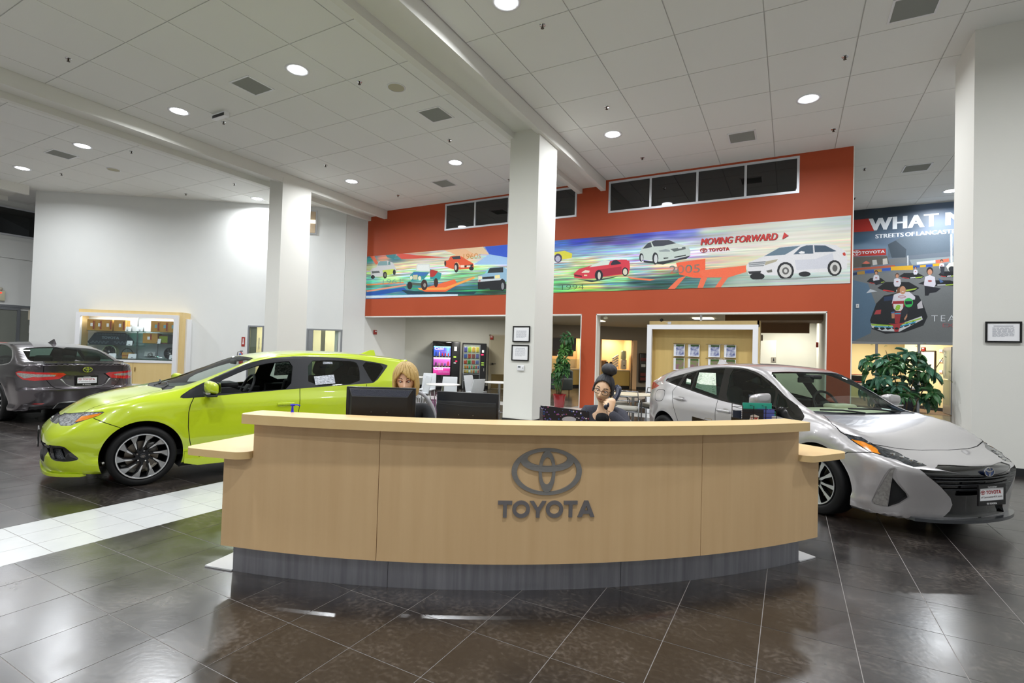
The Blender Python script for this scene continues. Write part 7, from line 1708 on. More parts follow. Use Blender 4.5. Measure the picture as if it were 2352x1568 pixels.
# ================================================================ furniture and fittings
def framed(label, c, w, h, rz=0, mat_lines=9, ttl=True):
    t = thing('framed_notice', label, 'framed notice', c, rz)
    f = MB(); b = .022
    for x0, x1, z0, z1 in ((-w/2, w/2, h/2-b, h/2), (-w/2, w/2, -h/2, -h/2+b), (-w/2, -w/2+b, -h/2+b, h/2-b), (w/2-b, w/2, -h/2+b, h/2-b)): f.box(x0, x1, -.022, 0, z0, z1)
    f.build('frame', BLACK, t); MB().box(-w/2+b, w/2-b, -.010, -.002, -h/2+b, h/2-b).build('sheet', PAPER, t)
    l = MB(); rn = random.Random(int(c[2]*100))
    if ttl: l.box(-w*.27, w*.27, -.0112, -.0105, h*.27, h*.27+.010)
    for k in range(mat_lines):
        z = h*.20-k*h*.46/mat_lines; e = w*(.30 if k < mat_lines-1 else rn.uniform(0, .2)); x = -w*.30
        while x < e:
            q = min(e, x+rn.uniform(.02, .06)); l.box(x, q, -.0112, -.0105, z, z+h*.017); x = q+.008
    tag(l.build('print', mat('notice_print', '#9a9ca6', .7), t), kind='stuff')
    return t
framed('upper framed notice on the near column', (-4.978, 9.568, 1.895), .405, .335, 0, 10, False)
framed('lower framed notice on the near column, above the thermostat', (-4.993, 9.568, 1.500), .405, .335, 0, 8)
framed('wide framed notice on the right column', (2.615, 9.608, 1.990), .385, .295, 0, 12)
t = thing('thermostat', 'small white thermostat under the two framed notices', 'thermostat', (-4.97, 9.57, 1.185)); MB().rbox((0, -.012, 0), (.165, .024, .12), .03, 3).build('housing', WHITE, t, auto=40); MB().box(-.06, .0, -.026, -.023, .005, .035).build('display', mat('lcd', '#4d5558', .3), t); MB().rbox((.055, -.025, .0), (.018, .006, .012), .003).build('button', DARK, t)
# exit sign, papers on the far-left door
t = thing('exit_sign', 'red EXIT sign above the far left storefront door', 'exit sign', (WX+.03, 7.05, 2.98), -PI/2)
t.rotation_euler = (0, 0, PI/2)
MB().rbox((0, -.03, 0), (.62, .08, .36), .02, 2).build('housing', mat('exit_cream', '#d9d5b8', .6), t, auto=40)
V, F = text_bm('EXIT', .19, .42, .04); mb = MB(); mb.add([Vector((v.x-.21, -.074, v.y-.075)) for v in V], F); mb.build('lettering', emis('exit_red', '#ff2a1e', 2.2), t)
mb = MB()
for q in (-1, 1): mb.lathe([(.0005, 0), (.07, .0), (.05, .09), (.02, .11)], 14, 0, Matrix.Translation((q*.16, -.03, .19)) @ Matrix.Rotation(q*.5, 4, 'Y'))
mb.build('emergency_lamp', mat('lamp_cream', '#c9c2b0', .4), t, smooth=True)
for i, (y, z, w, h, lb) in enumerate(((8.15, 2.36, .26, .36, 'cream paper notice at the top of the far left glass door'), (8.20, 1.84, .28, .28, 'white paper notice lower on the far left glass door'))):
    t = thing('notice_sheet', lb, 'paper notice', (WX+.04, y, z), PI/2); MB().box(-w/2, w/2, -.006, 0, -h/2, h/2).build('sheet', PAPER if i else mat('cream_paper', '#e6dcc4', .7), t)
    if not i: mb = MB(); mb.tube([(-.07, -.008, .10), (-.06, -.008, .02), (0, -.008, -.03), (.06, -.008, .02), (.07, -.008, .10)], .009, 5); mb.build('print', mat('notice_red', '#a5483c', .7), t)
# fire alarm boxes, extinguisher
RD = mat('alarm_red', '#a02a20', .45)
def red_box(label, loc, rz, s=.10):
    t = thing('fire_alarm', label, 'fire alarm', loc, rz); MB().rbox((0, -.03, 0), (s, .06, s*1.25), .01).build('housing', RD, t, auto=40); MB().box(-s*.3, s*.3, -.066, -.06, s*.1, s*.4).build('label', WHITE, t); return t
red_box('small red fire alarm on the white wall left of the lounge opening', (-13.52, 14.22, 2.10), math.radians(90), .13)
p = MA @ Vector((3.46, -.03, 2.08)); red_box('red fire alarm above the handle side of the lounge door', p, ANG, .12)
red_box('red fire alarm strobe on the inner wall right of the lounge opening', (.70, 17.2, 1.98), math.radians(-90), .12)
red_box('red fire alarm strobe above the office door at right', (3.95, 21.9, 2.02), math.radians(-30), .11)
p = ML @ Vector((6.66, -.01, 1.60)); t = thing('sign', 'red and white arrow sign above the fire extinguisher', 'sign', p, ANG)
MB().box(-.055, .055, -.008, 0, -.16, .16).build('board', RD, t); mb = MB().prism([(-.014, .12), (.014, .12), (.014, -.04), (.035, -.04), (0, -.10), (-.035, -.04), (-.014, -.04)], -.012, -.0085, axis='y'); mb.build('arrow', WHITE, t)
p = ML @ Vector((6.64, -.10, 1.08)); t = thing('fire_extinguisher', 'small red fire extinguisher on the wall behind the green car', 'extinguisher', p, ANG)
MB().lathe([(.0005, -.24), (.06, -.24), (.065, -.22), (.065, .08), (.04, .13), (.02, .15), (.02, .18)], 18).build('cylinder', RD, t, smooth=True); MB().rbox((.01, 0, .20), (.10, .03, .04), .01).build('lever', CHROME, t); MB().tube([(-.02, 0, .19), (-.10, -.02, .17), (-.12, -.02, .0), (-.09, -.02, -.12)], .010, 6).build('hose', BLACK, t, smooth=True); MB().rbox((.0, -.06, .10), (.06, .02, .06), .005).build('tag', mat('tag_blue', '#4a8fd6', .5), t)

# ---- display cabinet on the diagonal wall
cab = thing('display_cabinet', 'maple and white display cabinet with glass shelves against the long white wall', 'cabinet', ML @ Vector((3.3, 0, 0)), ANG)
W2 = 1.53; DP = .55
f = MB()
for x0, x1, z0, z1 in ((-W2, W2, 2.28, 2.40), (-W2, -W2+.13, 0, 2.28), (W2-.13, W2, 0, 2.28), (-W2+.13, W2-.13, .82, .90), (-W2+.13, W2-.13, 0, .13)): f.box(x0, x1, -DP-.05, -DP+.05, z0, z1)
f.build('white_frame', WHITE, cab)
f = MB().box(-W2+.02, W2+.0, -DP+.05, 0, 2.36, 2.50); f.box(W2-.0, W2+.10, -DP+.05, 0, 0, 2.50); f.box(-W2-.0, -W2+.02, -DP+.05, 0, 0, 2.40); f.box(-W2+.05, W2-.05, -DP+.0, -.02, .80, .88); f.build('carcass', MAPLEP, cab)
MB().box(-W2+.02, W2, -.03, -.01, .88, 2.36).build('back_panel', mat('cabinet_back', '#c9d3da', .5), cab)
MB().box(W2+.10, W2+.15, -DP+.25, 0, 0, 2.30).build('side_panel', WHITE, cab)
for x0, x1, hx in ((-W2+.13, .215, .15), (.225, W2-.13, .29)):
    d = MB().box(x0, x1, -DP-.03, -DP-.01, .135, .815).build('door', MAPLEP, cab); MB().rbox((hx, -DP-.045, .60), (.018, .02, .14), .005).build('door_handle', mat('handle_bronze', '#8a6f48', .3, .8), d)
SG = glass('shelf_glass', '#7fb3a6', .10)
for x0, x1, z in ((-W2+.25, .28, 1.82), (.20, W2-.14, 1.83), (-W2+.25, .28, 1.36), (.20, W2-.14, 1.45), (-W2+.25, W2-.14, .93)): MB().box(x0, x1, -DP+.08, -.05, z-.006, z+.006).build('glass_shelf', SG, cab)
MB().box(.04, .07, -.12, -.09, .9, 2.3).box(.68, .70, -.12, -.09, .9, 1.8).build('shelf_rail', ALU, cab)
MB().box(-W2+.13, .01, -DP-.02, -DP-.012, .905, 2.275).build('sliding_glass', glass('sliding_glass', '#f4f8f8', .0), cab); MB().box(-.03, W2-.13, -DP+.0, -DP+.008, .905, 2.275).build('sliding_glass', MATS['sliding_glass'], cab)
MCb = ML @ Matrix.Translation((3.3, 0, 0))
def in_cab(name, label, cat, x, z, y=-.28, group=None): return thing(name, label, cat, MCb @ Vector((x, y, z)), ANG, group)
KR = mat('kraft_box', '#b98d3e', .8, noise=(9, .6, '#a87c34')); TG = mat('tag_white', '#e4e6ea', .6); DKR = mat('box_red', '#8f3a22', .6)
bx = [(-1.18, .24), (-.95, .20), (-.70, .30), (-.33, .34), (.76, .28), (1.03, .25), (1.28, .24)]
for k, (x, w) in enumerate(bx):
    t = in_cab('filter_box', 'kraft cardboard parts box, '+['first', 'second', 'third', 'fourth'][k]+' from the left on the top left shelf' if k < 4 else 'kraft cardboard parts box, '+['first', 'second', 'third'][k-4]+' from the left on the top right shelf', 'box', x, 1.826 if k < 4 else 1.836, group='kraft boxes on the top shelves')
    MB().box(-w/2, w/2, -.14, .12, 0, .36).build('carton', KR, t); MB().box(-.02, .05, -.144, -.141, .13, .24).build('label', TG if k < 4 else mat('label_blue', '#6f9fb0', .6), t); MB().box(w/2-.07, w/2-.02, -.144, -.141, .04, .31).build('stripe', DKR, t)
t = in_cab('filter_box', 'kraft parts box on the middle right shelf beside the green framed filter', 'box', .63, 1.456, group='kraft boxes on the middle shelf'); MB().box(-.24, .2, -.14, .12, 0, .33).build('carton', KR, t); MB().box(-.10, -.02, -.144, -.141, .12, .22).build('label', TG, t); MB().box(-.02, .03, -.144, -.141, .12, .30).build('stripe', DKR, t)
t = in_cab('air_filter', 'green air filter panel in a dark red frame on the middle right shelf', 'filter', .99, 1.456); MB().box(-.16, .17, -.08, -.02, 0, .28).build('frame', mat('filter_frame', '#5a1a16', .5), t); MB().box(-.13, .13, -.084, -.081, .03, .25).build('filter_pleats', mat('filter_green', '#6f7f1c', .8, noise=(60, .5, '#8fa02c')), t)
t = in_cab('fabric_box', 'black folded part with a red corner at the right of the middle shelf', 'box', 1.28, 1.456); MB().rbox((-.02, -.02, .15), (.26, .2, .29), .02).build('body', DARK, t, auto=40); MB().box(.06, .12, -.13, -.12, 0, .12).build('label', RD, t)
# truck grille on the middle-left shelf
t = in_cab('truck_grille', 'dark blue truck grille with raised lettering on the middle left shelf', 'grille', -.62, 1.366)
P = [(-.70, .08), (-.64, .0), (.64, .0), (.68, .12), (.50, .36), (.40, .40), (-.40, .40), (-.50, .38)]
GB = mat('grille_navy', '#14232e', .35); mb = MB(); mb.prism(P, -.06, 0, axis='y'); g_ = mb.build('grille_body', GB, t)
GH = mat('grille_silver', '#7f929c', .4, .5); mb = MB()
for k in range(11):
    for z, o_ in ((.06, 0), (.10, .05)):
        x = -.58+k*.11+o_
        if abs(x) < .6 and not (-.05 < x < .12): mb.tube([(x+.028*math.cos(a), -.066, z+.018*math.sin(a)) for a in [PI/3*i for i in range(6)]], .004, 4, closed=True)
    x = -.40+k*.08; mb.tube([(x+.03*math.cos(a), -.066, .345+.018*math.sin(a)) for a in [PI/3*i for i in range(6)]], .004, 4, closed=True)
tag(mb.build('honeycomb', GH, t), kind='stuff')
mx = Matrix.Translation((-.27, -.062, .19)) @ Matrix.Rotation(PI/2, 4, 'X'); mb = MB(); sign_letters(mb, .085, .52, .008, 0, mx); mb.build('lettering', GH, t)
def alloy(label, x, z, r, dark, ring, n=8):
    t = in_cab('alloy_wheel', label, 'wheel', x, z+r, -.25); mb = MB(); my = Matrix.Identity(4)
    mb.lathe([(r, -.08), (r-.02, -.09), (r-.035, -.07), (r-.05, .06), (r, .06)], 36, 0, None, axis='y'); mb.build('rim_lip', ring, t, auto=40)
    mb = MB()
    for k in range(n):
        a = 2*PI*k/n; c, s = math.cos(a), math.sin(a); q = .024
        mb.add([(c*.05-s*q, -.07, s*.05+c*q), (c*.05+s*q, -.07, s*.05-c*q), (c*(r-.03)+s*q*1.6, -.075, s*(r-.03)-c*q*1.6), (c*(r-.03)-s*q*1.6, -.075, s*(r-.03)+c*q*1.6), (c*.05-s*q, -.03, s*.05+c*q), (c*.05+s*q, -.03, s*.05-c*q), (c*(r-.03)+s*q*1.6, -.03, s*(r-.03)-c*q*1.6), (c*(r-.03)-s*q*1.6, -.03, s*(r-.03)+c*q*1.6)], [(0, 3, 2, 1), (4, 5, 6, 7), (0, 1, 5, 4), (1, 2, 6, 5), (2, 3, 7, 6), (3, 0, 4, 7)])
    mb.lathe([(.0005, -.09), (.05, -.088), (.065, -.07), (.065, .0)], 18, 0, None, axis='y'); mb.build('spokes', dark, t, auto=40)
    MB().lathe([(.0005, -.095), (.03, -.094), (.034, -.088)], 14, 0, None, axis='y').build('hub_cap', CHROME, t); return t
alloy('black wheel with a cream rim on the bottom left shelf', -.66, .936, .215, BLACK, mat('rim_cream', '#b9bba0', .4, .3))
alloy('black multi-spoke wheel at the right end of the bottom shelf', 1.20, .936, .20, mat('alloy_navy', '#232c38', .3, .6), mat('alloy_navy', '#232c38', .3, .6), 6)
alloy('second dark wheel half hidden at the right end of the bottom shelf', 1.42, .936, .20, MATS['alloy_navy'], MATS['alloy_navy'], 6).location = MCb @ Vector((1.36, -.14, 1.136))
t = in_cab('part_box', 'striped kraft box with a black hose loop on the bottom shelf', 'box', -.12, .936); MB().box(-.12, .16, -.1, .08, 0, .20).build('carton', KR, t); MB().box(-.122, .162, -.104, -.101, .08, .11).build('stripe', DKR, t); MB().tube([(.19*math.cos(a)-.02, 0, .06+.27*math.sin(a)) for a in np.linspace(.1, PI-.1, 14)], .014, 6).build('hose', BLACK, t, smooth=True)
t = in_cab('tow_hitch', 'chrome hitch bar with coiled wiring on the bottom shelf', 'hitch', .75, .936); MB().tube([(-.2, 0, .09), (0, 0, .08), (.22, -.02, .05), (.42, -.02, .04)], .014, 8).build('bar', CHROME, t, smooth=True); MB().tube([(-.18+.07*math.cos(a), -.02, .10+.06*math.sin(a)+.004*a) for a in np.linspace(0, 14, 50)], .007, 5).build('wiring', DARK, t, smooth=True)
for k, (x, z, w, lb) in enumerate(((-.10, 1.826, .24, 'at the right of the top left shelf'), (.28, 1.84, .20, 'at the left of the top right shelf'), (-.02, 1.366, .17, 'right of the truck grille'), (.82, 1.456, .22, 'in front of the kraft box on the middle shelf'), (-.52, .94, .22, 'in front of the cream rimmed wheel'), (.08, .94, .24, 'right of the striped box'), (.45, 1.02, .34, 'wide, standing behind the hitch bar'), (1.30, .94, .17, 'in front of the dark wheels'))):
    t = in_cab('price_card', 'white price card '+lb, 'card', x, z, -.42 if k != 6 else -.12, 'white price cards in the cabinet'); mb = MB(); mb.add([(-w/2, 0, 0), (w/2, 0, 0), (w/2, .04, .155), (-w/2, .04, .155), (w/2, .09, 0), (-w/2, .09, 0)], [(0, 1, 2, 3), (3, 2, 4, 5)]); mb.build('card', TG, t); MB().box(-.02, .03, -.003, .004, .03, .045).build('print', DARK, t)

# ---- brochure display in the wide opening
ds = thing('brochure_display', 'white framed maple brochure display behind the silver car', 'display stand', (-2.045, 13.95, 0))
f = MB(); HW = 1.345
for x0, x1, z0, z1 in ((-HW, HW, 2.235, 2.355), (-HW, -HW+.12, 0, 2.235), (HW-.12, HW, 0, 2.235), (-HW+.12, HW-.12, 0, .12)): f.box(x0, x1, -.15, -.03, z0, z1)
f.build('white_frame', WHITE, ds); MB().box(-HW+.03, HW+.02, -.03, .50, 2.30, 2.46).box(HW-.03, HW+.03, -.03, .50, 0, 2.46).box(-HW-.0, -HW+.05, -.03, .5, 0, 2.3).build('carcass', MAPLEP, ds)
MB().box(-HW+.04, HW-.03, .24, .28, 0, 2.3).build('back_panel', mat('display_maple', '#dcbf7c', .5, noise=(2.2, .9, '#cdb06c'), stretch=(5, 5, .35)), ds)
MB().cyl((0.0, .0, 2.46), (0.0, .0, 2.64), .03).build('support_post', WHITE, ds)
COV = [mat('cover_blue', '#2b3c86', .3, noise=(14, .35, '#c9ccd6')), mat('cover_green', '#6f8f3a', .3, noise=(12, .3, '#8f5f74')), mat('cover_dark', '#5a5f58', .3, noise=(12, .3, '#cdd0d2'))]
g = 0
for r, z in enumerate((1.70, 1.33, .96, .60)):
    MB().tube([(-.72, .21, z+.17), (-.05, .21, z+.17)], .006, 6).build('rail', CHROME, ds); MB().tube([(.10, .21, z+.17), (.78, .21, z+.17)], .006, 6).build('rail', CHROME, ds)
    for c, x in enumerate((-.54, -.17, .33, .71)):
        x -= .02; t = thing('brochure', 'brochure with '+('blue' if r == 0 else 'green' if r == 1 else 'grey')+' cover, '+['first', 'second', 'third', 'fourth'][c]+' from left in '+['top', 'second', 'third', 'bottom'][r]+' row', 'brochure', (-2.045+x, 14.12, z), 0, 'brochures on the display')
        MB().box(-.125, .125, .0, .03, -.15, .145).build('cover', [COV[0], COV[1], COV[2], COV[2]][r], t)
        h_ = MB().box(-.14, .14, .03, .04, -.165, .15); h_.box(-.14, .14, -.015, .03, -.165, -.145); h_.box(-.14, -.126, -.012, .03, -.165, .15); h_.box(.126, .14, -.012, .03, -.165, .15); h_.build('holder', WHITE, t)
        MB().box(-.124, -.085, -.002, .0, -.15, .145).build('cover_band', TG, t); MB().box(-.08, .12, -.002, .0, .10, .145).build('cover_top', mat('cover_leaf', '#3d5c24', .4), t)
for x, lb in ((-1.0, 'black round camera on top of the brochure display'),):
    t = thing('camera', lb, 'camera', (-2.045+x, 13.95, 2.46)); MB().sphere((0, 0, .02), .05, 14, 10).build('dome', BLACK, t, smooth=True); MB().cyl((0, 0, -.08), (0, 0, -.02), .008).build('stem', BLACK, t)
t = thing('adapter', 'small white power adapter on top of the brochure display', 'adapter', (-2.83, 13.91, 2.36)); MB().rbox((0, 0, .045), (.09, .05, .07), .01).build('body', WHITE, t); MB().tube([(-.045, 0, .05), (-.14, .0, .08)], .004, 5).build('cable', WHITE, t)

# ---- vending machines
def glow_img(kind):
    h, w = 120, 240; yy, xx = np.mgrid[0:h, 0:w]; u, v = xx/w, yy/h
    def L(c): return np.array(lin(c)[:3])
    if kind == 0: im = L('#2f55b8')*(1-u)[..., None]+L('#5f3aa8')*u[..., None]; im = im*(.6+.5*v[..., None]); im += (L('#7fe8f0')*np.exp(-((v-1)/.10)**2)[..., None])+L('#2fb0d0')*(np.exp(-((u-.85)/.12)**2)*.6)[..., None]
    elif kind == 1: im = L('#a0489a')*(1-u)[..., None]+L('#c060b0')*u[..., None]; im = im*(.5+.6*v[..., None])+L('#ffd0ea')*np.exp(-((v-1)/.16)**2)[..., None]
    else: im = L('#c83a90')*(1-u*.4)[..., None]+0*im_0(h, w); im = im*(.45+.7*v[..., None])+L('#ffb0d0')*np.exp(-((v-1)/.12)**2)[..., None]
    return np.clip(im, 0, 1)
def im_0(h, w): return np.zeros((h, w, 3))
MF = ML if False else MA
vm = thing('vending_machine', 'black drinks vending machine with glowing purple panels, left of the snack machine', 'vending machine', MA @ Vector((1.66, 0, 0)), ANG)
vx = .53
MB().box(-vx, vx, -.88, -.05, .0, 1.86).build('cabinet', mat('vend_black', '#101113', .4), vm)
MB().rbox((-.17, -.92, .95), (.74, .10, 1.78), .03, 2).build('front_door', BLKG, vm, auto=40)
MB().rbox((.36, -.90, .95), (.32, .08, 1.80), .02, 2).build('control_panel', mat('vend_panel', '#17181b', .35), vm, auto=40)
pn = [(1.285, 1.66, 0), (.915, 1.235, 1), (.56, .865, 2)]
for z0, z1, k in pn:
    printed_panel('lit_panel', vm, image_mat('vend_glow', glow_img(k), .3, .9), (-.48, -.985, z0), (.16, -.985, z0), (.16, -.985, z1), (-.48, -.985, z1))
VW = emis('vend_print', '#ffd9ea', .9); VW2 = emis('vend_print_soft', '#d59ad0', .6)
def vtext(tx, x, z, h, w, m, bold=.04):
    V, F = text_bm(tx, h, w, bold); mb = MB(); mb.add([Vector((v.x+x, -.989, v.y+z)) for v in V], F); mb.build('lettering', m, vm)
for z in (1.53, .755): vtext('Cold', -.45, z, .09, .34, VW); vtext('Drinks', -.27, z-.10, .065, .39, VW2, .01)
rn = random.Random(3)
for row, (z, cols) in enumerate(((1.29, ['#2a3f8f', '#b8b0a0', '#c02030', '#c02030', '#c8202c']), (.92, ['#2a2a34', '#b0a090', '#a05060', '#4a5fb0', '#d0202c']))):
    for k, c in enumerate(cols):
        t = thing('drink_can', ('drink sample, %s from the left in the %s lit panel' % (['first', 'second', 'third', 'fourth', 'fifth'][k], ['top', 'middle'][row])), 'drink', MA @ Vector((1.66-.38+k*.115, -1.015, z+.0)), ANG, 'drink samples in the vending machine')
        hh = (.17, .15, .12, .12, .12)[k] if row == 0 else (.13, .11, .11, .10, .17)[k]
        MB().lathe([(.0005, 0), (.026, 0), (.028, .01), (.028, hh*.75), (.018, hh*.9), (.014, hh), (.0005, hh)], 12).build('can', mat('can'+c, c, .3, coat=.5), t, smooth=True)
for z in (1.255, .885):
    mb = MB()
    for k in range(5): mb.box(-.40+k*.115, -.355+k*.115, -.992, -.985, z, z+.02)
    mb.build('price_tags', mat('price_yellow', '#cfd08a', .5), vm)
MB().box(.30, .40, -.945, -.938, 1.50, 1.66).build('coin_label', TG, vm); MB().box(.28, .38, -.945, -.938, 1.235, 1.29).build('display', emis('lcd_green', '#a8d84a', 1.2), vm); MB().box(.36, .42, -.95, -.94, 1.08, 1.12).build('button', emis('led_red', '#ff1030', 6), vm); MB().box(.29, .38, -.945, -.938, 1.02, 1.05).build('slot', TG, vm)
MB().box(-.30, .05, -.978, -.968, .12, .34).build('delivery_flap', mat('flap_dark', '#2a2b2f', .3), vm)
vs_ = thing('vending_machine', 'black snack vending machine with lit rows of packets, right of the drinks machine', 'vending machine', MA @ Vector((2.75, 0, 0)), ANG)
vb = mat('vend_black')
MB().box(-.46, -.44, -.88, -.05, 0, 1.82).box(.44, .46, -.88, -.05, 0, 1.82).box(-.44, .44, -.88, -.05, 1.76, 1.82).box(-.44, .44, -.88, -.05, 0, .60).box(-.44, .44, -.40, -.05, .6, 1.76).box(.22, .44, -.88, -.4, .6, 1.76).build('cabinet', vb, vs_)
MB().box(-.44, .22, -.42, -.40, .62, 1.76).build('interior_back', emis('snack_backlight', '#dfe3c8', .35), vs_)
fr = MB()
for x in (-.42, .21): fr.box(x-.012, x+.012, -.905, -.88, .06, 1.76)
for z in (.62, .36): fr.box(-.42, .21, -.905, -.88, z-.012, z+.012)
fr.box(-.42, .21, -.905, -.88, 1.74, 1.76); fr.build('door_trim', ALU, vs_)
MB().box(-.40, .20, -.895, -.89, .63, 1.74).build('door_glass', GLS, vs_)
MB().box(-.36, .16, -.90, -.89, .10, .30).build('delivery_flap', MATS['flap_dark'], vs_)
MB().rbox((.335, -.90, .92), (.21, .05, 1.78), .01).build('control_panel', MATS['vend_panel'], vs_)
MB().box(.28, .36, -.93, -.925, 1.46, 1.56).build('coin_label', TG, vs_); MB().box(.26, .34, -.935, -.925, 1.36, 1.40).build('led', emis('led_red'  , '#ff1030', 6), vs_); MB().box(.27, .37, -.93, -.925, 1.05, 1.08).box(.27, .37, -.93, -.925, .97, 1.0).build('lcd', MATS['lcd_green'], vs_); MB().box(.36, .38, -.94, -.925, .74, .86).build('coin_return', CHROME, vs_)
SN = ['#5a54a8', '#d8901c', '#b8281c', '#a8c41c', '#d0641c', '#3a58b0', '#e0a02c', '#4aa084', '#b03a28', '#e6c22c', '#c23a2c', '#8f2a24', '#d8d8dc', '#3c8a3c']
sk_i = 0
for row, z in enumerate((1.47, 1.23, 1.01, .83, .66, .63)):
    if row == 5: break
    tray = MB().box(-.42, .20, -.84, -.45, z-.02, z-.008).build('tray', DARK, vs_)
    n = 4 if row < 3 else 7; h = (.21, .18, .15, .13, .12)[row]; w = .125 if n == 4 else .062
    for k in range(n):
        x = -.345+k*(.155 if n == 4 else .085); c = SN[(row*5+k*3) % len(SN)]
        t = thing('snack_packet', 'snack packet, number %d from the left on row %d from the top of the snack machine' % (k+1, row+1) if False else '%s snack packet in the %s row of the snack machine, %s from left' % ({'#5a54a8': 'violet', '#d8901c': 'orange', '#b8281c': 'red', '#a8c41c': 'lime', '#d0641c': 'dark orange', '#3a58b0': 'blue', '#e0a02c': 'amber', '#4aa084': 'teal', '#b03a28': 'brick red', '#e6c22c': 'yellow', '#c23a2c': 'bright red', '#8f2a24': 'maroon', '#d8d8dc': 'silver', '#3c8a3c': 'green'}[c], ['top', 'second', 'third', 'fourth', 'fifth'][row], ['first', 'second', 'third', 'fourth', 'fifth', 'sixth', 'seventh'][k]), 'snack', MA @ Vector((2.75+x, -.80, z-.008)), ANG, 'snack packets in the vending machine')
        V, F = rbox_data(w, .06, h, .025, 2); MBx = MB(); MBx.add([Vector((v.x, v.y*(1-abs(v.z)/h*1.4), v.z+h/2)) for v in V], F); MBx.build('packet', mat('snack'+c, c, .35, coat=.4), t, auto=60)
ld = bpy.data.lights.new('snack_lamp', 'AREA'); ld.shape = 'RECTANGLE'; ld.size = .6; ld.size_y = .1; ld.energy = 16; lo = bpy.data.objects.new('snack_lamp', ld); COL.objects.link(lo); lo.location = (-.1, -.70, 1.74); adopt(lo, vs_)
ld = bpy.data.lights.new('cabinet_fill', 'AREA'); ld.shape = 'RECTANGLE'; ld.size = 2.6; ld.size_y = .2; ld.energy = 22; lo = bpy.data.objects.new('cabinet_fill', ld); COL.objects.link(lo); lo.location = (0, -.35, 2.33); adopt(lo, cab)  # second light is an added fill that brightens the display cabinet inside

# ---- tables and chairs of the lounge
TW = mat('table_white', '#e6e5e0', .3); CW = mat('chair_white', '#c6c9cc', .4); CA = mat('chair_alu', '#a9abae', .25, 1.)
def round_table(label, x, y, r=.38, top=TW):
    t = thing('round_table', label, 'table', (x, y, 0), 0, 'round cafe tables')
    MB().lathe([(.0005, .742), (r-.006, .742), (r, .735), (r-.004, .722), (.0005, .715)], 40).build('table_top', top, t, smooth=False, auto=40)
    MB().cyl((0, 0, .02), (0, 0, .72), .03, seg=16).build('column', CA, t, auto=40); MB().lathe([(.0005, .035), (.05, .03), (.24, .012), (.25, 0)], 28).build('base', CA, t, smooth=True); return t
def cafe_chair(label, x, y, rz):
    t = thing('cafe_chair', label, 'chair', (x, y, 0), rz, 'white cafe chairs')
    MB().rbox((0, 0, .45), (.40, .40, .03), .012, 2).build('seat', CW, t, auto=40)
    V, F = rbox_data(.40, .022, .44, .010, 2); mb = MB(); mb.add([Vector((v.x*(1-.10*(v.z/.44+.5)), v.y-.19-.10*(v.z/.44+.5), v.z+.65)) for v in V], F); mb.build('backrest', CW, t, auto=40)
    for sx in (-1, 1):
        for sy in (-1, 1): MB().tube([(sx*.17, sy*.17, .44), (sx*.195, sy*.20, 0)], [.014, .011], 8).build('leg', CA, t, smooth=True)
    return t
def arm_chair(label, x, y, rz):
    t = thing('metal_armchair', label, 'chair', (x, y, 0), rz, 'tubular metal armchairs')
    MB().rbox((0, 0, .45), (.44, .42, .025), .01, 2).build('seat', CA, t, auto=40); MB().rbox((0, 0, .50), (.42, .40, .07), .03, 3).build('cushion', mat('cushion_grey', '#a9a69c', .9), t, auto=60)
    for q in (-1, 1): MB().tube([(q*.26, .22, 0), (q*.26, .20, .62), (q*.25, .12, .67), (q*.25, -.16, .68), (q*.24, -.22, .62), (q*.25, -.26, 0)], .014, 8).build('arm_frame', CA, t, smooth=True)
    fr = MB().tube([(-.24, -.20, .60), (-.22, -.25, .84), (.22, -.25, .84), (.24, -.20, .60)], .013, 8)
    fr.build('back_frame', CA, t, smooth=True)
    for z in (.66, .74): MB().tube([(-.23, -.235, z), (0, -.26, z), (.23, -.235, z)], .012, 6).build('slat', CA, t, smooth=True)
    return t
round_table('round white cafe table between the blonde woman and the vending machines', -6.905, 9.49)
round_table('round white cafe table cut by the near column', -6.50, 11.36, .40)
round_table('round pale cafe table right of the woman with the bun', -2.78, 10.30, .42, mat('table_cream', '#d8cdb4', .35))
round_table('round white table edge just right of the blonde woman', -9.35, 11.40, .38)
cafe_chair('white cafe chair behind the central round table, back turned to the vending machine', -7.15, 9.98, math.radians(180+20))
cafe_chair('white cafe chair right of the blonde woman, leaning back at an angle', -7.95, 9.9, math.radians(150))
cafe_chair('white cafe chair further left, near the far table', -8.55, 11.0, math.radians(200))
cafe_chair('white cafe chair seen side-on right of the central table', -6.55, 10.10, math.radians(75))
cafe_chair('white cafe chair facing the table by the near column', -7.15, 11.30, math.radians(-95))
arm_chair('metal armchair left of the pale table', -3.12, 10.45, math.radians(-70)); arm_chair('metal armchair right of the pale table, beside the silver car', -2.55, 10.75, math.radians(160))
arm_chair('metal armchair on the near side of the pale table', -2.75, 9.75, math.radians(10))
t = thing('lounge_armchair', 'dark grey upholstered armchair behind the plant in the red pot', 'armchair', (-7.55, 17.6, 0), math.radians(150)); UP = mat('upholstery_slate', '#3d4547', .9)
MB().rbox((0, 0, .32), (.62, .66, .26), .06, 3).build('seat', UP, t, auto=60); MB().rbox((0, -.33, .58), (.74, .16, .66), .07, 3).build('backrest', UP, t, auto=60)
for q in (-1, 1): MB().rbox((q*.37, 0, .40), (.14, .70, .44), .06, 3).build('armrest', UP, t, auto=60)
for sx in (-1, 1):
    for sy in (-1, 1): MB().cyl((sx*.28, sy*.28, 0), (sx*.28, sy*.28, .2), .02).build('leg', mat('wood_leg', '#6b4a2c', .5), t)

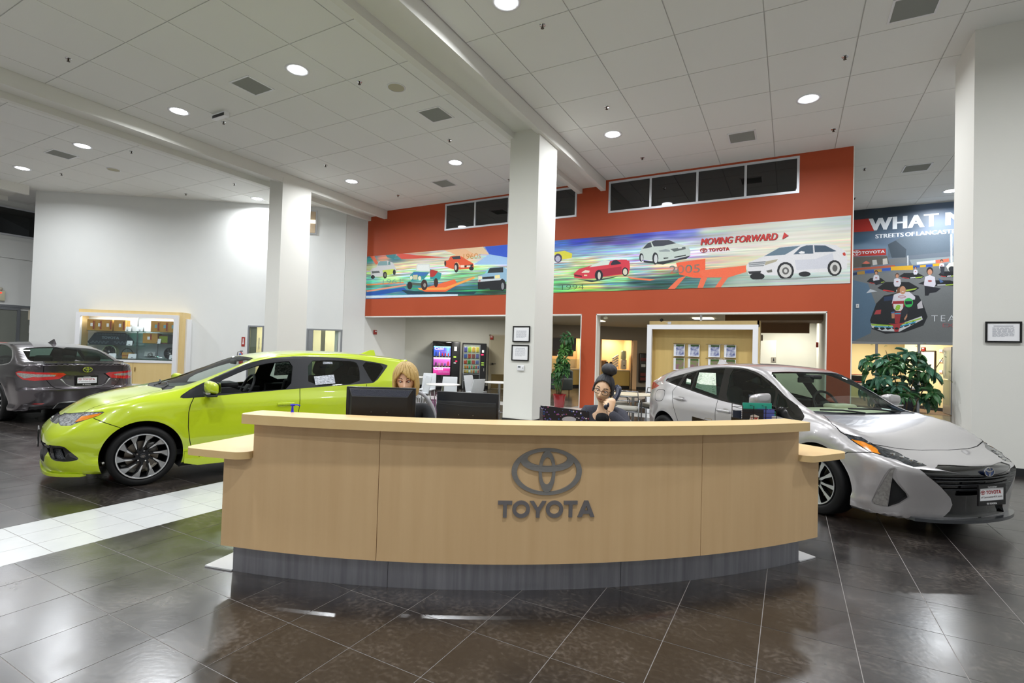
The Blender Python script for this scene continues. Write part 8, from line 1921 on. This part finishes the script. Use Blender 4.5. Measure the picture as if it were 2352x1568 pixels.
# ---- kitchenette niches
def nb(s, y, z=0): return MBW @ Vector((s, y, z))
for lb, a, b in (('coffee counter in the right niche of the lounge', -.10, 1.32), ('glass fronted counter in the left niche of the lounge', -2.38, -1.04)):
    t = thing('counter_cabinet', lb, 'counter', MBW @ Vector(((a+b)/2, .25, 0)), ANG, 'kitchenette counters'); w = (b-a)/2
    MB().box(-w, w, 0, .6, .12, .80).build('carcass', mat('kitchen_maple', '#b8994e', .5), t); MB().box(-w, w, .05, .6, 0, .12).build('plinth', DARK, t); MB().box(-w, w, -.03, .62, .80, .85).build('worktop', mat('worktop_cream', '#cdb993', .4), t)
    for k in range(2):
        x0 = -w+k*w+.01; d = MB().box(x0, x0+w-.02, -.02, 0, .14, .78).build('door', mat('kitchen_maple'), t); 
    if a < -1: MB().box(-w, w, .02, .03, .86, 1.28).build('sneeze_glass', GLS, t); MB().box(-.5, .5, .58, .6, 1.4, 2.1).build('menu_board', mat('menu_black', '#1d1512', .5), t)
bk = mat('menu_black', '#1d1512', .5)
for s0, s1, lb in ((-2.42, -1.92, 'dark menu board at the left of the lounge niche'), (-1.70, -1.30, 'dark menu board right of the pale post in the lounge niche')):
    t = thing('menu_board', lb, 'menu board', MBW @ Vector(((s0+s1)/2, -.03, 1.93)), ANG, 'dark menu boards'); MB().box(-(s1-s0)/2, (s1-s0)/2, -.02, .0, -.29, .29).build('board', bk, t)
t = thing('water_cooler', 'glass water dispenser on the coffee counter', 'dispenser', nb(1.06, .40, .85), ANG); MB().rbox((0, 0, .25), (.26, .24, .46), .05, 3).build('body', mat('cooler_clear', '#c9c0ac', .15, alpha=.9), t, auto=50); MB().lathe([(.0005, .48), (.11, .48), (.13, .56), (.13, .82), (.11, .88), (.0005, .89)], 20).build('bottle', mat('water_bottle', '#a9b49a', .1, alpha=.85), t, smooth=True); MB().rbox((0, -.13, .2), (.05, .03, .05), .01).build('tap', DARK, t)
t = thing('cup_rack', 'stack of white paper cups in a slanted rack on the coffee counter', 'cup rack', nb(.66, .38, .85), ANG)
for k in range(5):
    z = .12+k*.115; MB().lathe([(.038, -.16), (.044, .16), (.0005, .16), (.0005, -.16)], 14, 0, Matrix.Translation((0, 0, z)) @ Matrix.Rotation(1.0, 4, 'Y')).build('cup_stack', mat('cup_white', '#e6ddcc', .6), t, smooth=True)
MB().tube([(.16, 0, 0), (.16, 0, .68)], .008, 6).build('rack_post', CHROME, t)
for k, s in enumerate((.26, .46)):
    t = thing('thermos', ['left black topped coffee flask on the counter', 'right black topped coffee flask on the counter'][k], 'flask', nb(s, .35, .85), ANG, 'coffee flasks'); MB().lathe([(.0005, 0), (.075, 0), (.075, .24), (.06, .27)], 18).build('body', mat('flask_steel', '#a08f78', .3, .8), t, smooth=True); MB().lathe([(.062, .27), (.075, .29), (.06, .35), (.0005, .37)], 18).build('lid', BLACK, t, smooth=True)
t = thing('picture', 'framed coffee picture leaning on the counter', 'picture', nb(.08, .45, .86), ANG); mb = MB(); mb.add([(-.2, -.12, 0), (.2, -.12, 0), (.2, -.02, .42), (-.2, -.02, .42)], [(0, 1, 2, 3), (3, 2, 1, 0)]); mb.build('frame', mat('frame_cream', '#e6c9a4', .5), t); mb = MB(); mb.add([(-.165, -.117, .035), (.165, -.117, .035), (.165, -.035, .385), (-.165, -.035, .385)], [(0, 1, 2, 3)]); mb.build('print', mat('picture_brown', '#4a3322', .5, noise=(8, .4, '#8a6a40')), t)
t = thing('orange_box', 'small orange carton on the coffee counter', 'box', nb(.52, .20, .85), ANG); MB().box(-.07, .07, -.04, .04, 0, .11).build('carton', mat('carton_orange', '#c96a1e', .5), t)
t = thing('wall_dispenser', 'tall dark red and black wall dispenser left of the brochure display', 'dispenser', nb(1.80, -.01, .98), ANG); MB().rbox((0, -.08, 0), (.34, .16, 1.32), .04, 3).build('housing', mat('disp_dark', '#1c1816', .3), t, auto=50)
for z in (.38, -.30, -.5): MB().rbox((0, -.165, z), (.26, .02, .14), .02).build('lens', mat('disp_red', '#5a1512', .3), t)
MB().rbox((0, -.165, .10), (.20, .02, .14), .02).build('window', ALU, t)
t = thing('restroom_sign', 'small grey restroom sign with a figure on the white partition', 'sign', (-.49, 19.09, 1.52)); MB().box(-.07, .07, -.008, 0, -.08, .08).build('board', mat('sign_grey', '#8f8a80', .5), t); MB().lathe([(.0005, .058), (.014, .044), (.0005, .03)], 10).build('figure_head', DARK, t).location = (0, -.012, 0); MB().prism([(-.025, -.05), (.025, -.05), (.014, .022), (-.014, .022)], -.014, -.009, axis='y').build('figure_body', DARK, t)
t = thing('hanging_sign', 'grey sign with a letter hanging under the lounge soffit', 'sign', (-.86, 17.6, 2.18)); MB().box(-.10, .10, -.01, 0, -.09, .09).build('board', mat('sign_grey'), t); V, F = text_bm('S', .09, .06, .03); mb = MB(); mb.add([Vector((v.x-.03, -.012, v.y-.045)) for v in V], F); mb.build('lettering', DARK, t)
t = thing('security_camera', 'small cream wall camera at the top left of the wide opening', 'camera', (-4.58, 13.9, 2.55)); MB().rbox((0, 0, 0), (.10, .12, .07), .02, 2).build('housing', mat('exit_cream'), t, auto=40); MB().cyl((0, 0, .03), (0, 0, .07), .015).build('mount', WHITE, t)

# ---- office beyond the right column
t = thing('office_desk', 'dark fronted white edged office desk behind the big plant', 'desk', (3.0, 19.75, 0))
MB().box(-.62, .40, 0, .04, .0, .72).build('front_panel', mat('desk_navy', '#15161f', .5), t); MB().box(-.66, .44, -.03, .75, .74, .79).box(.40, .46, -.02, .75, 0, .76).build('white_edge', WHITE, t)
t = thing('printer', 'black desktop printer on the office shelf', 'printer', (2.0, 21.3, .80)); MB().rbox((0, 0, .13), (.44, .38, .26), .02, 2).build('body', DARK, t, auto=40); MB().rbox((.0, -.19, .05), (.32, .06, .04), .01).build('paper_tray', mat('tray_red', '#a8402c', .5), t); MB().rbox((.02, .0, .29), (.30, .25, .03), .01).build('lid', mat('lid_red', '#a8402c', .5), t)
t = thing('side_table', 'low white office table under the printer', 'table', (2.0, 21.3, 0)); MB().box(-.6, .7, -.3, .3, .76, .80).build('top', WHITE, t)
for sx in (-.55, .65):
    for sy in (-.26, .26): MB().cyl((sx, sy, 0), (sx, sy, .76), .02).build('leg', ALU, t)
t = thing('wall_frame', 'narrow dark frame on the cream office wall', 'frame', (4.02, 21.80, 1.55), math.radians(-59)); f = MB()
for x0, x1, z0, z1 in ((-.35, .35, .39, .42), (-.35, .35, -.42, -.39), (-.35, -.32, -.39, .39), (.32, .35, -.39, .39)): f.box(x0, x1, -.03, 0, z0, z1)
f.build('frame', mat('frame_brown', '#3a2a1c', .5), t); MB().box(-.32, .32, -.012, -.004, -.39, .39).build('sheet', mat('cream_paper'), t)
for k, z in enumerate((1.95, 1.62, 1.28, .98)):
    t = thing('note', ['topmost', 'second', 'third', 'lowest'][k]+' small orange and white note beside the office door', 'note', (4.30, 21.33, z), math.radians(-59), 'notes beside the office door'); MB().box(-.06, .06, -.006, 0, -.06, .06).build('sheet', PAPER, t); MB().box(-.05, .05, -.008, -.006, -.055, -.02).build('print', mat('note_orange', '#d8905a', .6), t)
t = thing('wall_outlet', 'small cable outlet low on the cream office wall', 'outlet', (3.80, 22.16, .42), math.radians(-59)); MB().box(-.04, .04, -.01, 0, -.06, .06).build('plate', PAPER, t); MB().tube([(0, -.02, 0), (.02, -.05, -.1), (.02, -.05, -.25)], .006, 5).build('cable', WHITE, t)
# ================================================================ plants
LEAF = mat('leaf_green', '#2c5a34', .35, coat=.25, noise=(5, .8, '#4a7a44')); LEAFL = mat('leaf_light', '#4f8a3c', .4, noise=(5, .8, '#74a85a')); LEAFD = mat('leaf_blue_green', '#35614f', .32, coat=.3, noise=(5, .8, '#5a8a6e')); STEM = mat('plant_stem', '#6f7a48', .7); BARK = mat('plant_bark', '#5a4a34', .85)
def leaf_mesh(name, L, W, m, droop=.25):
    V = []; F = []; n = 7
    for i in range(n+1):
        t = i/n; w = W/2*math.sin(PI*t**.8)**.9+.0008; x = L*t; z = -droop*L*t*t
        for q, dz in ((-1, .0), (-.5, -.010*L/.12), (0, -.022*L/.12), (.5, -.010*L/.12), (1, .0)): V.append((x, q*w, z+dz+.012*abs(q)))
    for i in range(n):
        for k in range(4): F.append((i*5+k, (i+1)*5+k, (i+1)*5+k+1, i*5+k+1))
    o = MB().add(V, F).build(name, m, None, smooth=True); me = o.data; bpy.data.objects.remove(o); return me
def plant(label, x, y, pot, stems, whorls, sizes, mats, seed, per=7, cat='plant'):
    """stems: list of polylines; whorls: list of (point, outward direction, radius scale)"""
    rn = random.Random(seed); t = thing('potted_plant', label, cat, (x, y, 0))
    pot(t)
    for s in stems:
        n = len(s); MB().tube(s, [.013-.008*i/(n-1) for i in range(n)], 7).build('stem', BARK, t, smooth=True)
    meshes = [[leaf_mesh('leaf', s*k, s*k*.44, m, .30+.1*j) for j, k in enumerate((1, .8))] for s, m in zip(sizes, mats)]
    cnt = 0; pt = MB()
    for P, d, sc in whorls:
        P = Vector(P); d = Vector(d).normalized(); a = d.orthogonal().normalized(); b = d.cross(a); ph = rn.random()*6
        mm = rn.choice(meshes)
        for k in range(per):
            an = ph+2*PI*k/per+rn.uniform(-.15, .15); out = (a*math.cos(an)+b*math.sin(an))*.9+d*rn.uniform(-.15, .4)+Vector((0, 0, -.30)); out.normalize()
            up = Vector((0, 0, 1)); y_ = up.cross(out)
            if y_.length < .05: y_ = Vector((1, 0, 0)).cross(out)
            y_.normalize(); z_ = out.cross(y_)
            M = Matrix((out, y_, z_)).transposed().to_4x4() @ Matrix.Rotation(rn.uniform(-.4, .4), 4, 'X'); st = P+out*.025
            M.translation = st; s = sc*rn.uniform(.8, 1.1)
            if cnt < 300:
                o = bpy.data.objects.new('leaf', rn.choice(mm)); COL.objects.link(o); adopt(o, t); o.matrix_local = M @ Matrix.Scale(s, 4); cnt += 1
            pt.tube([P, st], .0022, 4, cap=False)
    tag(pt.build('leaf_stalks', STEM, t), kind='stuff')
    return t
def red_pot(t):
    MB().lathe([(.0005, 0), (.135, 0), (.145, .02), (.175, .30), (.178, .33), (.195, .335), (.195, .37), (.178, .37), (.172, .33), (.0005, .33)], 32).build('pot', mat('red_glaze', '#8f0f14', .15, coat=1.), t, auto=40)
    MB().lathe([(.172, .335), (.0005, .345)], 20).build('soil', mat('soil', '#2a1f16', .95), t)
rn = random.Random(11)
st = [[(0, 0, .33), (.02, 0, .8), (.05, .01, 1.3), (.12, .02, 1.95)], [(-.03, .02, .33), (-.10, .02, .8), (-.02, 0, 1.25), (.05, 0, 1.7)], [(.03, 0, .33), (.10, 0, .75), (.16, .02, 1.2)], [(-.05, -.02, .33), (-.14, -.04, .6), (-.15, -.03, .85)]]
wh = []
for k in range(34):
    z = rn.uniform(.95, 2.0); c = .13 if z > 1.3 else .05; r_ = .18 if z > 1.1 else .14
    a = rn.uniform(0, 2*PI); wh.append(((c+r_*math.cos(a)*rn.uniform(.4, 1), .02+r_*math.sin(a)*.8, z), (math.cos(a), math.sin(a), .35), .95))
for k in range(8):
    a = rn.uniform(0, 2*PI); wh.append(((-.13+.12*math.cos(a), .1*math.sin(a), rn.uniform(.50, .98)), (math.cos(a), math.sin(a), .5), .8))
plant('tall umbrella plant in a glossy red pot against the orange pier', -5.72, 13.42, red_pot, st, wh, (.20, .17), (LEAF, LEAFL), 4, 7)
def dark_pot(t):
    MB().lathe([(.0005, 0), (.17, 0), (.20, .30), (.21, .34), (.19, .34), (.0005, .30)], 28).build('pot', mat('pot_dark', '#3a2f2a', .5), t, auto=40)
st = [[(0, 0, .30), (.0, .02, .8), (-.10, 0, 1.3), (-.22, 0, 1.72)], [(.03, 0, .3), (.08, 0, .9), (.20, .02, 1.4), (.26, 0, 1.78)], [(.05, 0, .3), (.20, -.03, .9), (.38, -.05, 1.35), (.52, -.06, 1.62)], [(-.04, 0, .3), (-.18, -.05, .9), (-.40, -.05, 1.25)], [(0, .03, .3), (.05, .15, 1.0), (.0, .2, 1.5)]]
wh = []
for k in range(52):
    x = rn.uniform(-.50, .42); zt = 1.78-.35*abs(x+.02)**1.2; z = rn.uniform(.92, zt); y_ = rn.uniform(-.32, .30); wh.append(((x, y_, z), (x*1.5, y_-.2, .5), 1.0))
for p_ in ((-.42, -.1, 1.82), (-.22, 0, 1.80), (.18, -.05, 1.80), (.30, 0, 1.85), (.55, -.05, 1.64), (.60, -.08, 1.40), (.52, -.05, 1.22), (.62, -.1, 1.25), (.15, -.15, .80), (.28, -.1, .88)): wh.append((p_, (p_[0], -.5, .6), 1.1))
plant('large bushy umbrella plant behind the silver car, in front of the office', 1.62, 10.55, dark_pot, st, wh, (.22, .19), (LEAFD, LEAF), 8, 6)
